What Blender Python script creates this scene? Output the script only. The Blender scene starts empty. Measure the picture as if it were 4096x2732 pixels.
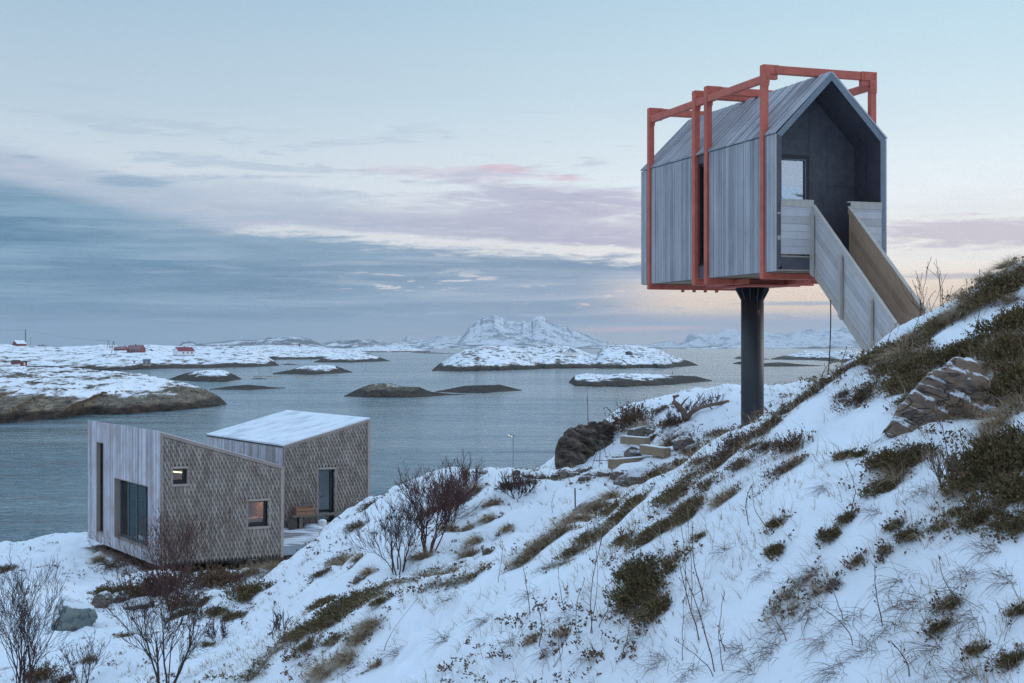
import bpy, bmesh, math, random
import numpy as np
from mathutils import Vector, Matrix
from mathutils.geometry import tessellate_polygon

# ------------------------------------------------------------------ frame
F, CX, HY, CZ = 5688.9, 2048.0, 1387.0, 14.0      # focal length / horizon of a 4096 px wide picture, eye height over the sea
PI = math.pi
sc = bpy.context.scene
COL = sc.collection
random.seed(7)

def P(px, py, D):
    return Vector(((px - CX) / F * D, D, CZ - (py - HY) / F * D))

def lin(r, g, b, a=1.0):
    def f(c):
        c = c / 255.0
        return c / 12.92 if c <= 0.04045 else ((c + 0.055) / 1.055) ** 2.4
    return (f(r), f(g), f(b), a)

# ------------------------------------------------------------------ numpy noise
def _hash(ix, iy, seed):
    h = (ix.astype(np.int64) * 374761393 + iy.astype(np.int64) * 668265263 + seed * 974634777) & 0xFFFFFFFF
    h = ((h ^ (h >> 13)) * 1274126177) & 0xFFFFFFFF
    h = h ^ (h >> 16)
    return (h & 0xFFFFFF) / float(0xFFFFFF)

def vnoise(x, y, seed=0):
    x = np.asarray(x, float); y = np.asarray(y, float)
    ix = np.floor(x); iy = np.floor(y)
    fx = x - ix; fy = y - iy
    fx = fx * fx * fx * (fx * (fx * 6 - 15) + 10); fy = fy * fy * fy * (fy * (fy * 6 - 15) + 10)
    a = _hash(ix, iy, seed); b = _hash(ix + 1, iy, seed); c = _hash(ix, iy + 1, seed); d = _hash(ix + 1, iy + 1, seed)
    return (a * (1 - fx) + b * fx) * (1 - fy) + (c * (1 - fx) + d * fx) * fy

def fbm(x, y, seed=0, octv=4, gain=0.5):
    s = 0; a = 1; t = 0
    for i in range(octv):
        s = s + a * vnoise(x * 2 ** i + 17.3 * i, y * 2 ** i - 9.1 * i, seed + i)
        t += a; a *= gain
    return s / t

def ridged(x, y, seed=0, octv=4):
    s = 0; a = 1; t = 0
    for i in range(octv):
        s = s + a * (1 - np.abs(2 * vnoise(x * 2 ** i + 5.7 * i, y * 2 ** i + 3.1 * i, seed + i) - 1))
        t += a; a *= 0.5
    return s / t

# ------------------------------------------------------------------ objects
def tag(o, label=None, cat=None, group=None, kind=None):
    if label: o['label'] = label
    if cat: o['category'] = cat
    if group: o['group'] = group
    if kind: o['kind'] = kind
    return o

class MB:
    """collects geometry in world coordinates"""
    def __init__(s):
        s.v = []; s.f = []
    def add(s, vs, fs):
        n = len(s.v)
        s.v.extend([tuple(v) for v in vs])
        s.f.extend([tuple(i + n for i in f) for f in fs])
        return s
    def hexa(s, c):
        return s.add(c, [(0, 3, 2, 1), (4, 5, 6, 7), (0, 1, 5, 4), (1, 2, 6, 5), (2, 3, 7, 6), (3, 0, 4, 7)])
    def box(s, fr, x0, x1, y0, y1, z0, z1):
        return s.hexa([fr(x0, y0, z0), fr(x1, y0, z0), fr(x1, y1, z0), fr(x0, y1, z0),
                       fr(x0, y0, z1), fr(x1, y0, z1), fr(x1, y1, z1), fr(x0, y1, z1)])
    def prism(s, pts, off):
        """pts: closed loop of points, extruded by vector off"""
        n = len(pts); off = Vector(off)
        a = [Vector(p) for p in pts]; b = [p + off for p in a]
        fs = [tuple(range(n - 1, -1, -1)), tuple(range(n, 2 * n))]
        for i in range(n):
            j = (i + 1) % n
            fs.append((i, j, n + j, n + i))
        return s.add(a + b, fs)
    def tube(s, path, rad, n=6, cap=True):
        path = [Vector(p) for p in path]
        m = len(path)
        if not hasattr(rad, '__len__'): rad = [rad] * m
        vs = []; fs = []
        ref = Vector((0.31, 0.17, 0.93)).normalized()
        for i, p in enumerate(path):
            d = (path[min(i + 1, m - 1)] - path[max(i - 1, 0)])
            if d.length < 1e-9: d = Vector((0, 0, 1))
            d.normalize()
            a = d.cross(ref)
            if a.length < 0.05: a = d.cross(Vector((1, 0, 0)))
            a.normalize(); b = d.cross(a)
            for k in range(n):
                t = 2 * PI * k / n
                vs.append(p + (a * math.cos(t) + b * math.sin(t)) * rad[i])
        for i in range(m - 1):
            for k in range(n):
                l = (k + 1) % n
                fs.append((i * n + k, i * n + l, (i + 1) * n + l, (i + 1) * n + k))
        if cap:
            fs.append(tuple(range(n - 1, -1, -1))); fs.append(tuple(range((m - 1) * n, m * n)))
        return s.add(vs, fs)
    def build(s, name, mat, parent=None, smooth=False, origin=None, bevel=0):
        base = Vector((0, 0, 0))
        if parent is not None:
            p = parent
            while p is not None:
                base += Vector(p.location); p = p.parent
        if origin is not None:
            o_rel = Vector(origin) - base
        else:
            o_rel = Vector((0, 0, 0))
        me = bpy.data.meshes.new(name)
        sh = base + o_rel
        me.from_pydata([(x - sh.x, y - sh.y, z - sh.z) for x, y, z in s.v], [], s.f)
        me.materials.append(mat)
        if smooth:
            me.polygons.foreach_set('use_smooth', [True] * len(me.polygons))
        me.update()
        o = bpy.data.objects.new(name, me)
        COL.objects.link(o)
        o.location = o_rel
        if parent is not None: o.parent = parent
        if bevel:
            b = o.modifiers.new('bevel', 'BEVEL'); b.width = bevel; b.segments = 1; b.limit_method = 'ANGLE'
        return o

def thing(name, loc, label, cat, group=None):
    o = bpy.data.objects.new(name, None)
    o.empty_display_size = 0.2
    COL.objects.link(o); o.location = loc
    return tag(o, label, cat, group)

def frame(origin, ex, ey, ez=(0, 0, 1)):
    o = Vector(origin); ex = Vector(ex); ey = Vector(ey); ez = Vector(ez)
    return lambda x, y, z: o + ex * x + ey * y + ez * z

def grid_mesh(name, X, Y, Z, mat, attrs=None, smooth=True):
    """X,Y,Z arrays (ny,nx)"""
    ny, nx = X.shape
    co = np.stack([X, Y, Z], -1).reshape(-1, 3).astype(np.float32)
    idx = np.arange(ny * nx).reshape(ny, nx)
    q = np.stack([idx[:-1, :-1], idx[:-1, 1:], idx[1:, 1:], idx[1:, :-1]], -1).reshape(-1, 4)
    me = bpy.data.meshes.new(name)
    me.vertices.add(len(co)); me.vertices.foreach_set('co', co.ravel())
    me.loops.add(len(q) * 4); me.loops.foreach_set('vertex_index', q.ravel().astype(np.int32))
    me.polygons.add(len(q)); me.polygons.foreach_set('loop_start', (np.arange(len(q)) * 4).astype(np.int32))
    try: me.polygons.foreach_set('loop_total', np.full(len(q), 4, np.int32))
    except Exception: pass
    me.update(calc_edges=True); me.validate()
    if smooth: me.polygons.foreach_set('use_smooth', np.ones(len(me.polygons), bool))
    for k, a in (attrs or {}).items():
        at = me.attributes.new(k, 'FLOAT', 'POINT'); at.data.foreach_set('value', a.ravel().astype(np.float32))
    me.materials.append(mat)
    o = bpy.data.objects.new(name, me); COL.objects.link(o)
    return o

# ------------------------------------------------------------------ node helper
class NT:
    def __init__(s, nt): s.nt = nt; s.n = nt.nodes; s.l = nt.links
    def node(s, t, **kw):
        n = s.n.new(t)
        for k, v in kw.items(): setattr(n, k, v)
        return n
    def put(s, sock, v):
        if isinstance(v, bpy.types.NodeSocket): s.l.new(v, sock)
        else: sock.default_value = v
    def m(s, op, a, b=None, c=None, clamp=False):
        n = s.n.new('ShaderNodeMath'); n.operation = op; n.use_clamp = clamp
        s.put(n.inputs[0], a)
        if b is not None: s.put(n.inputs[1], b)
        if c is not None: s.put(n.inputs[2], c)
        return n.outputs[0]
    def add(s, a, b): return s.m('ADD', a, b)
    def sub(s, a, b): return s.m('SUBTRACT', a, b)
    def mul(s, a, b): return s.m('MULTIPLY', a, b)
    def smooth(s, x, lo, hi, a=0.0, b=1.0):
        n = s.n.new('ShaderNodeMapRange'); n.interpolation_type = 'SMOOTHSTEP'
        s.put(n.inputs['Value'], x); s.put(n.inputs['From Min'], lo); s.put(n.inputs['From Max'], hi)
        s.put(n.inputs['To Min'], a); s.put(n.inputs['To Max'], b)
        return n.outputs[0]
    def mix(s, f, a, b, mode='MIX'):
        n = s.n.new('ShaderNodeMix'); n.data_type = 'RGBA'; n.blend_type = mode
        s.put(n.inputs[0], f); s.put(n.inputs[6], a); s.put(n.inputs[7], b)
        return n.outputs[2]
    def vec(s, x, y, z=0.0):
        n = s.n.new('ShaderNodeCombineXYZ')
        s.put(n.inputs[0], x); s.put(n.inputs[1], y); s.put(n.inputs[2], z)
        return n.outputs[0]
    def sep(s, v):
        n = s.n.new('ShaderNodeSeparateXYZ'); s.put(n.inputs[0], v); return n.outputs
    def noise(s, v, scale=1.0, detail=4.0, rough=0.5, dist=0.0, col=False):
        n = s.n.new('ShaderNodeTexNoise')
        if v is not None: s.put(n.inputs['Vector'], v)
        s.put(n.inputs['Scale'], scale); s.put(n.inputs['Detail'], detail)
        s.put(n.inputs['Roughness'], rough); s.put(n.inputs['Distortion'], dist)
        return n.outputs[1 if col else 0]
    def scale(s, v, x, y, z, rot=(0, 0, 0)):
        n = s.n.new('ShaderNodeMapping'); s.put(n.inputs[0], v)
        n.inputs['Scale'].default_value = (x, y, z); n.inputs['Rotation'].default_value = rot
        return n.outputs[0]
    def ramp(s, f, stops):
        n = s.n.new('ShaderNodeValToRGB'); s.put(n.inputs[0], f)
        cr = n.color_ramp
        while len(cr.elements) < len(stops): cr.elements.new(0.5)
        for e, (p, c) in zip(cr.elements, stops): e.position = p; e.color = c
        return n.outputs[0]
    def bump(s, h, strength=0.5, dist=0.02, nrm=None):
        n = s.n.new('ShaderNodeBump'); s.put(n.inputs['Height'], h)
        s.put(n.inputs['Strength'], strength); n.inputs['Distance'].default_value = dist
        if nrm is not None: s.l.new(nrm, n.inputs['Normal'])
        return n.outputs[0]

def mat(name, fn=None, color=(0.5, 0.5, 0.5, 1), rough=0.7, metal=0.0, spec=None):
    m = bpy.data.materials.new(name); m.use_nodes = True
    h = NT(m.node_tree); b = m.node_tree.nodes['Principled BSDF']
    b.inputs['Base Color'].default_value = color; b.inputs['Roughness'].default_value = rough
    b.inputs['Metallic'].default_value = metal
    if spec is not None: b.inputs['Specular IOR Level'].default_value = spec
    if fn: fn(h, b)
    return m

def objc(h):
    return h.node('ShaderNodeTexCoord').outputs['Object']
def posn(h):
    return h.node('ShaderNodeNewGeometry').outputs['Position']

def plain(name, c, rough=0.7, var=0.18, nscale=8.0, metal=0.0, bump=0.1, spec=None):
    """colour with low contrast mottling and a fine bump"""
    def fn(h, b):
        p = posn(h)
        n = h.noise(p, nscale, 6, 0.65)
        n2 = h.noise(p, nscale * 0.17, 3, 0.5)
        k = h.add(h.mul(n, 0.6), h.mul(n2, 0.4))
        dk = tuple(x * (1 - var * 2) for x in c[:3]) + (1,)
        lt = tuple(min(1, x * (1 + var * 1.6)) for x in c[:3]) + (1,)
        h.l.new(h.ramp(k, [(0.3, dk), (0.7, lt)]), b.inputs['Base Color'])
        if bump: h.l.new(h.bump(n, bump, 0.01), b.inputs['Normal'])
    return mat(name, fn, c, rough, metal, spec)

def boards_mat(name, light, dark, warm=None, zs=1.2, xs=60.0, rough=0.8, contrast=1.0, dirn='Z', warmamt=0.25):
    """wood boards: every board is a loose island of the mesh and takes its own tone; grain runs along dirn"""
    def fn(h, b):
        g = h.node('ShaderNodeNewGeometry')
        rnd = g.outputs['Random Per Island']; p = objc(h)
        sx = {'Z': (xs, xs, zs), 'X': (zs, xs, xs)}[dirn]
        v = h.scale(p, *sx)
        n = h.noise(h.node('ShaderNodeVectorMath', operation='ADD').outputs[0], 1, 5, 0.6)
        add = n.node.inputs['Vector'].links[0].from_node
        h.l.new(v, add.inputs[0]); h.l.new(h.vec(h.mul(rnd, 37.0), h.mul(rnd, 91.0), h.mul(rnd, 53.0)), add.inputs[1])
        big = h.noise(h.scale(p, 2.2, 2.2, 0.9), 1.0, 3, 0.6)
        f = h.add(h.add(h.mul(n, 0.55 * contrast), h.mul(rnd, 0.45 * contrast)), h.mul(h.sub(big, 0.5), 0.5))
        c = h.ramp(f, [(0.12, dark), (0.85, light)])
        if warm is not None:
            c = h.mix(h.mul(h.smooth(h.noise(p, 1.7, 4, 0.6), 0.42, 0.72), warmamt), c, warm)
        kn = h.node('ShaderNodeTexVoronoi'); kn.feature = 'F1'
        h.put(kn.inputs['Vector'], h.scale(p, 9, 9, 3.0)); kn.inputs['Scale'].default_value = 1
        knot = h.smooth(kn.outputs['Distance'], 0.05, 0.11, 0.55, 1.0)
        c = h.mix(h.sub(1.0, knot), c, (dark[0] * .5, dark[1] * .42, dark[2] * .38, 1))
        h.l.new(c, b.inputs['Base Color'])
        h.l.new(h.bump(n, 0.35, 0.004), b.inputs['Normal'])
    return mat(name, fn, light, rough)

M = {}
M['tower_wood'] = boards_mat('weathered_cladding', lin(220, 219, 222), lin(138, 138, 144), zs=1.0, xs=26, contrast=.62)
M['house_wood'] = boards_mat('grey_cladding', lin(208, 206, 214), lin(128, 122, 124), lin(150, 128, 112), zs=0.8, xs=22, warmamt=0.5, contrast=1.2)
M['shingle'] = boards_mat('wood_shingle', lin(214, 200, 186), lin(124, 111, 102), lin(156, 130, 108), zs=5, xs=26, warmamt=0.3, contrast=.6)
M['shingle_gap_shade'] = plain('painted_shingle_shade', lin(92, 80, 72), 0.9, 0.1, 20)  # shade in the gaps between shingles, painted as a dark rim
M['trim'] = boards_mat('trim_wood', lin(172, 156, 146), lin(112, 98, 92), zs=1.2, xs=30)
M['pine_grey'] = boards_mat('pale_pine', lin(206, 203, 204), lin(156, 152, 152), lin(190, 172, 146), zs=1.6, xs=16, warmamt=0.35, contrast=.8)
M['pine_warm'] = boards_mat('raw_pine', lin(204, 174, 148), lin(150, 120, 98), lin(190, 160, 130), zs=1.6, xs=16, warmamt=0.4, contrast=.8)
M['pine_edge'] = boards_mat('rail_cap_wood', lin(196, 188, 178), lin(136, 126, 116), zs=1.6, xs=16)
M['deck'] = boards_mat('deck_boards', lin(150, 150, 156), lin(92, 90, 92), zs=2, xs=20, dirn='X')
M['beam'] = boards_mat('beam_timber', lin(146, 126, 102), lin(82, 68, 54), zs=3, xs=14, dirn='X')
M['mark'] = plain('red_crayon', lin(190, 110, 92), 0.8, .05, 10, bump=0)
M['old_wood'] = plain('old_wood', lin(120, 108, 98), 0.9, 0.25, 30)
M['red'] = plain('red_oxide_steel', lin(194, 98, 80), 0.5, 0.16, 6, bump=0.05)
M['column'] = plain('black_steel', lin(46, 46, 50), 0.5, 0.12, 5, bump=0.05)
M['black'] = plain('black_frame', lin(30, 32, 36), 0.4, 0.1, 5, bump=0)
M['frame_teal'] = plain('dark_teal_frame', lin(58, 80, 86), 0.5, 0.1, 5, bump=0)
M['rust'] = plain('rusty_steel', lin(96, 62, 48), 0.85, 0.3, 20)
M['white_paint'] = plain('white_paint', lin(226, 226, 226), 0.6, 0.04, 0.6, bump=0)
M['red_paint'] = plain('red_paint', lin(122, 44, 40), 0.7, 0.12, 0.6, bump=0)
M['red_roof'] = plain('red_roof', lin(126, 42, 48), 0.6, 0.1, 0.5, bump=0)
M['mauve_roof'] = plain('frosted_red_roof', lin(140, 100, 104), 0.7, 0.3, 0.25, bump=0)
M['slate'] = plain('slate_roof', lin(86, 104, 112), 0.6, 0.1, 0.5, bump=0)
M['shed_wood'] = plain('tarred_wood', lin(74, 66, 62), 0.8, 0.15, 1, bump=0)
M['foundation'] = plain('concrete_base', lin(104, 102, 102), 0.9, 0.15, 1)
M['grey_board'] = plain('grey_board', lin(132, 140, 146), 0.8, 0.2, 1)
M['tan'] = plain('pale_float', lin(196, 180, 160), 0.7, 0.1, 1)
M['lamp_grey'] = plain('galvanised', lin(120, 138, 146), 0.5, 0.05, 5, bump=0)
M['cardboard'] = plain('cardboard', lin(150, 112, 88), 0.85, 0.12, 12)
M['interior'] = boards_mat('interior_panelling', lin(196, 140, 96), lin(140, 92, 60), zs=2, xs=10)
M['curtain'] = plain('curtain_cloth', lin(238, 222, 204), 0.9, 0.05, 6)
M['cable'] = mat('black_cable', color=lin(16, 17, 20), rough=0.5)
M['bark'] = plain('dark_bark', lin(66, 48, 44), 0.85, 0.25, 40)
M['bark_red'] = plain('reddish_bark', lin(84, 54, 48), 0.85, 0.25, 40)
M['bark_pale'] = plain('weathered_branch', lin(116, 94, 80), 0.9, 0.3, 30)

def porch(h, b):
    p = posn(h); n = h.noise(p, 7, 5, 0.6); n2 = h.noise(p, 60, 2, 0.5)
    k = h.add(h.mul(n, 0.7), h.mul(n2, 0.3))
    h.l.new(h.ramp(k, [(0.3, lin(62, 60, 66)), (0.7, lin(88, 86, 94))]), b.inputs['Base Color'])
M['panel'] = mat('fibre_cement_panel', porch, rough=0.55)
M['panel_light'] = plain('fascia_panel', lin(112, 120, 128), 0.6, 0.1, 20)

def snow_fn(bumpy=0.35, tint=(0.80, 0.83, 0.87)):
    def fn(h, b):
        p = posn(h)
        n1 = h.noise(p, 1.3, 5, 0.6); n2 = h.noise(p, 18, 4, 0.6)
        c = h.ramp(n1, [(0.3, (tint[0] * .93, tint[1] * .94, tint[2] * .95, 1)), (0.7, tint + (1,))])
        h.l.new(c, b.inputs['Base Color'])
        nb = h.bump(h.add(h.mul(n1, 1.0), h.mul(n2, 0.14)), bumpy, 0.12)
        h.l.new(nb, b.inputs['Normal'])
        b.inputs['Specular IOR Level'].default_value = 0.2
    return fn
M['snow'] = mat('snow', snow_fn(), rough=0.75)

def roofsnow(h, b):      # frost and thin snow over boards running across
    o = objc(h); s = h.sep(o)
    st = h.noise(h.vec(h.mul(s[0], 0.7), h.mul(s[1], 9.0), 0.0), 1.0, 4, 0.7)
    sp = h.noise(posn(h), 1.2, 4, 0.6)
    f = h.smooth(h.add(h.mul(st, 0.6), h.mul(sp, 0.55)), 0.38, 0.62)
    h.l.new(h.mix(f, lin(176, 180, 190), (0.78, 0.81, 0.85, 1)), b.inputs['Base Color'])
M['roof_snow'] = mat('snow_dusted_roof', roofsnow, rough=0.8)

def deck_snow(h, b):
    p = posn(h)
    n = h.noise(h.scale(p, 1.2, 5.0, 1, (0, 0, 0.5)), 1.0, 6, 0.7); n2 = h.noise(p, 1.0, 2, 0.5)
    f = h.smooth(h.add(h.mul(n, 0.6), h.mul(n2, 0.5)), 0.44, 0.6)
    h.l.new(h.mix(f, lin(112, 108, 108), (0.72, 0.75, 0.8, 1)), b.inputs['Base Color'])
M['deck_snow'] = mat('trodden_deck_snow', deck_snow, rough=0.85)

def rock_fn(base, dark, warm, snow=0.75, scale=1.0, rot=(0, 0.5, 0.3), stretch=(1, 1, 5), lo=0.45, wet=None):
    """layered rock; thin snow lies where the surface faces up"""
    def fn(h, b):
        p = posn(h); g = h.node('ShaderNodeNewGeometry')
        st = h.noise(h.scale(p, stretch[0] * scale, stretch[1] * scale, stretch[2] * scale, rot), 1.0, 8, 0.65, 0.4)
        pt = h.noise(p, 2.3 * scale, 5, 0.6)
        c = h.ramp(st, [(0.34, dark), (0.5, base), (0.66, warm)])
        c = h.mix(h.smooth(pt, 0.4, 0.65), c, h.mix(0.5, c, warm))
        ck = h.noise(h.scale(p, stretch[0] * scale * .8, stretch[1] * scale * .8, stretch[2] * scale * .35, rot), 1.0, 3, 0.6, 0.8)
        crk = h.smooth(h.m('ABSOLUTE', h.sub(ck, 0.5)), 0.0, 0.02, 0.45, 1.0)
        c = h.mix(crk, (dark[0] * .3, dark[1] * .3, dark[2] * .3, 1), c)
        nz = h.sep(g.outputs['Normal'])[2]
        sn = h.noise(p, 3.2 * scale, 7, 0.7)
        f = h.smooth(h.add(nz, h.mul(h.sub(sn, 0.5), 1.6)), lo + 0.15, lo + 0.45)
        f = h.mul(f, snow)
        h.l.new(h.mix(f, c, (0.78, 0.81, 0.85, 1)), b.inputs['Base Color'])
        h.l.new(h.bump(h.add(h.add(st, h.mul(crk, .5)), h.mul(pt, 0.4)), 1.0, 0.22 / scale), b.inputs['Normal'])
    return fn
M['rock'] = mat('grey_rock', rock_fn(lin(112, 104, 98), lin(56, 52, 52), lin(134, 116, 102), 0.8, 3.0), rough=0.9)
M['rock_warm'] = mat('brown_rock', rock_fn(lin(122, 108, 98), lin(50, 45, 45), lin(156, 126, 102), 1.0, 2.6, (0.2, 0.7, 0.2), (1, 1, 4), 0.40), rough=0.9)
M['rock_bare'] = mat('dark_layered_rock', rock_fn(lin(104, 92, 84), lin(32, 30, 31), lin(140, 116, 96), 0.8, 2.6, (0, -0.55, 0.1), (1, 1, 5), 0.75), rough=0.9)
M['boulder'] = mat('lichen_boulder', rock_fn(lin(104, 114, 116), lin(58, 66, 70), lin(140, 146, 134), 0.95, 2.6, (0, 0, 0), (1, 1, 1.4), 0.12), rough=0.9)

def leaf_mat(name, stops, rough=0.75):
    def fn(h, b):
        g = h.node('ShaderNodeNewGeometry')
        oi = h.node('ShaderNodeObjectInfo')
        f = h.add(h.mul(g.outputs['Random Per Island'], 0.75), h.mul(oi.outputs['Random'], 0.25))
        h.l.new(h.ramp(f, stops), b.inputs['Base Color'])
        b.inputs['Specular IOR Level'].default_value = 0.25
    return mat(name, fn, rough=rough)
M['juniper'] = leaf_mat('juniper_needles', [(0.0, lin(60, 56, 40)), (0.25, lin(86, 82, 50)), (0.45, lin(112, 104, 62)), (0.62, lin(104, 80, 62)), (0.8, lin(134, 104, 78)), (1.0, lin(160, 146, 108))])
M['heather'] = leaf_mat('heather_leaves', [(0.0, lin(60, 48, 42)), (0.4, lin(92, 70, 54)), (0.7, lin(112, 84, 64)), (1.0, lin(140, 116, 84))])
M['moss'] = leaf_mat('moss_leaves', [(0.0, lin(64, 62, 36)), (0.5, lin(98, 92, 50)), (1.0, lin(128, 114, 72))])
M['grass'] = leaf_mat('dry_grass', [(0.0, lin(106, 86, 68)), (0.5, lin(156, 132, 104)), (1.0, lin(206, 188, 160))])
M['stalk'] = leaf_mat('dry_stalk', [(0.0, lin(78, 58, 48)), (0.5, lin(102, 80, 66)), (1.0, lin(136, 112, 92))])

def glass_fn(refl, tint=(0.85, 0.9, 0.92, 1)):
    def mk(name):
        m = bpy.data.materials.new(name); m.use_nodes = True
        h = NT(m.node_tree); out = m.node_tree.nodes['Material Output']
        m.node_tree.nodes.remove(m.node_tree.nodes['Principled BSDF'])
        t = h.node('ShaderNodeBsdfTransparent'); t.inputs[0].default_value = tint
        g = h.node('ShaderNodeBsdfGlossy'); g.inputs['Roughness'].default_value = 0.01
        g.inputs['Color'].default_value = (0.95, 0.97, 1, 1)
        fr = h.node('ShaderNodeFresnel'); fr.inputs[0].default_value = 1.5
        ms = h.node('ShaderNodeMixShader')
        h.l.new(h.m('ADD', fr.outputs[0], refl, clamp=True), ms.inputs[0])
        h.l.new(t.outputs[0], ms.inputs[1]); h.l.new(g.outputs[0], ms.inputs[2])
        h.l.new(ms.outputs[0], out.inputs[0])
        return m
    return mk
M['glass'] = glass_fn(0.03)('window_glass')
M['glass_door'] = glass_fn(0.42)('coated_glass')

def emit(name, c, s):
    m = bpy.data.materials.new(name); m.use_nodes = True
    b = m.node_tree.nodes['Principled BSDF']
    b.inputs['Base Color'].default_value = c; b.inputs['Emission Color'].default_value = c
    b.inputs['Emission Strength'].default_value = s
    return m
M['lamp_on'] = emit('lit_lamp', (1.0, 0.86, 0.42, 1), 1.4)
M['room_fill'] = emit('room_fill', (1.0, 0.72, 0.4, 1), 110.0)  # added fill light for the lower cabin rooms, source unseen
M['tube_on'] = emit('lit_tube', (1.0, 0.82, 0.45, 1), 2.5)

# ------------------------------------------------------------------ near terrain
CP = []
def vis(*pts):
    for px, py, D in pts:
        p = P(px, py, D); CP.append((p.x, p.y, p.z))
def wor(*pts): CP.extend(pts)
vis(# near face
    (4096, 2732, 6.2), (3500, 2732, 7.0), (3000, 2732, 7.8), (2500, 2732, 8.8), (2048, 2732, 9.7), (1500, 2732, 12.5), (1000, 2732, 17.5), (600, 2732, 23), (0, 2732, 28),
    (4096, 2400, 6.7), (3500, 2400, 7.6), (3000, 2400, 8.4), (2500, 2400, 9.6), (2048, 2460, 10.8), (1700, 2450, 13.2), (1300, 2500, 17.8), (1000, 2600, 21),
    (4096, 2150, 7.2), (3500, 2150, 8.2), (3000, 2150, 9.0), (2600, 2200, 10.2), (2300, 2300, 10.9), (4096, 1900, 7.8), (3500, 1900, 8.9), (3000, 1950, 9.7), (2750, 2000, 10.6), (2550, 2080, 11.4),
    (4096, 1600, 8.7), (3800, 1650, 9.2), (3500, 1680, 9.8), (3250, 1760, 10.3), (4096, 1350, 9.7), (3850, 1400, 10.2), (3650, 1500, 10.5), (3450, 1580, 10.7),
    # its crest
    (4096, 1062, 11.6), (3950, 1162, 11.6), (3850, 1205, 11.7), (3700, 1302, 11.8), (3620, 1342, 11.8), (3490, 1424, 11.8), (3400, 1467, 11.8), (3250, 1572, 11.8), (3120, 1668, 11.6),
    (3000, 1745, 11.4), (2900, 1790, 11.8), (2800, 1812, 12.4), (2700, 1832, 13.0), (2600, 1905, 13.0), (2500, 1992, 13.0), (2400, 2087, 12.8), (2150, 2250, 12.4), (1950, 2285, 12.8), (1700, 2300, 14.5), (1500, 2325, 16.5), (1350, 2400, 18.8),
    # hidden behind the crest
    (4096, 1170, 16), (4096, 1215, 20), (3700, 1420, 15), (3400, 1620, 15), (3100, 1860, 15), (3000, 1800, 20), (2700, 1990, 17), (2700, 1930, 24), (2500, 2150, 16), (2400, 2200, 16), (2150, 2330, 15.5), (1950, 2370, 16.5), (1700, 2370, 18.5), (1500, 2390, 20.5),
    (600, 2550, 29), (200, 2500, 35), (0, 2550, 33),
    (2300, 2150, 21), (2100, 2240, 21.5), (1640, 2290, 24.5), (1800, 2200, 25.5), (2000, 2180, 24), (2200, 2050, 26), (2000, 2050, 28), (1800, 2050, 29),
    (1600, 2100, 29.5), (1500, 2200, 27.5), (1450, 2100, 31), (1400, 2300, 26), (1300, 2350, 27), (1200, 2400, 28.5), (1100, 2300, 37),
    (1440, 2005, 33.5), (1330, 2100, 34.5), (1240, 2215, 35.5), (1440, 2110, 39), (1330, 2210, 40), (1240, 2300, 41.5),
    (1130, 2270, 43), (1000, 2298, 42.5), (850, 2335, 41), (700, 2385, 40), (600, 2325, 43), (560, 2294, 45.5), (470, 2258, 47.5), (405, 2193, 51), (353, 2140, 54),
    (200, 2152, 57), (0, 2185, 58), (0, 2230, 64), (200, 2210, 64), (350, 2200, 62),
    (150, 2250, 50), (300, 2300, 46), (0, 2300, 47), (300, 2400, 40), (0, 2420, 39), (450, 2450, 38), (600, 2450, 37), (750, 2500, 33), (900, 2450, 34),
    (1000, 2400, 36), (1000, 2500, 28.5), (850, 2620, 25.5), (1150, 2500, 24),
    (2200, 1885, 36), (2000, 1882, 35), (1800, 1895, 34), (1600, 1960, 33), (2400, 1880, 35), (2450, 1850, 36), (2500, 1780, 37.5), (2350, 1715, 40),
    (2450, 1655, 40), (2550, 1645, 39), (2700, 1612, 38), (2850, 1590, 37), (2960, 1580, 36.5), (3100, 1550, 36), (3180, 1572, 35), (3150, 1640, 31),
    (2350, 1830, 45), (2700, 1750, 45), (3000, 1730, 44), (2000, 2000, 41), (1700, 2010, 38),
    (3010, 1755, 29.6), (2850, 1740, 31), (2700, 1700, 35.5), (2800, 1650, 35.5), (2660, 1856, 33.0), (2700, 1822, 34.3), (2400, 1950, 28), (2250, 2000, 27), (2100, 1950, 29), (2560, 1930, 28))
wor((7, 23.6, 13.2), (8.3, 22, 13.6), (6, 25.4, 12.7), (9, 19, 14.2), (9, 15, 15.6), (7, 13, 15.2))
wor((-11, 48, 6.5), (-8, 50, 6.4), (-12, 55, 6.2), (-6, 54, 6.4), (-5, 58, 6), (-15, 60, 5.8), (-3.5, 50, 6.8), (-7.6, 47.1, 6.6), (0, 47, 8),
    (5, 52, 8.5), (12, 50, 9.5), (17, 40, 12), (0, 60, 4), (10, 65, 4), (-5, 70, 1.8), (-15, 75, 0.8), (-25, 70, 2.0), (0, 80, -0.9), (20, 80, -1),
    (-20, 85, -2), (-40, 85, -2), (30, 62, 5), (30, 40, 12), (25, 20, 17), (12, 10, 17.2), (20, 0, 18), (8, 2, 14.4), (0, 0, 12.3), (0, -8, 12.6),
    (-10, 0, 11), (-10, -8, 11.5), (-20, 10, 9.5), (-10, 12, 10.0), (-20, 25, 7.8), (-30, 40, 6), (-30, 55, 4.2), (-40, 62, 1.5), (-40, 20, 7),
    (-40, -6, 9), (20, -8, 18), (42, 20, 18), (42, 50, 8), (42, 85, -2), (0, 95, -3), (-42, 95, -3), (42, 95, -3))
CPa = np.array(CP)
def _U(r2): return 0.5 * r2 * np.log(r2 + 1e-9)
_n = len(CPa)
_d2 = ((CPa[:, None, :2] - CPa[None, :, :2]) ** 2).sum(-1)
_A = np.zeros((_n + 3, _n + 3)); _A[:_n, :_n] = _U(_d2) + np.eye(_n) * 0.25
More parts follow.
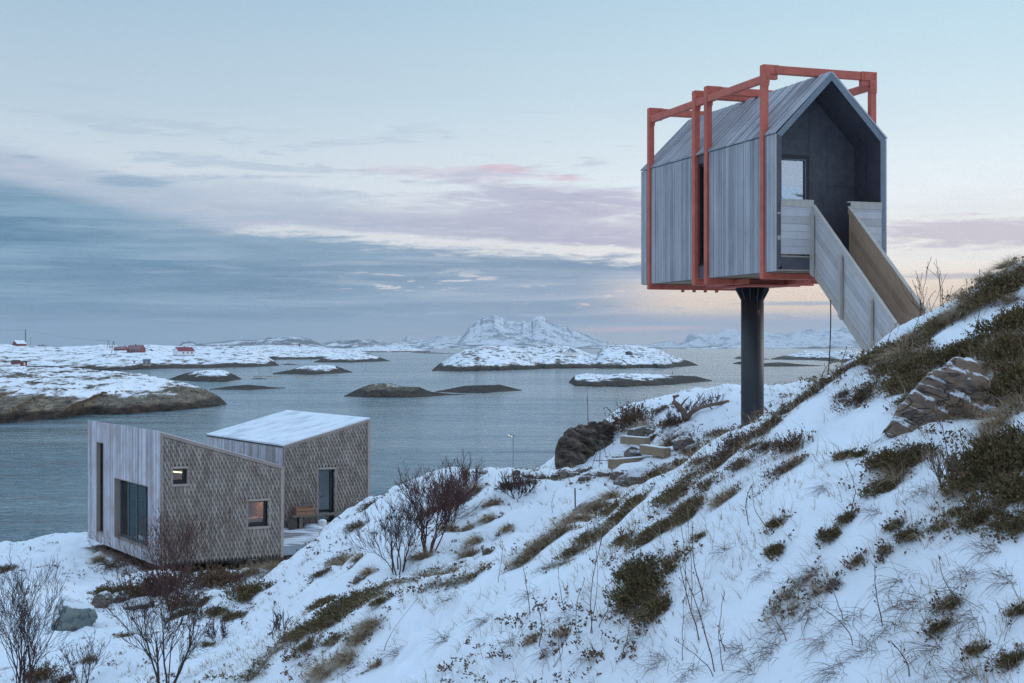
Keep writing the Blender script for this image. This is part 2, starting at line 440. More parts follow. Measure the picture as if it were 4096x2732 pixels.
_A[:_n, _n] = 1; _A[:_n, _n + 1:] = CPa[:, :2]; _A[_n, :_n] = 1; _A[_n + 1:, :_n] = CPa[:, :2].T
_w = np.linalg.solve(_A, np.concatenate([CPa[:, 2], [0, 0, 0]]))

def ground_z(x, y):
    x = np.asarray(x, float); y = np.asarray(y, float)
    sh = x.shape; xf = x.ravel(); yf = y.ravel(); z = np.empty(len(xf))
    for i in range(0, len(xf), 40000):
        a = xf[i:i + 40000]; b = yf[i:i + 40000]
        r2 = (a[:, None] - CPa[None, :, 0]) ** 2 + (b[:, None] - CPa[None, :, 1]) ** 2
        z[i:i + 40000] = _U(r2) @ _w[:_n] + _w[_n] + _w[_n + 1] * a + _w[_n + 2] * b
    far = np.clip((yf - 14) / 20, 0, 1)
    z += (fbm(xf * 0.55, yf * 0.55, 3, 3) - 0.5) * (0.16 + 0.22 * far)
    z += (fbm(xf * 2.1, yf * 1.7, 8, 3) - 0.5) * (0.11 + 0.14 * far)
    z += (fbm(xf * 7.0, yf * 6.0, 21, 2) - 0.5) * 0.022
    tr_ = (zf_ := z) / .42 + (fbm(xf * .8, yf * .8, 61, 3) - .5) * 2.2; fr_ = tr_ - np.floor(tr_)
    z += ((fr_ * fr_ * (3 - 2 * fr_)) - fr_) * .42 * .42 * np.clip((yf - 5) / 8, 0, 1) * np.clip((70 - yf) / 10, 0, 1)
    # drifts: soft steps running down the slope
    dr = fbm((xf * 0.9 + yf * 0.35) * 0.9, (yf - 0.3 * xf) * 0.35, 31, 3)
    z += (np.abs(dr - 0.5) * -0.35 + 0.03) * (0.5 + 0.5 * far)
    return z.reshape(sh)

_Dm = np.concatenate([np.arange(5, 30, 0.06), np.arange(30, 95, 0.12)])
def hit(px, py, dmin=5.0):
    """where the line of sight through a photo pixel meets the ground"""
    D = _Dm[_Dm >= dmin]
    X = (px - CX) / F * D; Z = CZ - (py - HY) / F * D
    g = ground_z(X, D)
    k = np.nonzero(Z < g)[0]
    if len(k) == 0:
        k = [int(np.argmin(Z - g))]
    i = k[0]; d = D[i]
    if i > 0 and Z[i] < g[i]:
        a = Z[i - 1] - g[i - 1]; b = g[i] - Z[i]
        d = D[i - 1] + (D[i] - D[i - 1]) * a / (a + b + 1e-9)
    x = (px - CX) / F * d
    return Vector((x, d, float(ground_z(np.array([x]), np.array([d]))[0])))
def gz(x, y): return float(ground_z(np.array([x]), np.array([y]))[0])
def gslope(x, y, e=0.25):
    z = ground_z(np.array([x + e, x - e, x, x]), np.array([y, y, y + e, y - e]))
    return Vector((-(z[0] - z[1]) / (2 * e), -(z[2] - z[3]) / (2 * e), 1)).normalized()
BARE = []      # (x, y, r, strength) spots where turf shows through the snow
# ------------------------------------------------------------------ camera
cam = bpy.data.cameras.new('camera'); cam.lens = 50.0; cam.sensor_width = 36.0; cam.sensor_fit = 'HORIZONTAL'
cam.shift_y = 21.0 / 4096.0; cam.clip_start = 0.3; cam.clip_end = 60000.0
co = bpy.data.objects.new('camera', cam); COL.objects.link(co)
co.location = (0, 0, CZ); co.rotation_euler = (math.radians(90), 0, 0)
sc.camera = co
sc.view_settings.view_transform = 'Standard'; sc.view_settings.look = 'None'
sc.view_settings.exposure = 0.1; sc.view_settings.gamma = 1.0
sc.render.resolution_x = 1024; sc.render.resolution_y = 683
try:
    sc.cycles.use_denoising = True; sc.cycles.denoiser = 'OPENIMAGEDENOISE'; sc.cycles.denoising_input_passes = 'RGB_ALBEDO_NORMAL'; sc.cycles.denoising_prefilter = 'NONE'; sc.cycles.use_adaptive_sampling = False
    sc.cycles.max_bounces = 8; sc.cycles.transparent_max_bounces = 8; sc.cycles.volume_bounces = 0
except Exception: pass

# ------------------------------------------------------------------ sky: dusk, broken stratus bank, warm slot under it
SUN_EL, SUN_AZ = 13.0, 66.0      # degrees above the sea, degrees clockwise of the view axis
w = bpy.data.worlds.new('World'); sc.world = w; w.use_nodes = True
h = NT(w.node_tree); bg = w.node_tree.nodes['Background']
d = h.sep(h.node('ShaderNodeTexCoord').outputs['Generated'])
A = h.mul(h.m('ARCTAN2', d[0], d[1]), 57.2958)
E = h.mul(h.m('ARCSINE', d[2]), 57.2958)
Ac = h.m('MINIMUM', h.m('MAXIMUM', A, -32.0), 32.0)
AB = h.m('ABSOLUTE', A)
# projected cloud-deck coordinates: streaks get thinner towards the horizon
st = h.noise(h.vec(h.mul(A, 0.075), h.mul(E, 0.62), 0.0), 1.0, 9, 0.62, 0.35)
st2 = h.noise(h.vec(h.mul(A, 0.16), h.mul(E, 1.5), 4.7), 1.0, 8, 0.6, 0.5)
fine = h.noise(h.vec(h.mul(A, 0.6), h.mul(E, 4.2), 9.1), 1.0, 7, 0.62, 0.4)
big = h.noise(h.vec(h.mul(A, 0.05), h.mul(E, 0.22), 2.2), 1.0, 4, 0.5, 0.2)
R = h.smooth(Ac, -20.0, 20.0)          # left to right
# clear sky, two vertical gradients blended across
Es = h.m('DIVIDE', E, 90.0)
def vg(stops): return h.ramp(Es, [(max(0, e) / 90.0, c) for e, c in stops])
left = vg([(0, lin(205, 205, 212)), (3, lin(222, 220, 224)), (6.5, lin(208, 217, 226)), (9.5, lin(184, 203, 217)), (14, lin(160, 187, 208)), (40, lin(156, 178, 202)), (90, lin(148, 170, 200))])
right = vg([(0, lin(250, 226, 212)), (2.2, lin(255, 236, 216)), (3.6, lin(252, 244, 236)), (6.5, lin(234, 241, 245)), (9.5, lin(207, 226, 235)), (14, lin(180, 211, 227)), (40, lin(156, 186, 216)), (90, lin(136, 168, 208))])
sky = h.mix(R, left, right)
# thin high veil
veil = h.mul(h.smooth(h.add(h.mul(st, 0.7), h.mul(big, 0.4)), 0.50, 0.72), h.smooth(E, 3.0, 8.0, 1.0, 0.38))
sky = h.mix(h.mul(veil, 0.42), sky, h.mix(R, lin(176, 192, 208), lin(198, 206, 218)))
warp = h.add(h.mul(h.sub(st, 0.5), 2.6), h.mul(h.sub(fine, 0.5), 1.1))
fray = h.add(h.mul(h.sub(fine, 0.5), 1.1), h.mul(h.sub(st2, 0.5), 0.9))
# edge of the main bank falls from left to right
E0 = h.add(h.sub(4.6, h.mul(h.add(Ac, 11.7), 0.0625)), h.mul(h.m('MAXIMUM', h.sub(-11.7, Ac), 0.0), 0.15))
dE = h.sub(E, E0)                       # height over the bank's edge
def blob(a0, e0, wa, he, slope=0.0, soft=0.55, wob=1.0):
    x = h.m('DIVIDE', h.sub(A, a0), wa)
    y = h.m('DIVIDE', h.sub(h.sub(E, e0), h.mul(h.sub(A, a0), slope)), he)
    r2 = h.add(h.mul(x, x), h.mul(y, y))
    n = h.add(h.mul(h.sub(st2, 0.5), 2.6 * wob), h.mul(h.sub(fine, 0.5), 2.2 * wob))
    return h.smooth(h.add(h.sub(1.0, r2), n), -0.05, soft + 0.4)
mauve = h.mix(h.smooth(Ac, -14, 6), lin(170, 184, 204), lin(178, 172, 196))
mauve = h.mix(h.smooth(fine, 0.4, 0.7), mauve, h.mix(R, lin(184, 192, 208), lin(204, 192, 210)))
# mauve deck over the bright slot
b2 = h.mul(h.mul(h.smooth(h.add(h.add(dE, h.mul(fray, 0.55)), h.smooth(Ac, -9.5, -13.5, 0.0, 0.9)), 0.26, 0.5), h.smooth(h.add(dE, h.mul(warp, -0.45)), 1.75, 0.9)), h.smooth(Ac, 9.0, 4.0))
sky = h.mix(h.mul(b2, 0.92), sky, mauve)
sky = h.mix(h.mul(blob(-11.0, 6.1, 8.5, 0.75, -0.05), 0.55), sky, lin(176, 190, 208))
sky = h.mix(h.mul(blob(1.8, 5.65, 7.6, 1.05, -0.05), 0.92), sky, mauve)
sky = h.mix(h.mul(blob(-2.4, 7.0, 5.0, 0.42, -0.05, wob=1.3), 0.45), sky, lin(206, 188, 206))
sky = h.mix(h.mul(blob(-0.3, 7.15, 1.2, 0.2, -0.06, wob=1.5), 0.55), sky, lin(222, 180, 194))
sky = h.mix(h.mul(blob(2.2, 6.72, 1.6, 0.16, -0.03), 0.6), sky, lin(212, 176, 192))
sky = h.mix(h.mul(blob(-17.0, 9.9, 1.8, 0.25), 0.35), sky, lin(170, 190, 206))
sky = h.mix(h.mul(blob(-18.9, 7.2, 0.7, 0.12), 0.7), sky, lin(150, 172, 194))
sky = h.mix(h.mul(blob(-15.0, 6.4, 1.9, 0.28), 0.75), sky, lin(136, 164, 188))
sky = h.mix(h.mul(blob(18.6, 4.35, 5.2, 0.75, -0.02), 0.8), sky, lin(196, 184, 198))
sky = h.mix(h.mul(blob(17.6, 2.72, 3.4, 0.16, 0.0), 0.8), sky, lin(150, 164, 186))
sky = h.mix(h.mul(blob(20.5, 1.75, 4.0, 0.35, 0.0), 0.8), sky, lin(166, 176, 196))
# the blue grey bank
edge = h.smooth(h.add(h.add(dE, h.mul(fray, 1.15)), h.mul(h.sub(st, 0.5), -0.9)), 0.2, -0.25)
wide = h.smooth(h.add(dE, h.add(h.mul(warp, -0.55), h.mul(fray, 0.5))), 0.5, -0.5)     # softer edge at the far left
leftness = h.smooth(Ac, -9.0, -14.0)
dens = h.add(h.mul(edge, h.sub(1.0, leftness)), h.mul(wide, leftness))
bandn = h.noise(h.vec(h.mul(A, 0.06), h.mul(E, 1.25), 13.0), 1.0, 7, 0.6, 0.3)
bandf = h.noise(h.vec(h.mul(A, 0.13), h.mul(E, 3.2), 21.0), 1.0, 7, 0.62, 0.5)
tone = h.add(h.add(h.mul(bandn, 0.62), h.mul(fine, 0.13)), h.mul(bandf, 0.25))
deep = h.mix(R, lin(56, 108, 142), lin(138, 154, 184))
pale = h.mix(R, lin(116, 154, 182), lin(178, 186, 206))
bank = h.mix(h.smooth(tone, 0.38, 0.62), deep, pale)
bank = h.mix(h.mul(h.smooth(bandf, 0.52, 0.66), h.smooth(Ac, -20.0, 0.0, 0.25, 0.5)), bank, h.mix(R, lin(160, 182, 200), lin(206, 198, 208)))
bank = h.mix(h.mul(h.mul(h.smooth(h.add(dE, h.mul(warp, 0.9)), -1.9, 0.1), h.smooth(Ac, 2.0, -10.0)), 0.45), bank, lin(146, 172, 194))
low = h.mix(R, lin(92, 142, 172), lin(222, 208, 204))
bank = h.mix(h.smooth(E, 1.3, 0.1), bank, low)
# slot of clear warm sky under the cabin, and small leaks
gapn = h.add(h.mul(fine, 0.6), h.mul(st2, 0.4))
gap = h.mul(h.mul(h.smooth(Ac, 2.0, 7.5), h.smooth(h.m('ABSOLUTE', h.sub(E, 2.0)), 1.2, 0.35)), h.smooth(gapn, 0.34, 0.46))
leak = h.mul(h.mul(h.smooth(gapn, 0.545, 0.60), h.smooth(h.m('ABSOLUTE', h.sub(E, h.sub(2.2, h.mul(A, 0.06)))), 1.0, 0.2)), h.smooth(Ac, -8.5, -4.0))
dens = h.mul(dens, h.sub(1.0, h.m('MAXIMUM', gap, h.mul(leak, 0.9))))
dens = h.mul(dens, h.sub(1.0, h.mul(h.mul(h.smooth(Ac, 12.0, 15.5), h.smooth(E, 1.3, 1.9)), 0.85)))
wisp = h.mul(h.mul(h.smooth(h.add(st2, h.mul(h.sub(fine, 0.5), 0.5)), 0.5, 0.66), h.smooth(E, 4.8, 6.0)), h.mul(h.smooth(E, 10.5, 7.5), h.smooth(Ac, 8.0, 2.0)))
sky = h.mix(h.mul(wisp, 0.5), sky, h.mix(R, lin(160, 182, 202), lin(190, 186, 204)))
warm = h.mix(h.smooth(Ac, -6.0, 12.0), lin(244, 226, 218), lin(255, 222, 186))
sky = h.mix(h.mul(h.smooth(E, 3.4, 1.6), h.smooth(Ac, -12.0, 4.0)), sky, warm)
sky = h.mix(h.mul(dens, 0.97), sky, bank)
sky = h.mix(h.mul(blob(11.6, 1.72, 2.6, 0.10), 0.8), sky, lin(160, 170, 190))
sky = h.mix(h.mul(h.mul(h.smooth(h.m('ABSOLUTE', h.sub(h.sub(E, 0.72), h.mul(h.sub(A, 5.5), 0.02))), 0.16, 0.02), h.smooth(h.m('ABSOLUTE', h.sub(A, 5.0)), 4.0, 1.0)), h.smooth(st2, 0.42, 0.55)), sky, lin(238, 196, 194))
# behind the viewer: an even blue dusk sky
back = h.smooth(AB, 45.0, 80.0)
even = vg([(0, lin(164, 172, 190)), (12, lin(170, 182, 202)), (40, lin(160, 181, 207)), (90, lin(148, 170, 200))])
sky = h.mix(back, sky, even)
lift = h.add(1.0, h.m('MAXIMUM', h.smooth(E, 15.0, 42.0, 0.0, 0.80), h.mul(back, 0.46)))
lw = h.sub(lift, 1.0)
sky = h.mix(1.0, sky, h.vec(h.add(1.0, h.mul(lw, 0.94)), h.add(1.0, h.mul(lw, 1.07)), h.add(1.0, h.mul(lw, 1.08))), 'MULTIPLY')
# lit share of the physical sky, same sun
ns = h.node('ShaderNodeTexSky'); ns.sky_type = 'NISHITA'; ns.sun_disc = False
ns.sun_elevation = math.radians(SUN_EL); ns.sun_rotation = math.radians(SUN_AZ); ns.air_density = 1.2; ns.dust_density = 0.6; ns.ozone_density = 2.0
phys = h.mix(1.0, ns.outputs[0], (0.006, 0.006, 0.006, 1), 'MULTIPLY')
tot = h.mix(1.0, sky, phys, 'ADD')
h.l.new(tot, bg.inputs['Color']); bg.inputs['Strength'].default_value = 1.0

sun = bpy.data.lights.new('sun', 'SUN'); sun.energy = 0.85; sun.angle = math.radians(24); sun.color = (1.0, 0.90, 0.80)
so = bpy.data.objects.new('sun', sun); COL.objects.link(so)
az, el = math.radians(SUN_AZ), math.radians(SUN_EL)
sd = Vector((math.sin(az) * math.cos(el), math.cos(az) * math.cos(el), math.sin(el)))
so.rotation_euler = (-sd).to_track_quat('-Z', 'Y').to_euler(); so.location = (60, 20, 60)

# ------------------------------------------------------------------ air
hz = MB().box(frame((0, 0, 0), (1, 0, 0), (0, 1, 0)), -16000, 16000, -3000, 27500, -4.0, 440.0)
hm = bpy.data.materials.new('sea_air'); hm.use_nodes = True
hn = NT(hm.node_tree); hm.node_tree.nodes.remove(hm.node_tree.nodes['Principled BSDF'])
pv = hn.node('ShaderNodeVolumePrincipled')
pv.inputs['Color'].default_value = (0.80, 0.90, 1.0, 1); pv.inputs['Density'].default_value = 5.0e-5; pv.inputs['Anisotropy'].default_value = 0.0
hn.l.new(pv.outputs[0], hm.node_tree.nodes['Material Output'].inputs['Volume'])
tag(hz.build('haze', hm), 'thin pale blue sea air over the islands and mountains', 'haze', kind='stuff')

# ------------------------------------------------------------------ sea
def water_fn(h, b):
    p = posn(h)
    w1 = h.noise(h.scale(p, 0.5, 1.0, 1, (0, 0, 0.10)), 0.035, 8, 0.56, 0.25)
    w2 = h.noise(h.scale(p, 0.55, 1.0, 1, (0, 0, -0.2)), 0.6, 4, 0.55, 0.3)
    lowf = h.noise(h.scale(p, 0.30, 1.0, 1, (0, 0, 0.05)), 0.012, 5, 0.6, 0.8)
    c2 = h.m('POWER', h.smooth(w2, 0.28, 0.72), 2.0)
    hgt = h.add(h.mul(w1, 8.0), h.mul(c2, 0.34))
    stn = h.smooth(lowf, 0.36, 0.62, 0.4, 1.0)
    bn = h.node('ShaderNodeBump'); h.put(bn.inputs['Height'], hgt); h.put(bn.inputs['Strength'], stn); bn.inputs['Distance'].default_value = 1.0
    h.l.new(bn.outputs[0], b.inputs['Normal'])
    b.inputs['Base Color'].default_value = (0.058, 0.134, 0.168, 1)
    b.inputs['Roughness'].default_value = 0.10
    b.inputs['IOR'].default_value = 1.42
M['water'] = mat('sea_water', water_fn)
sea = MB()
xs = [-15500, -3000, -600, 600, 3000, 15500]; ys = [-2900, 30, 200, 1000, 5000, 27300]
for i in range(5):
    for j in range(5):
        sea.add([(xs[i], ys[j], 0), (xs[i + 1], ys[j], 0), (xs[i + 1], ys[j + 1], 0), (xs[i], ys[j + 1], 0)], [(0, 1, 2, 3)])
tag(sea.build('sea', M['water']), 'blue grey rippled fjord water between the islands', 'sea', kind='structure')

# ------------------------------------------------------------------ islands
def isl_fn(sc_, tide, bare, cliff=0.0, line=None):
    line = line or tide * 1.2
    def fn(h, b):
        p = posn(h); s = h.sep(p); g = h.node('ShaderNodeNewGeometry')
        n = h.noise(h.scale(p, sc_, sc_ * 0.30, sc_ * 3.0, (0, 0.0, 0.25)), 1.0, 8, 0.68, 0.3)
        n2 = h.noise(h.scale(p, sc_ * 0.25, sc_ * 0.08, sc_ * .5), 1.0, 4, 0.6)
        n3 = h.noise(h.scale(p, sc_ * 2.2, sc_ * 1.0, sc_ * 5), 1.0, 5, 0.7)
        rockc = h.ramp(h.add(h.mul(n3, .6), h.mul(n, .4)), [(0.32, lin(54, 48, 42)), (0.5, lin(110, 98, 82)), (0.66, lin(156, 140, 114))])
        dark = h.ramp(n3, [(0.36, lin(14, 13, 13)), (0.64, lin(78, 64, 52))])
        z = s[2]
        zt = h.add(z, h.mul(h.sub(n2, 0.5), tide * 1.2))
        zt = h.add(zt, h.mul(h.sub(n, 0.5), tide * 1.2))
        nz = h.sep(g.outputs['Normal'])[2]
        steep = h.smooth(h.add(nz, h.mul(h.sub(n3, 0.5), 0.35)), 0.55 + cliff, 0.86 + cliff * 0.6)
        sn = h.smooth(h.add(h.mul(n, 0.75), h.mul(n2, 0.3)), bare, bare + 0.10)
        zs = h.add(z, h.add(h.mul(h.sub(n2, 0.5), line * 1.3), h.mul(h.sub(n, 0.5), line * 1.3)))
        snow = h.mul(h.mul(sn, steep), h.smooth(zs, line * 0.88, line * 1.12))
        base = h.mix(h.smooth(zt, tide * 0.75, tide * 1.5), dark, rockc)
        ck = h.noise(h.scale(p, sc_ * 1.1, sc_ * .6, sc_ * 1.6, (0, .3, .2)), 1.0, 4, 0.65, 0.8)
        base = h.mix(h.smooth(h.m('ABSOLUTE', h.sub(ck, 0.5)), 0.0, 0.03), (0.012, 0.011, 0.010, 1), base)
        c = h.mix(snow, base, (0.80, 0.83, 0.87, 1))
        h.l.new(c, b.inputs['Base Color'])
        h.l.new(h.bump(h.add(n3, n), 0.7, 0.5 / sc_ * 0.2), b.inputs['Normal'])
        b.inputs['Specular IOR Level'].default_value = 0.2
    return fn
def interp(pts, x):
    a = np.array(pts, float); return np.interp(x, a[:, 0], a[:, 1])
ISL = {}
def island(label, water, crest, m, kf=1.08, p=0.55, nx=260, ny=70, namp=0.5, ns=0.12, seed=1, name='island', kb=1.12, dmax=None, cliffw=None):
    """water: waterline pixels (distance follows from the eye height); crest: skyline pixels; kf: crest distance / shore distance"""
    x0 = max(water[0][0], crest[0][0]); x1 = min(water[-1][0], crest[-1][0])
    px = np.linspace(x0, x1, nx)
    Df = CZ * F / (interp(water, px) - HY)
    if dmax: Df = np.minimum(Df, dmax)
    Dc = Df * kf if not callable(kf) else Df * kf(px)
    cpy = interp(crest, px)
    Dbm = np.where(cpy - HY > 1.5, CZ * F / np.maximum(cpy - HY, 1.5), 1e9) * 0.992
    Dc = np.minimum(Dc, Df + 0.55 * np.maximum(Dbm - Df, 0.2))
    zc = CZ - (cpy - HY) / F * Dc
    zc = np.maximum(zc, 0.12); Dbk = np.minimum(Dbm, Dc + np.maximum(Dc - Df, Dc * (kb - 1)))
    Dbk = np.maximum(Dbk, Dc + 0.2)
    t = np.concatenate([np.linspace(-0.12, 1, ny) , 1 + np.linspace(0.06, 1.2, ny // 3)])
    T, PX = np.meshgrid(t, px, indexing='ij')
    DF = np.broadcast_to(Df, T.shape); DC = np.broadcast_to(Dc, T.shape); ZC = np.broadcast_to(zc, T.shape)
    thick = (DC - DF)
    D = np.where(T <= 1, DF + T * thick, DC + (T - 1) * (np.broadcast_to(Dbk, T.shape) - DC))
    f = np.where(T <= 1, np.sign(T) * np.abs(T) ** p, 1 - np.clip(T - 1, 0, 1.3) ** 1.5 * 1.1)
    f = np.where(T <= 0, T * 4, f)
    X = (PX - CX) / F * D
    nz = fbm(X * ns, D * ns * 0.6, seed, 5, 0.55) - 0.5
    nz2 = ridged(X * ns * 0.35, D * ns * 0.3, seed + 5, 3) - 0.6
    env = np.clip(np.minimum(T * 6, 1), 0, 1) * np.minimum(1, ZC / 2)
    ed = np.minimum(PX - x0, x1 - PX) / (x1 - x0)
    env2 = np.clip(np.abs(1 - T) * 5, 0.25, 1)
    Z = ZC * f + (nz * namp + nz2 * namp * 0.45 * env2) * env * np.clip(ed * 12, 0.3, 1)
    Z = Z + (fbm(X * ns * 6, D * ns * 4, seed + 20, 4) - 0.5) * namp * 0.55 * np.clip(T * 6, 0, 1) * np.minimum(1, ZC / 2) * np.clip(ed * 12, 0.3, 1)
    qs = Z / (0.35 * namp + .25) + (fbm(X * ns * 1.3, D * ns, seed + 31, 3) - .5) * 5; fq_ = qs - np.floor(qs)
    Z = Z + (np.clip(fq_ * 3.2 - 1.0, 0, 1) - fq_) * (0.35 * namp + .25) * .75 * np.clip(T * 5, 0, 1) * np.clip(ed * 12, 0, 1) * np.where(Z > .4, 1, 0)
    # broken shoreline
    D = D + (fbm(X * ns * 2, X * 0 + seed, seed + 9, 4) - 0.5) * thick * 0.25 * np.clip(1 - np.abs(T) * 3, 0, 1)
    X = (PX - CX) / F * D
    Z[:, 0] = np.minimum(Z[:, 0], -0.1); Z[:, -1] = np.minimum(Z[:, -1], -0.1)
    o = grid_mesh(name, X, D, Z, m)
    tag(o, label, 'island' if name == 'island' else 'skerry', kind='structure')
    ISL[label] = (px, D, X, Z)
    return o
def isl_hit(label, ipx, ipy):
    """point of the island seen at a photo pixel"""
    px, D, X, Z = ISL[label]
    j = int(np.argmin(np.abs(px - ipx)))
    py = HY + (CZ - Z[:, j]) * F / D[:, j]
    best = None
    for i in range(1, len(py)):
        if py[i] <= ipy:
            a = (py[i - 1] - ipy) / (py[i - 1] - py[i] + 1e-9); a = min(max(a, 0), 1)
            return Vector((X[i - 1, j] * (1 - a) + X[i, j] * a, D[i - 1, j] * (1 - a) + D[i, j] * a, Z[i - 1, j] * (1 - a) + Z[i, j] * a))
    i = int(np.argmin(py)); return Vector((X[i, j], D[i, j], Z[i, j]))

M['isl_far'] = mat('snowy_island', isl_fn(0.15, 2.0, 0.425), rough=0.85)
M['isl_mid'] = mat('speckled_snowy_island', isl_fn(0.24, 2.4, 0.435), rough=0.85)
M['isl_near'] = mat('cliffed_island', isl_fn(0.26, 1.5, 0.455, 0.02, 4.2), rough=0.85)
M['isl_sk'] = mat('snowy_skerry', isl_fn(0.35, 1.7, 0.42), rough=0.85)
M['isl_dark'] = mat('seaweed_skerry', isl_fn(0.35, 1.6, 0.50, 0.0, 3.3), rough=0.85)

island('low snowy island with a cliffed brown shore, nearest across the water', [(-330, 1700), (0, 1686), (255, 1673), (561, 1650), (766, 1637), (870, 1625), (909, 1617)],
       [(-330, 1450), (0, 1466), (286, 1474), (459, 1486), (613, 1510), (715, 1531), (817, 1561), (880, 1590), (909, 1616)], M['isl_near'],
       kf=lambda x: 1.36 - 0.3 * np.clip((x - 300) / 600, 0, 1), p=0.36, namp=1.25, ns=0.10, seed=4, nx=420, ny=150)
FAR = 'long snowy island carrying the far farmsteads and poles'
island(FAR, [(-330, 1492), (0, 1490), (459, 1484), (766, 1474), (1000, 1468), (1118, 1463)],
       [(-330, 1372), (0, 1376), (97, 1381), (230, 1390), (357, 1386), (408, 1380), (510, 1383), (602, 1378), (715, 1385), (868, 1386), (960, 1388), (1040, 1405), (1090, 1440), (1118, 1462)], M['isl_far'],
       kf=lambda x: 1.62 - 0.5 * np.clip((x - 700) / 420, 0, 1), p=0.75, namp=2.2, ns=0.025, seed=11, nx=420, ny=110)
island('flat snowy island beyond the farm island', [(760, 1444), (1077, 1440), (1281, 1437), (1420, 1430), (1500, 1424)],
       [(760, 1384), (870, 1386), (995, 1383), (1072, 1379), (1174, 1381), (1300, 1389), (1420, 1398), (1470, 1412), (1500, 1423)], M['isl_far'], kf=1.35, p=0.8, namp=1.2, ns=0.02, seed=15)
island('snowy point with a thin mark pole on it', [(1255, 1450), (1400, 1450), (1561, 1445)],
       [(1255, 1448), (1300, 1431), (1340, 1419), (1400, 1412), (1480, 1418), (1530, 1434), (1561, 1444)], M['isl_far'], kf=1.15, p=0.6, namp=0.8, ns=0.06, seed=17)
island('thin farthest snowy island near the horizon', [(1325, 1407), (1500, 1409), (1725, 1407)],
       [(1325, 1404), (1380, 1394), (1450, 1388), (1561, 1384), (1640, 1388), (1680, 1396), (1725, 1406)], M['isl_far'], kf=1.12, p=0.7, namp=1.5, ns=0.015, seed=19)
MID = 'large domed snowy island with the white cottage'
island(MID, [(1727, 1484), (1850, 1486), (2000, 1482), (2150, 1477), (2410, 1474), (2680, 1472), (2740, 1465), (2795, 1462)],
       [(1727, 1480), (1760, 1455), (1810, 1425), (1860, 1399), (1930, 1384), (2010, 1383), (2080, 1392), (2150, 1385), (2210, 1379), (2270, 1385), (2320, 1398), (2365, 1418), (2385, 1418), (2410, 1392), (2430, 1381), (2480, 1379), (2560, 1384), (2620, 1394), (2650, 1405), (2700, 1428), (2760, 1447), (2795, 1461)],
       M['isl_mid'], kf=lambda x: 1.20 + 0.12 * np.clip((x - 2050) / 150, 0, 1) - 0.15 * np.clip((x - 2600) / 200, 0, 1), p=0.62, namp=1.6, ns=0.05, seed=23, nx=460, ny=130)
island('twin humped snowy island behind the stair foot', [(3083, 1438), (3250, 1440), (3400, 1450), (3560, 1453)],
       [(3083, 1435), (3130, 1425), (3180, 1415), (3220, 1402), (3270, 1402), (3310, 1409), (3360, 1403), (3420, 1403), (3480, 1418), (3560, 1446)], M['isl_mid'], kf=1.2, p=0.6, namp=0.9, ns=0.05, seed=29)
def skerry(label, wl, cr, m, seed, **k): island(label, wl, cr, M[m], name='skerry', nx=180, ny=50, seed=seed, **k)
skerry('snow capped skerry below the farm island', [(676, 1519), (800, 1528), (900, 1527), (968, 1517)], [(676, 1516), (735, 1497), (800, 1484), (860, 1480), (900, 1485), (930, 1497), (968, 1515)], 'isl_sk', 31, kf=1.14, p=0.55, namp=0.8, ns=0.15)
skerry('low bare brown skerry, smallest near the farm island', [(837, 1558), (1000, 1560), (1141, 1552)], [(837, 1556), (918, 1546), (990, 1541), (1050, 1545), (1100, 1549), (1141, 1550)], 'isl_dark', 33, kf=1.07, p=0.6, namp=0.5, ns=0.2)
skerry('snow topped dark skerry with two short posts', [(1090, 1497), (1250, 1498), (1411, 1490)], [(1090, 1493), (1160, 1482), (1215, 1465), (1270, 1459), (1330, 1463), (1370, 1475), (1411, 1488)], 'isl_sk', 35, kf=1.12, p=0.55, namp=0.8, ns=0.12)
skerry('humped brown skerry with a little snow on its top', [(1374, 1585), (1500, 1591), (1650, 1590), (1800, 1581), (1863, 1578)], [(1374, 1584), (1430, 1560), (1480, 1540), (1545, 1534), (1610, 1547), (1680, 1553), (1720, 1568), (1800, 1575), (1863, 1577)], 'isl_dark', 37, kf=1.07, p=0.55, namp=0.7, ns=0.25)
skerry('bare dark skerry beside the humped one', [(1740, 1567), (1850, 1572), (1950, 1572), (2090, 1562)], [(1740, 1565), (1800, 1556), (1860, 1545), (2000, 1541), (2040, 1550), (2090, 1560)], 'isl_dark', 39, kf=1.07, p=0.6, namp=0.5, ns=0.25)
skerry('long flat skerry with patchy snow behind the path knoll', [(2275, 1530), (2300, 1545), (2500, 1547), (2700, 1538), (2850, 1524)], [(2275, 1527), (2300, 1502), (2350, 1493), (2430, 1500), (2500, 1494), (2600, 1498), (2700, 1504), (2780, 1506), (2850, 1521)], 'isl_sk', 41, kf=1.12, p=0.5, namp=0.8, ns=0.15)
skerry('low dark reef seen past the black column', [(2930, 1455), (3056, 1466), (3180, 1466), (3290, 1464)], [(2930, 1452), (2960, 1447), (3056, 1454), (3120, 1449), (3190, 1457), (3290, 1462)], 'isl_dark', 43, kf=1.06, p=0.6, namp=0.5, ns=0.1)
skerry('small dark reef between column and twin island', [(2936, 1435), (3000, 1437), (3080, 1438)], [(2936, 1433), (2955, 1426), (3000, 1430), (3080, 1436)], 'isl_dark', 45, kf=1.06, p=0.6, namp=0.5, ns=0.1)
skerry('thin far reef off the flat island', [(1640, 1411), (1720, 1414), (1815, 1415)], [(1640, 1410), (1700, 1409), (1760, 1412), (1815, 1414)], 'isl_dark', 47, kf=1.06, p=0.6, namp=0.4, ns=0.05)
skerry('tiny reef off the farm island point', [(1122, 1459), (1199, 1460)], [(1122, 1458), (1150, 1454), (1199, 1459)], 'isl_dark', 49, kf=1.05, p=0.6, namp=0.3, ns=0.1)
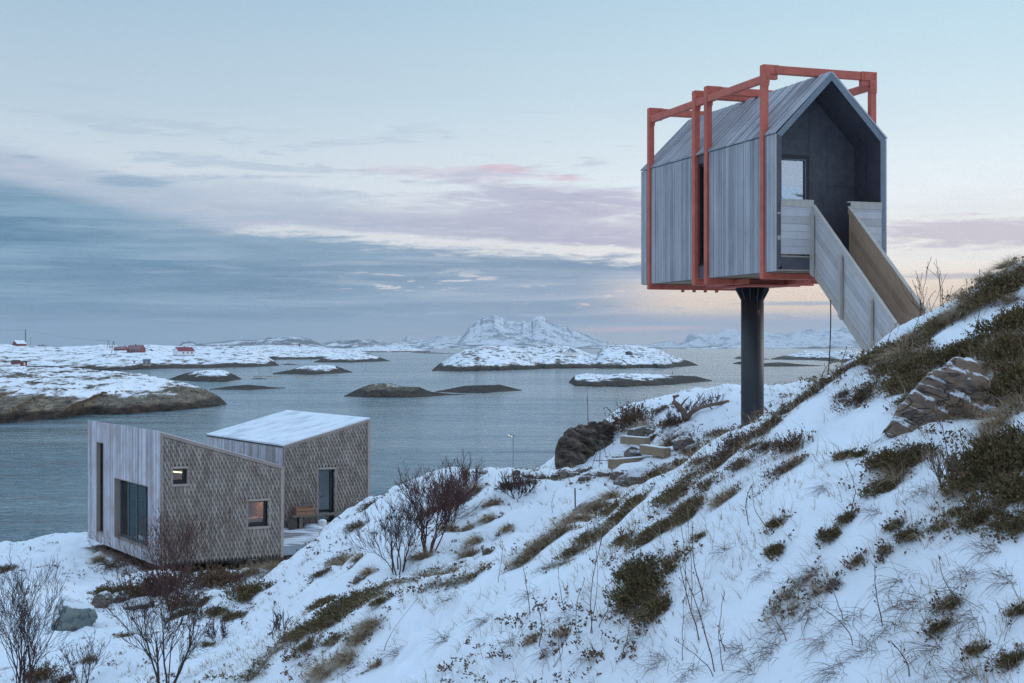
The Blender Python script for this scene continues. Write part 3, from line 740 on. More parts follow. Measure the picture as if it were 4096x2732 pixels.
skerry('tiny awash rock near the floating booms', [(1003, 1516), (1070, 1516)], [(1003, 1515), (1030, 1512), (1070, 1515)], 'isl_dark', 51, kf=1.05, p=0.6, namp=0.2, ns=0.2)

# ------------------------------------------------------------------ far hills and mountains
def mtn_fn(sc_, lo, rockc, snowc=(0.80, 0.82, 0.85, 1)):
    def fn(h, b):
        p = posn(h); g = h.node('ShaderNodeNewGeometry')
        n = h.noise(h.scale(p, 1, 0.8, 1.1, (0, 0.35, 0)), sc_, 9, 0.7, 0.5)
        n2 = h.noise(p, sc_ * 0.22, 4, 0.6, 0.2)
        nz = h.sep(g.outputs['Normal'])[2]
        f = h.add(h.add(h.mul(n, 0.8), h.mul(n2, 0.5)), h.mul(nz, 0.35))
        h.l.new(h.mix(h.smooth(f, lo, lo + 0.14), rockc, snowc), b.inputs['Base Color'])
    return fn
M['hill'] = mat('dusted_far_hills', mtn_fn(0.012, 0.95, lin(56, 66, 74)), rough=0.9)
M['mtn'] = mat('snowy_mountain', mtn_fn(0.006, 0.885, lin(58, 72, 84)), rough=0.9)
M['mtn2'] = mat('pale_snowy_mountain', mtn_fn(0.005, 0.88, lin(56, 68, 80)), rough=0.9)
def range_(label, crest, D0, m, seed, foot=0.9, rough=1.0, nx=420, ny=90, base=None, pw=1.25, ext=0.05):
    a = np.array(crest, float)
    px = np.linspace(a[0, 0], a[-1, 0], nx)
    py = np.interp(px, a[:, 0], a[:, 1])
    zc = CZ - (py - HY) / F * D0
    zc = zc - zc.max() * 0.0
    hmax = zc.max()
    jag = (ridged(px * 0.035, px * 0 + seed, seed, 4) - 0.6) * hmax * 0.05 * rough
    zc = np.maximum(zc + jag * np.clip(zc / hmax * 2, 0, 1), -1.5)
    t = np.concatenate([np.linspace(0, 1, ny), np.linspace(1.04, 1.8, ny // 4)])
    T, PX = np.meshgrid(t, px, indexing='ij')
    D = D0 * (foot + (1 - foot) * T)
    X = (PX - CX) / F * D
    ZC = np.broadcast_to(zc, T.shape)
    f = np.where(T <= 1, T ** pw, 1 - (T - 1) ** 1.0 * 1.3)
    g = ridged(X / hmax * 1.1 + seed, D / hmax * 0.35, seed + 3, 5) - 0.55
    g2 = fbm(X / hmax * 5, D / hmax * 3, seed + 8, 4) - 0.5
    env = np.clip(T * 4, 0, 1) * (0.2 + 0.8 * np.clip((1 - T) * 5, 0, 1)) * np.where(T > 1, 0.2, 1)
    Z = ZC * f + (g * 0.55 + g2 * 0.18) * hmax * 0.42 * env * rough * np.clip(ZC / hmax * 1.6, 0, 1)
    Z = np.maximum(Z, -1.5); Z[0] = -1.5
    o = grid_mesh('hills' if 'hills' in label or 'islets' in label else 'mountain', X, D, Z, m, smooth=False)
    tag(o, label, 'hills' if 'hills' in label or 'islets' in label else 'mountain', kind='structure')
range_('low dark dusted hills on the horizon behind the farm island',
       [(700, 1396), (715, 1384), (730, 1369), (761, 1364), (796, 1374), (868, 1369), (924, 1361), (995, 1359), (1052, 1359), (1072, 1351), (1149, 1345), (1200, 1347), (1230, 1352), (1265, 1368), (1286, 1376), (1327, 1364), (1380, 1362), (1434, 1357), (1449, 1363), (1490, 1356), (1531, 1363), (1551, 1375), (1587, 1367), (1664, 1371), (1704, 1364), (1740, 1375), (1786, 1371), (1842, 1376), (1890, 1380), (1944, 1376), (2000, 1381), (2060, 1380), (2100, 1376), (2159, 1384), (2180, 1396)],
       10300, M['hill'], 5, foot=0.95, rough=0.8, nx=520, pw=0.7)
range_('low dark islets strung along the horizon beside the column',
       [(2290, 1396), (2310, 1388), (2361, 1382), (2430, 1383), (2474, 1374), (2525, 1379), (2586, 1380), (2637, 1389), (2660, 1392), (2690, 1387), (2816, 1387), (2846, 1378), (2872, 1384), (2900, 1382), (2915, 1388), (2943, 1383), (2975, 1391), (3060, 1390), (3142, 1392), (3186, 1387), (3230, 1388), (3262, 1381), (3298, 1389), (3323, 1382), (3366, 1391), (3420, 1390), (3460, 1396)],
       10300, M['hill'], 9, foot=0.96, rough=0.6, nx=460, pw=0.7)
range_('broad twin topped snowy mountain in the middle of the horizon',
       [(1812, 1396), (1830, 1371), (1860, 1334), (1880, 1306), (1904, 1288), (1912, 1284), (1920, 1283), (1931, 1269), (1949, 1266), (1967, 1270), (1979, 1263), (1996, 1263), (2008, 1270), (2026, 1282), (2050, 1279), (2068, 1285), (2083, 1289), (2093, 1281), (2107, 1291), (2124, 1291), (2133, 1275), (2145, 1266), (2166, 1264), (2181, 1272), (2202, 1284), (2247, 1300), (2291, 1318), (2336, 1331), (2366, 1342), (2401, 1358), (2425, 1362), (2437, 1376), (2450, 1396)],
       18000, M['mtn'], 13, foot=0.86, rough=1.0, nx=640, ny=150)
range_('pale chain of snowy peaks behind the column and stair',
       [(2560, 1396), (2600, 1375), (2650, 1368), (2690, 1362), (2715, 1376), (2737, 1358), (2763, 1332), (2781, 1339), (2802, 1333), (2824, 1342), (2853, 1326), (2867, 1339), (2907, 1316), (2936, 1319), (2961, 1326), (3010, 1322), (3059, 1327), (3084, 1335), (3113, 1328), (3142, 1339), (3178, 1324), (3204, 1326), (3233, 1309), (3258, 1322), (3316, 1310), (3352, 1315), (3370, 1307), (3395, 1317), (3450, 1356), (3520, 1396)],
       22500, M['mtn2'], 17, foot=0.9, rough=0.9, nx=520)
range_('faintest snowy peaks in the haze before the broad mountain',
       [(1590, 1396), (1607, 1363), (1630, 1342), (1664, 1351), (1689, 1358), (1720, 1352), (1755, 1340), (1791, 1348), (1837, 1343), (1870, 1360), (1900, 1396)],
       26000, M['mtn2'], 21, foot=0.92, rough=0.9, nx=240)

# snowy ridge behind the viewer (what the glass reflects)
bx = np.linspace(-160, 160, 120); by = np.linspace(-8, -150, 60)
BX, BY = np.meshgrid(bx, by)
BZ = 12 + (np.clip((-BY - 8) / 90, 0, 1) ** 1.1) * 18 + (fbm(BX * 0.03, BY * 0.03, 77, 4) - 0.5) * 10 * np.clip((-BY - 8) / 40, 0, 1) + np.clip(BX, -60, 60) * 0.10
BZ[0] = [gz(float(np.clip(x, -41, 41)), -8.0) - 0.3 for x in bx]
tag(grid_mesh('hillside', BX, BY, BZ, M['isl_mid']), 'snowy hillside behind the viewer', 'hillside', kind='structure')

# ------------------------------------------------------------------ far buildings
def small_house(name, label, cat, base, L, W, Hh, RH, yaw, wall_m, roof_m, openings=(), trim=None, chimney=None, base_m=None, group=None, eave=0.25, door=None):
    """gabled house; local x along the ridge, local y across; front (towards the eye) is y=0"""
    t = thing(name, base, label, cat, group)
    c, s = math.cos(yaw), math.sin(yaw)
    fr = frame(base, (c, s, 0), (-s, c, 0))
    b = MB()
    b.add([fr(0, 0, 0), fr(L, 0, 0), fr(L, W, 0), fr(0, W, 0), fr(0, 0, Hh), fr(L, 0, Hh), fr(L, W, Hh), fr(0, W, Hh), fr(0, W / 2, Hh + RH), fr(L, W / 2, Hh + RH)],
          [(0, 1, 5, 4), (1, 2, 6, 9, 5), (2, 3, 7, 6), (3, 0, 4, 8, 7), (0, 3, 2, 1)])
    b.build('wall', wall_m, t)
    r = MB(); k = RH / (W / 2); th = 0.18
    for sy in (0, 1):
        y0 = -eave if sy == 0 else W + eave
        z0 = Hh - eave * k
        r.prism([fr(-eave, y0, z0), fr(-eave, W / 2, Hh + RH), fr(-eave, W / 2, Hh + RH + th), fr(-eave, y0, z0 + th)], fr(L + eave * 2, 0, 0) - fr(0, 0, 0))
    ro = r.build('roof', roof_m, t)
    if chimney:
        cx, cm = chimney
        MB().box(fr, cx - .3, cx + .3, W / 2 - .3, W / 2 + .3, Hh + RH - .3, Hh + RH + 1.0).build('chimney', cm, ro)
    if base_m:
        MB().box(fr, 0.05, L - .05, 0.05, W - .05, -2.2, -0.0).build('foundation', base_m, t)
    for side, x, z, ww, hh in openings:
        e = 0.06
        if side == 'y': q = lambda a, bb, cc: fr(x + a, -bb, z + cc)
        else: q = lambda a, bb, cc: fr(-bb if side == 'x' else L + bb, x + a, z + cc)
        fo = MB()
        for a0, a1, c0, c1 in ((-.12, ww + .12, -.12, 0), (-.12, ww + .12, hh, hh + .12), (-.12, 0, 0, hh), (ww, ww + .12, 0, hh), (ww / 2 - .04, ww / 2 + .04, 0, hh)):
            fo.hexa([q(a0, 0, c0), q(a1, 0, c0), q(a1, e, c0), q(a0, e, c0), q(a0, 0, c1), q(a1, 0, c1), q(a1, e, c1), q(a0, e, c1)])
        wo = fo.build('window', trim or M['white_paint'], t)
        MB().hexa([q(0, -.02, 0), q(ww, -.02, 0), q(ww, .03, 0), q(0, .03, 0), q(0, -.02, hh), q(ww, -.02, hh), q(ww, .03, hh), q(0, .03, hh)]).build('pane', M['black'], wo)
    if door:
        side, x, ww, hh, dm = door
        if side == 'y': q = lambda a, bb, cc: fr(x + a, -bb, cc)
        else: q = lambda a, bb, cc: fr(-bb if side == 'x' else L + bb, x + a, cc)
        MB().hexa([q(0, -.02, 0), q(ww, -.02, 0), q(ww, .08, 0), q(0, .08, 0), q(0, -.02, hh), q(ww, -.02, hh), q(ww, .08, hh), q(0, .08, hh)]).build('door', dm, t)
    return t, fr

p = isl_hit(FAR, 713, 1423); p.z += 0.5
small_house('house', 'white cottage with a bright red roof on the farm island', 'house', p + Vector((0, 0, 0)), 14.0, 8.0, 3.1, 2.9, math.radians(43), M['white_paint'], M['red_roof'],
            [('y', 3.8, 1.1, 1.2, 1.3), ('y', 7.4, 1.1, 1.2, 1.3), ('y', 11.0, 1.1, 1.2, 1.3)], chimney=(7.5, M['red_roof']), base_m=M['foundation'])
p = isl_hit(FAR, 66, 1384)
small_house('barn', 'dark red barn with a snowy roof beside the tall pole', 'barn', p, 8.5, 8.7, 2.0, 2.8, math.radians(45), M['red_paint'], M['snow'], [], trim=M['white_paint'])
p = isl_hit(FAR, 508, 1409)
small_house('farmhouse', 'long low farmhouse under a frosted mauve roof', 'farmhouse', p, 12.5, 7, 2.6, 2.8, math.radians(-16), M['red_paint'], M['mauve_roof'],
            [('y', 3, 0.8, 1.0, 1.3), ('y', 5.5, 0.8, 1.0, 1.3), ('y', 8, 0.8, 1.0, 1.3), ('y', 10.5, 0.8, 1.0, 1.3)], chimney=(6, M['black']))
p = isl_hit(FAR, 456, 1402)
small_house('outbuilding', 'low annex with a broad snow patched roof beside the farmhouse', 'outbuilding', p, 9, 7, 1.2, 1.8, math.radians(-12), M['red_paint'], M['mauve_roof'], [])
p = isl_hit(FAR, 80, 1462)
small_house('shed', 'little red shed with a white door above the near strait', 'shed', p, 2.8, 3.0, 2.0, 0.7, math.radians(-50), M['red_paint'], M['slate'], [], door=('x+', 0.9, 1.0, 1.9, M['white_paint']))
p = isl_hit(FAR, 44, 1456)
small_house('shed', 'low red brown shed half buried in snow beside the little red one', 'shed', p, 5.0, 3.4, 1.4, 0.9, math.radians(-30), M['red_paint'], M['shed_wood'], [])
p = isl_hit(FAR, 572, 1462); p.z += 0.6
small_house('boathouse', 'weathered grey boathouse at the rocky shore of the farm island', 'boathouse', p, 4.4, 4, 2.9, 0.6, math.radians(10), M['grey_board'], M['grey_board'], [], base_m=M['tan'], door=('y', 1.6, 1.0, 2.4, M['tan']))
p = isl_hit(FAR, 533, 1455)
small_house('hut', 'tiny orange hut beside the grey boathouse', 'hut', p, 1.0, 1.0, 1.5, 0.3, 0.3, M['tan'], M['red_roof'], [])
p = isl_hit(MID, 2289, 1428); p.z += 0.5
small_house('cottage', 'white cottage with a grey slate roof on the domed island', 'cottage', p, 6.8, 6.0, 2.9, 2.1, math.radians(62), M['white_paint'], M['slate'],
            [('y', 1.4, 1.0, .9, 1.2), ('y', 4.6, 1.0, .9, 1.2), ('x', 2.6, 3.2, .8, .9)], chimney=(2.6, M['black']), base_m=M['foundation'])
p = isl_hit(MID, 2521, 1421)
small_house('shed', 'small dark tarred shed on the domed island', 'shed', p, 3.3, 3.9, 1.9, 0.9, math.radians(55), M['shed_wood'], M['slate'], [], door=('y', 1.4, 1.0, 1.7, M['old_wood']))

def apole(px, py_b, py_t, label, spread=0.0, two=False, wpx=3.0):
    b = isl_hit(FAR, px, py_b); D = b.y
    top = CZ - (py_t - HY) / F * D
    r = wpx / 2 / F * D
    t = thing('utility_pole', b, label, 'utility pole', 'poles on the farm island')
    if two:
        for s in (-1, 1):
            MB().tube([b + Vector((s * spread, 0, -0.5)), Vector((b.x + s * spread * .1, b.y, top))], r, 6).build('leg', M['old_wood'], t)
    else:
        MB().tube([b - Vector((0, 0, .5)), Vector((b.x, b.y, top))], r, 6).build('post', M['old_wood'], t)
    MB().box(frame((b.x, b.y, top - 0.5), (1, 0, 0), (0, 1, 0)), -0.8, 0.8, -.1, .1, 0, .18).build('crossarm', M['old_wood'], t)
    return Vector((b.x, b.y, top - 0.2))
w0 = apole(103, 1380, 1318, 'tall stout power pole beside the red barn', wpx=4.2)
w1 = apole(123, 1380, 1349, 'short thin pole next to the tall stout one', wpx=1.2)
w2 = apole(433, 1398, 1362, 'thin splayed pole pair farther from the farmhouse', 1.6, True, 1.4)
w3 = apole(455, 1414, 1365, 'dark splayed pole pair before the farmhouse', 1.7, True, 2.2)
for a, b, lab in ((w0, w2, 'long overhead wire from the tall pole to the splayed pair'), (w0 + Vector((-190, -60, 0.0)), w0, 'overhead wire leaving the tall pole past the barn')):
    pts = []
    for i in range(25):
        u = i / 24; q = a.lerp(b, u); q.z -= 4 * u * (1 - u) * (a - b).length * 0.012
        pts.append(q)
    tag(MB().tube(pts, 0.055, 3).build('overhead_wire', M['cable']), lab, 'wire', 'overhead wires')
def markpost(px, pyb, pyt, D, label, wpx=2.0, lab2=None):
    a = P(px, pyb, D); b = P(px, pyt, D)
    t = MB().tube([a - Vector((0, 0, 0.6)), a.lerp(b, .6), b], [wpx / 2 / F * D, wpx / 2.3 / F * D, wpx / 3 / F * D], 5)
    t.tube([b, b + Vector((0, 0, .25))], [wpx / 1.4 / F * D, wpx / 3 / F * D], 5)
    tag(t.build('mark_post', M['shed_wood'], origin=a), label, 'mark post', 'posts standing on the skerries')
markpost(1520, 1442, 1421, 1330, 'thin dark mark post on the tip of the snowy point', 1.6)
markpost(1426, 1431, 1413, 1480, 'thin mark post on top of the snowy point', 1.2)
markpost(1345, 1470, 1463, 760, 'first short post on the two post skerry', 1.6)
markpost(1352, 1470, 1463, 760, 'second short post on the two post skerry', 1.6)
markpost(2690, 1502, 1489, 640, 'short twin post on the flat patchy skerry', 3)
b = P(1198, 1378, 1700); t = thing('beacon', b, 'tiny red navigation beacon on the flat snowy island', 'beacon')
MB().tube([b - Vector((0, 0, 2.0)), b + Vector((0, 0, 1.4))], [.9, .7], 8).build('tower', M['red_paint'], t)
MB().tube([b + Vector((0, 0, 1.4)), b + Vector((0, 0, 2.0))], [1.0, .2], 8).build('lantern', M['white_paint'], t)
for i, (x0, x1, y) in enumerate([(1012, 1055, 1506), (1060, 1125, 1507), (1170, 1237, 1508)]):
    D = CZ * F / (y - HY) ; a = P(x0, y, D); e = P(x1, y, D); a.z = e.z = 0.12
    t = MB().tube([a, a.lerp(e, .5) + Vector((0, 0.6, 0)), e], [.22, .3, .22], 8)
    for k in range(5):
        q = a.lerp(e, (k + .5) / 5); t.tube([q, q + Vector((0, 0, .5))], .06, 5)
    tag(t.build('floating_boom', M['tan'], origin=a), ['shortest pale floating boom by the snow capped skerry', 'middle pale floating boom on the strait', 'pale floating boom under the two post skerry'][i], 'boom', 'floating booms on the strait')
for px, pyb, wd, hh, lab in ((168, 1383, 34, 9, 'leafless brown thicket on the skyline by the thin pole'), (555, 1400, 26, 14, 'leafless thicket behind the farmhouse roof'), (603, 1402, 16, 10, 'small leafless thicket between farmhouse and white cottage'), (28, 1435, 20, 10, 'brown thicket above the half buried shed')):
    b = isl_hit(FAR, px, pyb); D = b.y; k = D / F; t = MB(); rr = random.Random(px)
    for i in range(60):
        x = rr.uniform(-.5, .5) * wd * k; hgt = hh * k * rr.uniform(.4, 1) * (1 - (2 * x / (wd * k)) ** 2 * .6)
        q = b + Vector((x, rr.uniform(-1, 1) * 2, -0.3)); t.tube([q, q + Vector((rr.uniform(-.5, .5), 0, hgt))], [.12, .04], 3, False)
    tag(t.build('thicket', M['bark_red'], origin=b), lab, 'thicket', 'thickets on the farm island')
# ------------------------------------------------------------------ raised cabin
rnd = random.Random(11)
aw = math.atan2(0.324, 0.946)
WX = Vector((math.cos(aw), math.sin(aw), 0)); WB = Vector((-math.sin(aw), math.cos(aw), 0))
T0 = Vector((4.89, 26.3, 0))
tf = frame(T0, WX, WB)                    # x: along the gable, y: back from the gable, z: height over the sea
CW, CL, Z0, ZE, ZA = 2.34, 6.05, 15.40, 17.94, 19.11
tower = thing('cabin', tf(CW / 2, CL / 2, 15.26), 'grey timber cabin raised on a single black column, with red steel frames', 'cabin')
FR_T = [(.38, .50), (2.70, 2.83), (3.25, 3.38), (5.50, 5.62)]    # portal frames, distance back from the gable
RISE = (ZA - ZE) / (CW / 2)
def in_slot(t): return any(a - .012 < t < b + .012 for a, b in FR_T)
def board_run(t0, t1, f, wmin=.032, wmax=.056, gap=.009):
    t = t0
    while t < t1 - .012:
        wd = min(rnd.uniform(wmin, wmax), t1 - t)
        f(t, t + wd - gap, rnd.uniform(0, .012)); t += wd
WIN = (2.86, 3.22)
side = MB(); sider = MB(); roofb = MB(); roofr = MB()
segs = [(0, .365), (.515, 2.685), (2.845, 3.235), (3.395, 5.485), (5.635, CL)]
for a, b in segs:
    short = (2.8 < a < 3)
    def wallb(t0, t1, o, a=a, short=short):
        if short:
            side.box(tf, .05 - o, .08, t0, t1, Z0 + .02, 15.64)
            side.box(tf, .05 - o, .08, t0, t1, 17.78, ZE - .02)
        else:
            side.box(tf, -.022 - o, .0, t0, t1, Z0, ZE - .004)
    board_run(a, b, wallb)
    def wallr(t0, t1, o, short=short):
        sider.box(tf, CW, CW + .022 + o, t0, t1, Z0, ZE - .004)
    if not short: board_run(a, b, wallr, .05, .09)
def roofboard(t0, t1, o, short=False):
    d = 0.0 if not short else -.05
    n = Vector((-RISE, 0, 1)).normalized()
    e0 = (-.03 - d * .2, ZE + .01); e1 = (CW / 2 - .004, ZA + .035)
    def q(x, z, k, t): return tf(x, t, z) + (WX * n.x + Vector((0, 0, n.z))) * k
    k0, k1 = .0 + d, .024 + o + d
    roofb.hexa([q(e0[0], e0[1], k0, t0), q(e1[0], e1[1], k0, t0), q(e1[0], e1[1], k0, t1), q(e0[0], e0[1], k0, t1),
                q(e0[0], e0[1], k1, t0), q(e1[0], e1[1], k1, t0), q(e1[0], e1[1], k1, t1), q(e0[0], e0[1], k1, t1)])
    n2 = Vector((RISE, 0, 1)).normalized()
    def q2(x, z, k, t): return tf(x, t, z) + (WX * n2.x + Vector((0, 0, n2.z))) * k
    e0 = (CW + .03, ZE + .01); e1 = (CW / 2 + .004, ZA + .035)
    roofr.hexa([q2(e0[0], e0[1], k0, t0), q2(e1[0], e1[1], k0, t0), q2(e1[0], e1[1], k0, t1), q2(e0[0], e0[1], k0, t1),
                q2(e0[0], e0[1], k1, t0), q2(e1[0], e1[1], k1, t0), q2(e1[0], e1[1], k1, t1), q2(e0[0], e0[1], k1, t1)])
board_run(0, CL, roofboard)
side.build('wall_cladding', M['tower_wood'], tower)
sider.build('wall_cladding', M['tower_wood'], tower)
roofb.build('roof', M['tower_wood'], tower)
roofr.build('roof', M['tower_wood'], tower)
# shell under the cladding
sh = MB()
I = .11
def loop(x0, x1, zb, ze, za): return [(x0, zb), (x1, zb), (x1, ze), ((x0 + x1) / 2, za), (x0, ze)]
outer = loop(.001, CW - .001, Z0 + .01, ZE - .002, ZA + .03)
inner = loop(I, CW - I, Z0 + .16, ZE - .04, ZA - .145)
for t0, t1, L1, L2 in ((0.012, CL - .01, outer, inner),):
    n = 5
    vs = [tf(x, t0, z) for x, z in L1] + [tf(x, t0, z) for x, z in L2] + [tf(x, t1, z) for x, z in L1] + [tf(x, t1, z) for x, z in L2]
    fs = []
    for i in range(n):
        j = (i + 1) % n
        fs += [(n + i, n + j, 3 * n + j, 3 * n + i)]
        if i != 4: fs += [(i, 2 * n + i, 2 * n + j, j)]
    # outer faces of the window side are cut for the slot window
    sh.add(vs, fs)
for (t0, t1, z0, z1) in ((.012, 2.86, Z0 + .01, ZE - .002), (3.22, CL - .01, Z0 + .01, ZE - .002), (2.86, 3.22, Z0 + .01, 15.66), (2.86, 3.22, 17.76, ZE - .002)):
    sh.add([tf(.001, t0, z0), tf(.001, t1, z0), tf(.001, t1, z1), tf(.001, t0, z1)], [(0, 3, 2, 1)])
sh.build('shell', M['panel'], tower)
# light fascia round the gable opening
fa = MB()
fo, fi = loop(.0, CW, Z0 + .01, ZE, ZA + .036), loop(.105, CW - .105, Z0 + .10, ZE - .043, ZA - .112)
segn = [(2, 3), (3, 4)]
def fasc(i, j, m, nm):
    f = MB()
    a, b, c, d_ = fo[i], fo[j], fi[j], fi[i]
    pts = [tf(a[0], -.004, a[1]), tf(b[0], -.004, b[1]), tf(c[0], -.004, c[1]), tf(d_[0], -.004, d_[1])]
    f.prism(pts, WB * .02); return f.build(nm, m, tower)
fasc(2, 3, M['panel_light'], 'fascia'); fasc(3, 4, M['panel_light'], 'fascia'); fasc(1, 2, M['panel_light'], 'fascia'); fasc(4, 0, M['panel'], 'fascia')
ed = MB()      # thin bare wood edge of the left cladding and roof
ed.box(tf, -.034, -.001, -.006, .0, Z0, ZE)
ed.build('cladding_edge', M['pine_edge'], tower)
# porch inside: back wall with a door opening, floor
PD = .90; DX0, DX1, DZ1, FZ = .30, 1.22, 17.70, 15.62
bw = MB()
poly = [Vector((x, z, 0)) for x, z in inner]
hole = [Vector((DX0, FZ, 0)), Vector((DX1, FZ, 0)), Vector((DX1, DZ1, 0)), Vector((DX0, DZ1, 0))]
def wall2d(mb, fr3, outerp, holes, depth=None):
    loops = [[Vector((x, z, 0)) for x, z in outerp]] + [[Vector((x, z, 0)) for x, z in hh] for hh in holes]
    tris = tessellate_polygon(loops)
    flat = [p for l in loops for p in l]
    mb.add([fr3(p.x, 0, p.y) for p in flat], tris)
    if depth:
        for hh in holes:
            n = len(hh)
            vs = [fr3(x, 0, z) for x, z in hh] + [fr3(x, depth, z) for x, z in hh]
            mb.add(vs, [(i, (i + 1) % n, n + (i + 1) % n, n + i) for i in range(n)])
tfb = lambda x, y, z: tf(x, y + PD, z)
wall2d(bw, tfb, inner, [[(DX0, FZ), (DX1, FZ), (DX1, DZ1), (DX0, DZ1)]], .08)
bw.build('porch_back_wall', M['panel'], tower)
sm = MB()
e = .003
def seam(x0, z0, x1, z1): sm.box(tf, min(x0, x1) - .003, max(x0, x1) + .003, PD - e, PD + .001, min(z0, z1) - .003, max(z0, z1) + .003)
seam(.52, 17.78, .52, 18.24); seam(.52, 18.02, 1.22, 18.02); seam(1.62, 16.95, 1.62, 18.2); seam(1.62, 17.12, 2.2, 17.12); seam(1.22, 17.75, 1.22, 18.6)
sm.box(tf, CW - I - .003, CW - I + .001, .47, .476, 15.6, ZE - .05)
sm.build('panel_joints', M['black'], tower)
sc_ = MB()
for (x, z) in [(.54, 18.2), (.54, 17.85), (.8, 18.05), (1.15, 18.0), (1.15, 18.4), (1.64, 18.1), (1.64, 17.5), (1.64, 16.9), (2.1, 17.15), (2.1, 17.6)]:
    sc_.box(tf, x - .008, x + .008, PD - .006, PD, z - .008, z + .008)
for k in range(7):
    z = 15.9 + k * .3; sc_.box(tf, CW - I - .006, CW - I, .28, .296, z, z + .014); sc_.box(tf, CW - I - .006, CW - I, .62, .636, z, z + .014)
sc_.build('screws', M['panel_light'], tower)
MB().box(tf, I, CW - I, .0, PD + 3, Z0 + .17, FZ).build('porch_floor', M['deck'], tower)
MB().box(tf, -.0, CW, -.012, .0, Z0 + .005, Z0 + .035).build('sill', M['trim'], tower)
MB().box(tf, .105, .90, -.010, .0, Z0 + .035, FZ + .06).build('skirt_panel', M['panel'], tower)
# glazed door
dr = MB()
for x0, x1, z0, z1 in ((DX0, DX0 + .09, FZ, DZ1), (DX1 - .075, DX1, FZ, DZ1), (DX0 + .09, DX1 - .075, DZ1 - .08, DZ1), (DX0 + .09, DX1 - .075, FZ, FZ + .10)):
    dr.box(tf, x0, x1, PD - .012, PD + .06, z0, z1)
do = dr.build('door', M['black'], tower)
MB().box(tf, DX0 + .09, DX1 - .075, PD + .02, PD + .03, FZ + .1, DZ1 - .08).build('pane', M['glass_door'], do)
inr = MB()
for x0, x1, z0, z1 in ((DX1 - .098, DX1 - .076, FZ + .1, DZ1 - .08), (DX0 + .1, DX1 - .098, DZ1 - .104, DZ1 - .082)):
    inr.box(tf, x0, x1, PD - .02, PD - .012, z0, z1)
inr.build('glazing_bead', M['panel_light'], do)
MB().box(tf, .82, .88, 2.0, 2.02, FZ, 17.35).build('inner_post', M['white_paint'], tower)
# inside: floor, far glazed end
MB().box(tf, .75, .82, 1.2, 1.9, 17.0, 17.02).build('shelf', M['interior'], tower)
gb = MB()
wall2d(gb, lambda x, y, z: tf(x, CL - .02 - y, z), inner, [[(.4, 15.8), (1.94, 15.8), (1.94, 17.9), (.4, 17.9)]], -.06)
gb.build('rear_wall', M['tower_wood'], tower)
MB().box(tf, .4, 1.94, CL - .05, CL - .04, 15.8, 17.9).build('rear_pane', M['glass'], tower)
# slot window
wf = MB()
for t0, t1, z0, z1 in ((2.86, 2.90, 15.66, 17.76), (3.18, 3.22, 15.66, 17.76), (2.90, 3.18, 15.66, 15.71), (2.90, 3.18, 17.71, 17.76)):
    wf.box(tf, .03, .10, t0, t1, z0, z1)
wo = wf.build('window', M['black'], tower)
MB().box(tf, .055, .065, 2.90, 3.18, 15.71, 17.71).build('pane', M['glass'], wo)
# underside
un = MB()
for k in range(16):
    un.box(tf, k * CW / 16 + .004, (k + 1) * CW / 16 - .004, .02, CL - .02, Z0 - .008, Z0 + .008)
un.build('underside_boards', M['beam'], tower)

# red portal frames
ZT, ZB = 19.29, 15.27
def bolt(mb, x, y, z, ax):
    # bolt head sticking out along -y (ax 'y') or -x
    r, o = .017, .018
    if ax == 'y': pts = [tf(x + r * math.cos(k * PI / 3), y, z + r * math.sin(k * PI / 3)) for k in range(6)]; mb.prism(pts, -WB * o)
    else: pts = [tf(x, y + r * math.cos(k * PI / 3), z + r * math.sin(k * PI / 3)) for k in range(6)]; mb.prism(pts, -WX * o)
XL0, XL1, XR0, XR1 = -.075, .05, CW - .07, CW + .055
for k, (a, b) in enumerate(FR_T):
    g = MB(); g.box(tf, XL1, XR0, a + .004, b - .004, ZT - .155, ZT - .002)
    pf = g.build('portal_frame', M['red'], tower, bevel=.006)
    MB().box(tf, XL0, XL1, a, b, ZB, ZT).build('post', M['red'], pf, bevel=.006)
    MB().box(tf, XR0, XR1, a, b, ZB, ZT).build('post', M['red'], pf, bevel=.006)
    MB().box(tf, XL1, XR0, a + .004, b - .004, ZB, ZB + .115).build('floor_beam', M['red'], pf, bevel=.006)
    for s, x0 in ((1, XL0), (-1, XR1)):
        if s == 1: xa, xb, xc = x0 - .002, x0 + .13, x0 + .34
        else: xa, xb, xc = x0 + .002, x0 - .13, x0 - .34
        pts = [(xa, ZT + .003), (xc, ZT + .003), (xc, ZT - .165), (xb + s * .03, ZT - .165), (xb, ZT - .40), (xa, ZT - .40)]
        MB().prism([tf(x, a - .014, z) for x, z in pts], WB * .012).build('corner_plate', M['red'], pf, bevel=.003)
        MB().prism([tf(x, a - .014, z) for x, z in [(xa, ZB - .003), (xc, ZB - .003), (xc, ZB + .12), (xb, ZB + .12), (xb, ZB + .34), (xa, ZB + .34)]], WB * .012).build('corner_plate', M['red'], pf, bevel=.003)
        bo = MB()
        for (bx_, bz) in ((.045, .04), (.045, .115), (.27, .045), (.27, .115), (.07, .24), (.07, .33)):
            bolt(bo, x0 + s * bx_, a - .014, ZT - bz, 'y')
        for (bx_, bz) in ((.06, .05), (.25, .05), (.06, .22)):
            bolt(bo, x0 + s * bx_, a - .014, ZB + bz, 'y')
        bo.build('bolts', M['red'], pf)
        xh = XL1 if s == 1 else XR0 - .20
        MB().box(tf, xh, xh + .20, a + .01, b - .01, ZT - .26, ZT - .155).build('haunch', M['red'], pf, bevel=.004)
    MB().box(tf, CW / 2 - .05, CW / 2 + .05, a + .02, b - .02, ZA + .0, ZT - .155).build('roof_bracket', M['red'], pf)
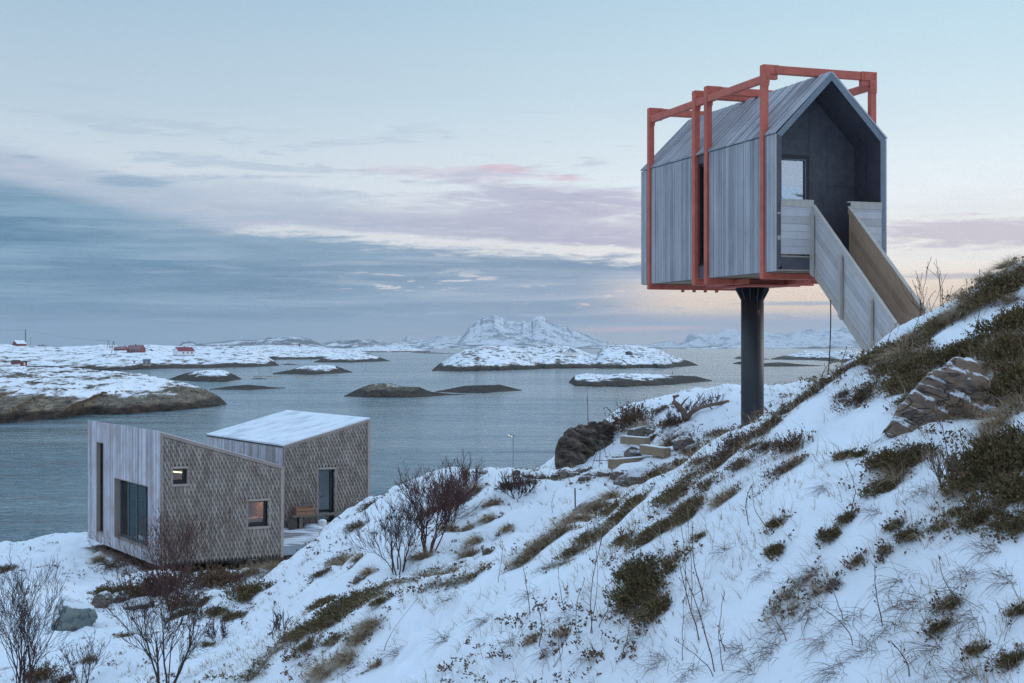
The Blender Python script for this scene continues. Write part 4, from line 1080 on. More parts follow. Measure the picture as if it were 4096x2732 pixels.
for x0, x1 in ((XL0 + .012, XL1 - .012), (XR0 + .012, XR1 - .012)):
    g = MB()
    for (a0, a1), (b0, b1) in zip(FR_T[:-1], FR_T[1:]):
        g.box(tf, x0, x1, a1, b0, ZT - .33, ZT - .19)
    g.build('side_beam', M['red'], tower, bevel=.006)
g = MB()
for a0, a1 in ((2.2, 2.7), (3.38, 4.0)): g.box(tf, .55, .63, a0, a1, ZB + .0, ZB + .1); g.box(tf, 1.7, 1.78, a0, a1, ZB, ZB + .1)
g.box(tf, .75, 1.65, 2.45, 3.62, ZB - .045, ZB - .002)
g.box(tf, 1.65, 2.3, 1.45, 1.57, ZB - .02, ZB + .09)
g.build('support_plate', M['red'], tower, bevel=.004)
hg = MB()
for k in range(4):
    x = .75 + k * .28; hg.box(tf, x, x + .035, 5.50, 5.60, ZB - .05, ZB)
for k in range(2):
    hg.box(tf, 1.55 + k * .55, 1.6 + k * .55, 1.5, 1.55, ZB + .02, ZB + .14)
hg.build('hangers', M['red'], tower)

cb = Vector((5.0, 29.58, 0)); gzc = 12.05
colm = thing('column', (cb.x, cb.y, gzc), 'thick black steel column standing in the snow and carrying the cabin', 'column')
ctop = ZB - .05
MB().tube([(cb.x, cb.y, gzc - .6), (cb.x, cb.y, ctop)], .235, 40).build('shaft', M['column'], colm, smooth=False)
for pobj in colm.children:
    for pg in pobj.data.polygons: pg.use_smooth = len(pg.vertices) == 4
gs = MB()
for k in range(12):
    a = k * PI / 6 + .2; dx, dy = math.cos(a), math.sin(a)
    n = Vector((-dy, dx, 0)) * .008
    p0 = Vector((cb.x + dx * .232, cb.y + dy * .232, ctop)); p1 = Vector((cb.x + dx * .345, cb.y + dy * .345, ctop)); p2 = p0 - Vector((0, 0, .26))
    p1b = p1 - Vector((0, 0, .05))
    gs.prism([p0 - n, p1 - n, p1b - n, p2 - n], n * 2)
gs.build('gusset', M['column'], colm)
MB().tube([(cb.x, cb.y, ctop), (cb.x, cb.y, ctop + .02)], .36, 24).build('cap_plate', M['column'], colm)
bl = MB(); cdir = Vector((-.17, -.985, 0)).normalized()
BARE.append((cb.x, cb.y, .4, .6))

for nm_, a_, z0_, z1_, r_, mm_ in (('weld_seam', -1.28, 12.6, 15.1, .007, 'cable'), ('drip_stain', -1.5, 13.1, 14.7, .004, 'cable'), ('rust_run', -1.05, 13.2, 14.6, .004, 'rust')):
    pp_ = [(cb.x + math.cos(a_ + .03 * math.sin(i_ * 1.3)) * .2335, cb.y + math.sin(a_ + .03 * math.sin(i_ * 1.3)) * .2335, z1_ + (z0_ - z1_) * i_ / 12) for i_ in range(13)]
    if nm_ == 'weld_seam': pp_ = [(cb.x + math.cos(a_) * .2335, cb.y + math.sin(a_) * .2335, z) for z in (z0_, z1_)]
    MB().tube(pp_, r_, 5).build(nm_, M[mm_], colm)
mk_ = MB()
for (x0_, z0_, x1_, z1_) in ((-.03, .05, .0, -.04), (.0, -.04, .02, .05), (.02, .05, .035, -.04), (-.01, .0, .03, .01), (.0, -.055, .04, -.05)):
    q_ = lambda x, z: (cb.x + .09 + x, cb.y - math.sqrt(.238 ** 2 - (.09 + x) ** 2), 14.72 + z)
    mk_.tube([q_(x0_, z0_), q_(x1_, z1_)], .005, 4)
mk_.build('paint_mark', M['mark'], colm)

# stair with solid plank sides
stair = thing('stair', tf(1.15, -3.0, 14.2), 'pale timber stair with solid plank sides from the slope up to the cabin porch', 'stair')
SL = .845; ST0, STN = 0.02, 3.75
def sboards(x0, x1, m, name, u0=ST0, u1=STN):
    """sloping boards; each board a loose piece"""
    b = MB(); top = 1.27; k = 0; z = 0.0
    while z < 1.15:
        wd = .145
        zz0, zz1 = z + .17, min(z + .17 + wd - .007, top)
        def pt(x, u, dz): return tf(x, -u, 15.36 - SL * u + dz)
        ua = u0
        cuts = [u0, u1]
        b.hexa([pt(x0, u0, zz0), pt(x0, u1, zz0), pt(x1, u1, zz0), pt(x1, u0, zz0), pt(x0, u0, zz1), pt(x0, u1, zz1), pt(x1, u1, zz1), pt(x1, u0, zz1)])
        z += wd
    return b.build(name, m, stair)
def pt(x, u, dz): return tf(x, -u, 15.36 - SL * u + dz)
def strip(x0, x1, u0, u1, z0, z1):
    return MB().hexa([pt(x0, u0, z0), pt(x0, u1, z0), pt(x1, u1, z0), pt(x1, u0, z0), pt(x0, u0, z1), pt(x0, u1, z1), pt(x1, u1, z1), pt(x1, u0, z1)])
SXL, SXR = .76, 1.53
sboards(SXL, SXL + .022, M['pine_grey'], 'side_boards')
sboards(SXR, SXR + .022, M['pine_warm'], 'side_boards')
strip(SXL - .012, SXL + .03, ST0, STN, 0.0, .185).build('stringer', M['pine_edge'], stair)
strip(SXR - .03, SXR + .03, ST0, STN, 0.0, .185).build('stringer', M['pine_warm'], stair)
strip(SXL - .022, SXL, ST0, STN, 1.165, 1.285).build('rail_cap', M['pine_grey'], stair)
strip(SXL - .024, SXL + .05, ST0, STN, 1.287, 1.305).build('handrail', M['pine_edge'], stair)
strip(SXR - .022, SXR, ST0, STN, 1.165, 1.285).build('rail_cap', M['pine_warm'], stair)
strip(SXR - .03, SXR + .05, ST0, STN, 1.287, 1.305).build('handrail', M['pine_edge'], stair)
for x, n_, u in ((SXL, 'a', .02), (SXL, 'a', .99), (SXL, 'a', 1.96), (SXL, 'a', 2.93)):
    q = MB(); x0, x1 = x - .075, x - .025
    u1 = u + .085
    zt = 15.36 - SL * (u + .04) + 1.20; zb = 15.36 - SL * (u1) + .03
    q.add([tf(x0, -u, zb + .07), tf(x0, -u1, zb), tf(x1, -u1, zb), tf(x1, -u, zb + .07),
           tf(x0, -u, zt - .03), tf(x0, -u1, zt - .06), tf(x1, -u1, zt - .03), tf(x1, -u, zt + .0)],
          [(0, 3, 2, 1), (4, 5, 6, 7), (0, 1, 5, 4), (1, 2, 6, 5), (2, 3, 7, 6), (3, 0, 4, 7)])
    q.build('batten', M['pine_edge'], stair)
u = .16
while u < 3.7:
    z = FZ - SL * u
    MB().box(tf, SXL + .03, SXR - .03, -u - .14, -u + .12, z - .04, z).build('tread', M['deck'], stair)
    u += .2
# porch railings
def hboards(x0, x1, name, t=-.03, z0=15.72, z1=16.70):
    b = MB(); z = z0; i = 0
    while z < z1 - .02:
        zz = min(z + .137, z1); b.box(tf, x0, x1, t, t + .022, z, zz - .001); z += .140
    o = b.build(name, M['pine_grey'], porch_rail)
porch_rail = thing('porch_railing', tf(.42, 0, 15.7), 'pale horizontal plank railing across the near side of the porch opening', 'railing')
hboards(.085, .745, 'boards')
MB().box(tf, .085, .76, -.05, -.03, 16.60, 16.71).build('top_rail', M['pine_edge'], porch_rail)
MB().box(tf, .085, .76, -.052, .03, 16.712, 16.735).build('rail_cap', M['pine_edge'], porch_rail)
MB().box(tf, .085, .74, -.028, .01, 15.66, 15.69).build('bottom_rail', M['trim'], porch_rail)
q = MB(); q.box(tf, .02, .085, -.006, .015, 16.46, 16.49); q.box(tf, .02, .085, -.006, .015, 15.98, 16.06); q.build('bracket', M['pine_edge'], porch_rail)
porch_rail = thing('porch_railing', tf(1.9, 0, 15.7), 'short plank railing of the porch behind the warm brown stair side', 'railing')
hboards(1.56, 2.235, 'boards')
MB().box(tf, 1.555, 2.235, -.05, -.03, 16.60, 16.71).build('top_rail', M['pine_edge'], porch_rail)
MB().box(tf, 1.50, 2.235, -.052, .03, 16.712, 16.735).build('rail_cap', M['pine_edge'], porch_rail)
MB().box(tf, 1.47, 1.54, .3, .37, FZ, 16.12).build('newel_post', M['shed_wood'], porch_rail)
# cable under the stair
cpts = []
a = P(3322.6, 1200, 25.2); b = P(3310, 1500, 25.4)
for i in range(14):
    u = i / 13; q = a.lerp(b, u); q.x += math.sin(u * 5) * .018 - .02 * u; q.z = a.z + (gz(b.x, b.y) - .05 - a.z) * u; cpts.append(q)
tag(MB().tube(cpts, .011, 6).build('hanging_cable', M['cable'], origin=a), 'thin black cable hanging from the stair down to the heath', 'cable')

# ------------------------------------------------------------------ lower cabin: two wings
A0 = Vector((-11.14, 45.1, 0)); HU = Vector((.872, .4895, 0)).normalized(); HV = Vector((-.535, .845, 0)).normalized()
A0b = P(643, HY, 45.1); A0 = Vector((A0b.x, A0b.y, 0))
E0_ = P(1131.7, HY, 51.8); E0v = Vector((E0_.x, E0_.y, 0))
def wallpx(orig, dirv, px):
    """distance along a wall (start orig, direction dirv) at photo column px"""
    k = (px - CX) / F
    return (k * orig.y - orig.x) / (dirv.x - k * dirv.y)
def wallz(orig, dirv, s, py):
    D = orig.y + dirv.y * s; return CZ - (py - HY) / F * D
def shingles(fr, L, zb, ztop, holes, sw=.128, rowh=.148, x0=0.0):
    """overlapping pointed wood shingles; fr(x, out, z)"""
    b = MB(); r = 0; z = zb - .1; b.edge = []
    zmax = max(ztop(0), ztop(L))
    while z < zmax + .3:
        x = x0 - sw * (r % 2) * .5
        while x < L + sw:
            xc = x + rnd.uniform(-.003, .003)
            xl, xr = xc - sw / 2 + .002, xc + sw / 2 - .002
            zt = z + rnd.uniform(-.006, .006)          # tip
            pts = [(xc, zt), (xr, zt + .275), (xr, zt + .42), (xl, zt + .42), (xl, zt + .275)]
            if xr > .0 and xl < L:
                q = []
                for (px_, pz) in pts:
                    cx = min(max(px_, 0), L); cz = min(max(pz, zb), ztop(cx)); q.append((cx, cz, pz))
                mx = (xl + xr) / 2; mz = zt + .2
                hole = any(hx0 - .02 < mx < hx1 + .02 and hz0 - .12 < mz < hz1 + .02 for hx0, hx1, hz0, hz1 in holes)
                area = (max(c[1] for c in q) - min(c[1] for c in q)) * (max(c[0] for c in q) - min(c[0] for c in q))
                if not hole and area > .002:
                    tilt = rnd.uniform(.85, 1.25)
                    o = lambda pz: .006 + .055 * tilt * (1 - min(max((pz - zt) / .42, 0), 1))
                    front = [fr(cx, o(pz), cz) for cx, cz, pz in q]
                    backp = [fr(cx, o(pz) - .012, cz) for cx, cz, pz in q]
                    n = 5
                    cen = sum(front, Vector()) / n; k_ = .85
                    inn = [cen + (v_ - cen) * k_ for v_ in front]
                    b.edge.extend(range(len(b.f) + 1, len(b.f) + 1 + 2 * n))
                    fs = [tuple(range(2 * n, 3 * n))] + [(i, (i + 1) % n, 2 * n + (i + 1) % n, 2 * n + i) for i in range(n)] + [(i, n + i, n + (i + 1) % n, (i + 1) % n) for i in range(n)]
                    b.add(front + backp + inn, fs)
            x += sw
        z += rowh; r += 1
    return b
def vboards(fr, L, zb, zt, holes, wmin=.06, wmax=.11, gap=.006):
    b = MB(); x = 0
    while x < L - .02:
        wd = min(rnd.uniform(wmin, wmax), L - x); x1 = x + wd - gap; o = .022 + rnd.uniform(0, .012)
        spans = [(zb, zt(x + wd / 2))]
        for hx0, hx1, hz0, hz1 in holes:
            if x1 > hx0 and x < hx1:
                if x < hx0 - .01 or x1 > hx1 + .01:
                    if (hx0 - x) > (x1 - hx1): x1 = min(x1, hx0) if x < hx0 else x1
                ns = []
                for s0, s1 in spans:
                    if hz0 > s0: ns.append((s0, min(hz0, s1)))
                    if hz1 < s1: ns.append((max(hz1, s0), s1))
                if x1 > hx0: spans = ns
        for s0, s1 in spans:
            if s1 - s0 > .02:
                b.hexa([fr(x, 0, s0), fr(x1, 0, s0), fr(x1, o, s0), fr(x, o, s0), fr(x, 0, s1), fr(x1, 0, s1), fr(x1, o, s1), fr(x, o, s1)])
        x += wd
    return b

def window(parent, fr, x0, x1, z0, z1, rec=.10, fw=.05, surround=True, mull=0, opener=False, sill=True, glass='glass'):
    """black framed window set back in the wall; fr(x, out, z)"""
    f = MB()
    q = lambda a, b_, c, d_, o0, o1: f.hexa([fr(a, o0, c), fr(b_, o0, c), fr(b_, o1, c), fr(a, o1, c), fr(a, o0, d_), fr(b_, o0, d_), fr(b_, o1, d_), fr(a, o1, d_)])
    q(x0, x0 + fw, z0, z1, -rec - .05, -rec); q(x1 - fw, x1, z0, z1, -rec - .05, -rec)
    q(x0 + fw, x1 - fw, z0, z0 + fw * 1.4, -rec - .05, -rec); q(x0 + fw, x1 - fw, z1 - fw, z1, -rec - .05, -rec)
    for k in range(mull):
        xm = x0 + (x1 - x0) * (k + 1) / (mull + 1); q(xm - fw * .6, xm + fw * .6, z0 + fw * 1.4, z1 - fw, -rec - .05, -rec)
    if opener: q(x1 - fw - .07, x1 - fw, z0 + fw * 1.4, z1 - fw, -rec - .05, -rec + .015); q(x0 + fw, x1 - fw - .07, z0 + fw * 1.4, z0 + fw * 1.4 + .07, -rec - .05, -rec + .02)
    wo = f.build('window', M['black'], parent)
    g = MB(); g.hexa([fr(x0 + fw * .5, -rec - .03, z0 + fw), fr(x1 - fw * .5, -rec - .03, z0 + fw), fr(x1 - fw * .5, -rec - .022, z0 + fw), fr(x0 + fw * .5, -rec - .022, z0 + fw),
                      fr(x0 + fw * .5, -rec - .03, z1 - fw * .5), fr(x1 - fw * .5, -rec - .03, z1 - fw * .5), fr(x1 - fw * .5, -rec - .022, z1 - fw * .5), fr(x0 + fw * .5, -rec - .022, z1 - fw * .5)])
    g.build('pane', M[glass], wo)
    rv = MB()
    def rq(a, b_, c, d_, o0, o1): rv.hexa([fr(a, o0, c), fr(b_, o0, c), fr(b_, o1, c), fr(a, o1, c), fr(a, o0, d_), fr(b_, o0, d_), fr(b_, o1, d_), fr(a, o1, d_)])
    s = .075 if surround else .02; o = .055 if surround else .03
    rq(x0 - s, x0, z0 - s, z1 + s, -rec - .05, o); rq(x1, x1 + s, z0 - s, z1 + s, -rec - .05, o)
    rq(x0, x1, z1, z1 + s, -rec - .05, o + .01); rq(x0, x1, z0 - s, z0, -rec - .05, o + .02)
    rv.build('casing', M['trim'], wo)
    return wo

# wing 1 (front)
ZF = 7.04
L1 = wallpx(A0, HU, 1130); L1v = wallpx(A0, HV, 354)
zA, zC = 11.27, 10.04
def sfr(orig, du, out):
    return lambda x, o, z: orig + du * x + out * o + Vector((0, 0, z))
OUTF = Vector((HU.y, -HU.x, 0)); OUTL = Vector((-HV.y, HV.x, 0))
if OUTL.x > 0: OUTL = -OUTL
w1 = thing('timber_house', A0 + Vector((0, 0, ZF)), 'mono pitched timber house wing with shingled front and tall windows beside the big bush', 'house')
f1 = sfr(A0, HU, OUTF); l1 = sfr(A0, HV, OUTL)
def prect(orig, dv, x0, x1, y0, y1, ref=None):
    a = wallpx(orig, dv, x0); b = wallpx(orig, dv, x1); m = (a + b) / 2 if ref is None else wallpx(orig, dv, ref)
    return (min(a, b), max(a, b), wallz(orig, dv, m, y1), wallz(orig, dv, m, y0))
h1 = prect(A0, HU, 690, 748, 1874, 1936)
h2 = prect(A0, HU, 991, 1073, 2003, 2106)
zt1 = lambda x: zA + (zC - zA) * x / L1
hl1 = prect(A0, HV, 390, 416, 1771, 2128, 403); hl2 = prect(A0, HV, 462, 595, 1912, 2146, 462)
def solidwing(parent, orig, La, Lb, zta, ztb, holesF, holesL, name='walls', Loff=.0):
    b = MB()
    wall2d(b, sfr(orig, HU, OUTF), [(0, ZF), (La, ZF), (La, ztb), (0, zta)], [[(a, c), (b_, c), (b_, d_), (a, d_)] for a, b_, c, d_ in holesF])
    wall2d(b, sfr(orig, HV, OUTL), [(0, ZF), (Lb, ZF), (Lb, zta), (0, zta)], [[(a, c), (b_, c), (b_, d_), (a, d_)] for a, b_, c, d_ in holesL])
    p = lambda x, y, z: orig + HU * x + HV * y + Vector((0, 0, z))
    b.add([p(La, 0, ZF), p(La, Lb, ZF), p(La, Lb, ztb), p(La, 0, ztb), p(0, Lb, ZF), p(0, Lb, zta), p(0, 0, ZF), p(0, 0, zta)],
          [(0, 1, 2, 3), (1, 4, 5, 2), (6, 4, 1, 0)])
    return b.build(name, M['shed_wood'], parent)
solidwing(w1, A0, L1, L1v, zA - .02, zC - .02, [h1, h2], [hl1, hl2])
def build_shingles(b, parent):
    o = b.build('shingle_cladding', M['shingle'], parent); o.data.materials.append(M['shingle_gap_shade'])
    for i in b.edge: o.data.polygons[i].material_index = 1  # rim faces take the painted gap shade
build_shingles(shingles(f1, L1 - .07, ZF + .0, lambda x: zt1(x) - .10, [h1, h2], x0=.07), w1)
vboards(l1, L1v, ZF - .02, lambda x: zA + .05, [hl1, hl2]).build('board_cladding', M['house_wood'], w1)
r1 = lambda x, y, z: A0 + HU * x + HV * y + Vector((0, 0, z))
rr_ = MB()
def slab(mb, orig, xa, xb, ya, yb, za, zb, th):
    c = lambda x, y, z: orig + HU * x + HV * y + Vector((0, 0, z))
    return mb.hexa([c(xa, ya, za), c(xb, ya, zb), c(xb, yb, zb), c(xa, yb, za), c(xa, ya, za + th), c(xb, ya, zb + th), c(xb, yb, zb + th), c(xa, yb, za + th)])
slab(rr_, A0, .03, L1 - .02, .04, L1v - .02, zA - .02, zC - .02, .05)
rr_.build('roof', M['roof_snow'], w1)
tr = MB()
def fbar(mb, fr, x0, z0, x1, z1, wd, o0, o1):
    mb.hexa([fr(x0, o0, z0), fr(x1, o0, z1), fr(x1, o1, z1), fr(x0, o1, z0), fr(x0, o0, z0 + wd), fr(x1, o0, z1 + wd), fr(x1, o1, z1 + wd), fr(x0, o1, z0 + wd)])
fbar(tr, f1, 0, zA - .10, L1, zC - .10, .11, -.02, .06)
tr.hexa([f1(x, o, z) for x, o, z in ((0, 0, ZF), (.06, 0, ZF), (.06, .06, ZF), (0, .06, ZF), (0, 0, zA - .1), (.06, 0, zA - .12), (.06, .06, zA - .12), (0, .06, zA - .1))])
tr.hexa([f1(x, o, z) for x, o, z in ((L1 - .08, 0, ZF), (L1, 0, ZF), (L1, .06, ZF), (L1 - .08, .06, ZF), (L1 - .08, 0, zC - .09), (L1, 0, zC - .1), (L1, .06, zC - .1), (L1 - .08, .06, zC - .09))])
tr.hexa([f1(x, o, z) for x, o, z in ((L1, -.12, ZF), (L1 + .02, -.12, ZF), (L1 + .02, .06, ZF), (L1, .06, ZF), (L1, -.12, zC), (L1 + .02, -.12, zC), (L1 + .02, .06, zC), (L1, .06, zC))])
tr.build('trim_boards', M['trim'], w1)
window(w1, f1, *h1, opener=True); window(w1, f1, *h2, opener=True)
window(w1, l1, *hl1, rec=.10, surround=False, fw=.04)
window(w1, l1, *hl2, rec=.17, surround=False, mull=3, fw=.075).data.materials[0] = M['frame_teal']
# room inside
rm = MB()
c1 = lambda x, y, z: r1(x, y, z)
for x0, x1, y0, y1 in ((.14, L1 - .1, hl2[1] + .15, hl2[1] + .25), (L1 - .16, L1 - .12, .15, hl2[1] + .15)):
    rm.hexa([c1(x0, y0, ZF + .05), c1(x1, y0, ZF + .05), c1(x1, y1, ZF + .05), c1(x0, y1, ZF + .05), c1(x0, y0, 9.9), c1(x1, y0, 9.9), c1(x1, y1, 9.9), c1(x0, y1, 9.9)])
rm.build('inner_walls', M['interior'], w1)
cu = MB()
for k in range(40):
    t = hl2[0] + (hl2[1] - hl2[0]) * k / 40; o = -.36 + .03 * math.sin(k * 1.9)
    t2 = hl2[0] + (hl2[1] - hl2[0]) * (k + 1) / 40; o2 = -.36 + .03 * math.sin((k + 1) * 1.9)
    if k / 40 < .97: cu.add([l1(t, o, hl2[2]), l1(t2, o2, hl2[2]), l1(t2, o2, hl2[3] + .1), l1(t, o, hl2[3] + .1)], [(0, 1, 2, 3)])
cu.build('curtain', M['curtain'], w1)
a = f1(h1[0] - .1, -.5, h1[3] - .10); b = f1(h1[1] + .3, -.9, h1[3] - .24)
MB().tube([a, b], .022, 8).build('lamp_tube', M['tube_on'], w1)
MB().box(f1, h2[0], h2[1], -.9, -.35, h2[2] + .08, h2[2] + .22).build('table', M['interior'], w1)
q = f1((h2[0] + h2[1]) / 2 + .1, -1.3, h2[3] + .1)
MB().tube([q, q + Vector((0, 0, .08))], .06, 8).build('fill_lamp', M['room_fill'], w1)  # unseen lamp, added to brighten the room behind the front window
q = l1((hl2[0] + hl2[1]) / 2, -.6, hl2[3] + .35)
MB().tube([q, q + Vector((0, 0, .08))], .06, 8).build('fill_lamp', M['room_fill'], w1)  # second unseen lamp, added to brighten the wide side window
# legs
for px, pyt, pyb, lean in ((402, 2170, 2196, 0), (478, 2200, 2252, -.25), (557, 2230, 2290, 0), (690, 2265, 2330, 0), (1000, 2240, 2290, 0), (1060, 2235, 2280, .3)):
    if px < 640:
        s = wallpx(A0, HV, px); q = l1(s, -.25, 0)
    else:
        s = wallpx(A0, HU, px); q = f1(s, -.5, 0)
    zb = gz(q.x, q.y) - .15
    MB().tube([Vector((q.x + lean * .5, q.y, zb)), Vector((q.x, q.y, ZF - .002))], .055, 4).build('leg', M['rust'], w1)

# wing 2 (rear), deck between them
E = E0v; L2 = wallpx(E, HU, 1476); L2v = wallpx(E, HV, 830.5)
zE2, zF2 = 10.40, 11.29
w2_ = thing('timber_house', E + Vector((0, 0, ZF)), 'rear timber house wing with a snow dusted roof and a glass door on the deck', 'house')
f2 = sfr(E, HU, OUTF); l2 = sfr(E, HV, OUTL)
zt2 = lambda x: zE2 + (zF2 - zE2) * x / L2
hd = prect(E, HU, 1272, 1338, 1877, 2089); 
solidwing(w2_, E, L2, L2v, zE2 - .02, zF2 - .02, [hd], [])
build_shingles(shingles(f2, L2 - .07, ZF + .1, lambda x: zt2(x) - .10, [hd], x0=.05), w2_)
vboards(l2, L2v, ZF - .02, lambda x: zE2 - .06, []).build('board_cladding', M['house_wood'], w2_)
r2 = lambda x, y, z: E + HU * x + HV * y + Vector((0, 0, z))
rs = MB(); slab(rs, E, -.03, L2 + .03, -.04, L2v + .02, zE2 - .02, zF2 - .01, .055)
ro = rs.build('roof', M['roof_snow'], w2_)
# roof boards read in the roof's own axes
ang = math.atan2(HU.y, HU.x)
def reaxis(o, a):
    me = o.data; R_ = Matrix.Rotation(-a, 4, 'Z'); me.transform(R_); o.rotation_euler.z = a
reaxis(ro, ang)
tr = MB()
fbar(tr, f2, -.0, zE2 - .12, L2, zF2 - .12, .11, -.02, .06)
tr.hexa([f2(x, o, z) for x, o, z in ((0, 0, ZF), (.06, 0, ZF), (.06, .06, ZF), (0, .06, ZF), (0, 0, zE2 - .12), (.06, 0, zE2 - .12), (.06, .06, zE2 - .12), (0, .06, zE2 - .12))])
tr.hexa([f2(x, o, z) for x, o, z in ((L2 - .08, 0, ZF), (L2 + .03, 0, ZF), (L2 + .03, .07, ZF), (L2 - .08, .07, ZF), (L2 - .08, 0, zF2 - .14), (L2 + .03, 0, zF2 - .1), (L2 + .03, .07, zF2 - .1), (L2 - .08, .07, zF2 - .14))])
tr.build('trim_boards', M['trim'], w2_)
gt = MB(); gt.hexa([l2(x, o, z) for x, o, z in ((0, -.01, zE2 - .07), (L2v, -.01, zE2 - .07), (L2v, .05, zE2 - .07), (0, .05, zE2 - .07), (0, -.01, zE2 - .025), (L2v, -.01, zE2 - .025), (L2v, .05, zE2 - .025), (0, .05, zE2 - .025))])
gt.build('gutter', M['black'], w2_)
window(w2_, f2, *hd, opener=False, fw=.06).name = 'door'
MB().box(lambda x, y, z: f2(x, y, z), hd[1] - .15, hd[1] - .06, -.14, -.08, hd[2] + .08, hd[3] - .06).build('door_stile', M['black'], w2_)
MB().box(lambda x, y, z: f2(x, y, z), .2, L2 - .2, -2.6, -2.5, ZF + .1, 10.2).build('inner_walls', M['curtain'], w2_)

C = A0 + HU * L1
ZD = 7.40
deck = thing('deck', C + Vector((0, 0, ZD)), 'snowy plank deck between the two house wings', 'deck')
dfr = lambda x, y, z: C + HU * x + HV * y + Vector((0, 0, z))
b = MB(); y = 0.0
DB = ((E - C).dot(Vector((-HU.y, HU.x, 0)))) / HV.dot(Vector((-HU.y, HU.x, 0)))
while y < DB - .02:
    b.hexa([dfr(x, yy, z) for z in (ZD - .03, ZD) for x, yy in ((.03, y), (6.0, y), (6.0, min(y + .113, DB - .07)), (.03, min(y + .113, DB - .07)))])
    y += .12
dko = b.build('planks', M['deck_snow'], deck)
MB().box(dfr, .0, 6.0, -.06, -.0, ZD - .30, ZD - .005).build('fascia', M['grey_board'], deck)
MB().box(dfr, .05, 5.9, .3, .4, 6.4, ZD - .04).build('joist', M['shed_wood'], deck)
# trodden snow heap by the wall
def blobmesh(name, center, sx, sy, sz, seed, m, sub=3, amp=.25, parent=None, fq=2.0, smooth=True, rot=0.0, facet=0):
    bm = bmesh.new(); bmesh.ops.create_icosphere(bm, subdivisions=sub, radius=1.0)
    vs = np.array([v.co[:] for v in bm.verts])
    n = fbm(vs[:, 0] * fq + vs[:, 2] * fq * 1.3 + seed, vs[:, 1] * fq - vs[:, 2] * fq * .7, seed, 4) - .5
    n += (ridged(vs[:, 0] * fq * 1.3 + seed, (vs[:, 1] + vs[:, 2]) * fq * 1.1, seed + 2, 4) - .5) * .6
    c_, s_ = math.cos(rot), math.sin(rot)
    rad = np.ones(len(vs))
    if facet:
        fr_ = random.Random(seed * 7 + 1); rad[:] = 9
        for _k in range(facet):
            nn = np.array([fr_.gauss(0, 1), fr_.gauss(0, 1), fr_.gauss(0, 1)]); nn /= np.linalg.norm(nn)
            dt = vs @ nn; dd_ = fr_.uniform(.62, .95)
            rad = np.minimum(rad, np.where(dt > .05, dd_ / np.maximum(dt, .05), 9))
        rad = np.minimum(rad, 1.25)
    for v, k, rd in zip(bm.verts, n, rad):
        q = v.co * (rd + amp * 2 * k); x, y_, z = q.x * sx, q.y * sy, q.z * sz
        v.co = (x * c_ - y_ * s_, x * s_ + y_ * c_, z)
    me = bpy.data.meshes.new(name); bm.to_mesh(me); bm.free(); me.materials.append(m)
    if smooth: me.polygons.foreach_set('use_smooth', [True] * len(me.polygons))
    o = bpy.data.objects.new(name, me); COL.objects.link(o)
    o.location = center
    return o
for i, (x, o_, s) in enumerate(((1.05, .45, .35), (1.7, .5, .3), (2.3, .6, .35))):
    q = f2(x, o_, ZD + .02)
    tag(blobmesh('snow_heap', q, s, .28, .11, 5 + i, M['snow'], 3, .35), ['shovelled snow heap under the bench next to the bucket', 'snow heap on the deck before the glass door', 'snow heap on the deck nearest the rock slope'][i], 'snow heap', 'snow heaps on the deck')
# bench, box, bucket
bn = thing('bench', f2(1.2, .45, ZD), 'weathered plank bench along the shingled wall by the glass door', 'bench')
zb_ = wallz(E, HU, 1.0, 2063)
MB().box(lambda x, y, z: f2(x, y, z), .15, 2.75, .25, .60, 7.83, 7.89).build('seat', M['old_wood'], bn)
for x in (.42, 2.1): MB().box(lambda x_, y, z: f2(x_, y, z), x, x + .12, .3, .56, ZD, 7.83).build('leg', M['old_wood'], bn)
cbx = thing('crate', f2(.65, .42, 7.89), 'brown slatted crate standing on the bench', 'crate')
q = MB(); X0, X1, Y0, Y1, ZC0, ZC1 = .30, .98, .26, .58, 7.892, 8.17
for x0, x1, y0, y1, z0, z1 in ((X0, X1, Y0, Y0 + .015, ZC0, ZC0 + .1), (X0, X1, Y1 - .015, Y1, ZC0, ZC0 + .12), (X0, X1, Y1 - .015, Y1, ZC0 + .15, ZC1 - .03), (X0, X1, Y0, Y0 + .015, ZC0 + .15, ZC1),
                                (X0, X0 + .015, Y0 + .015, Y1 - .015, ZC0, ZC1), (X1 - .015, X1, Y0 + .015, Y1 - .015, ZC0, ZC1), (X0 + .015, X1 - .015, Y0 + .015, Y1 - .015, ZC0, ZC0 + .02),
                                (X0 + .015, X0 + .05, Y1 - .03, Y1 - .015, ZC0 + .02, ZC1), (X1 - .05, X1 - .015, Y1 - .03, Y1 - .015, ZC0 + .02, ZC1)):
    q.box(lambda x, y, z: f2(x, y, z), x0, x1, y0, y1, z0, z1)
q.build('body', M['cardboard'], cbx)
bk = thing('bucket', f2(1.28, .62, ZD), 'pale bucket heaped with snow on the deck under the bench', 'bucket')
q = f2(1.28, .62, 0)
MB().tube([(q.x, q.y, ZD), (q.x, q.y, ZD + .2), (q.x, q.y, ZD + .24)], [.13, .16, .165], 16).build('body', M['white_paint'], bk)
o = blobmesh('snow_fill', (0, 0, .25), .15, .15, .06, 3, M['snow'], 2, .2); o.parent = bk
lg = f2(.12, .4, ZD + .18)
tag(MB().tube([lg, lg + OUTF * .3], .18, 14).build('log', M['shed_wood'], origin=lg), 'dark round log end under the bench beside the corner', 'log')

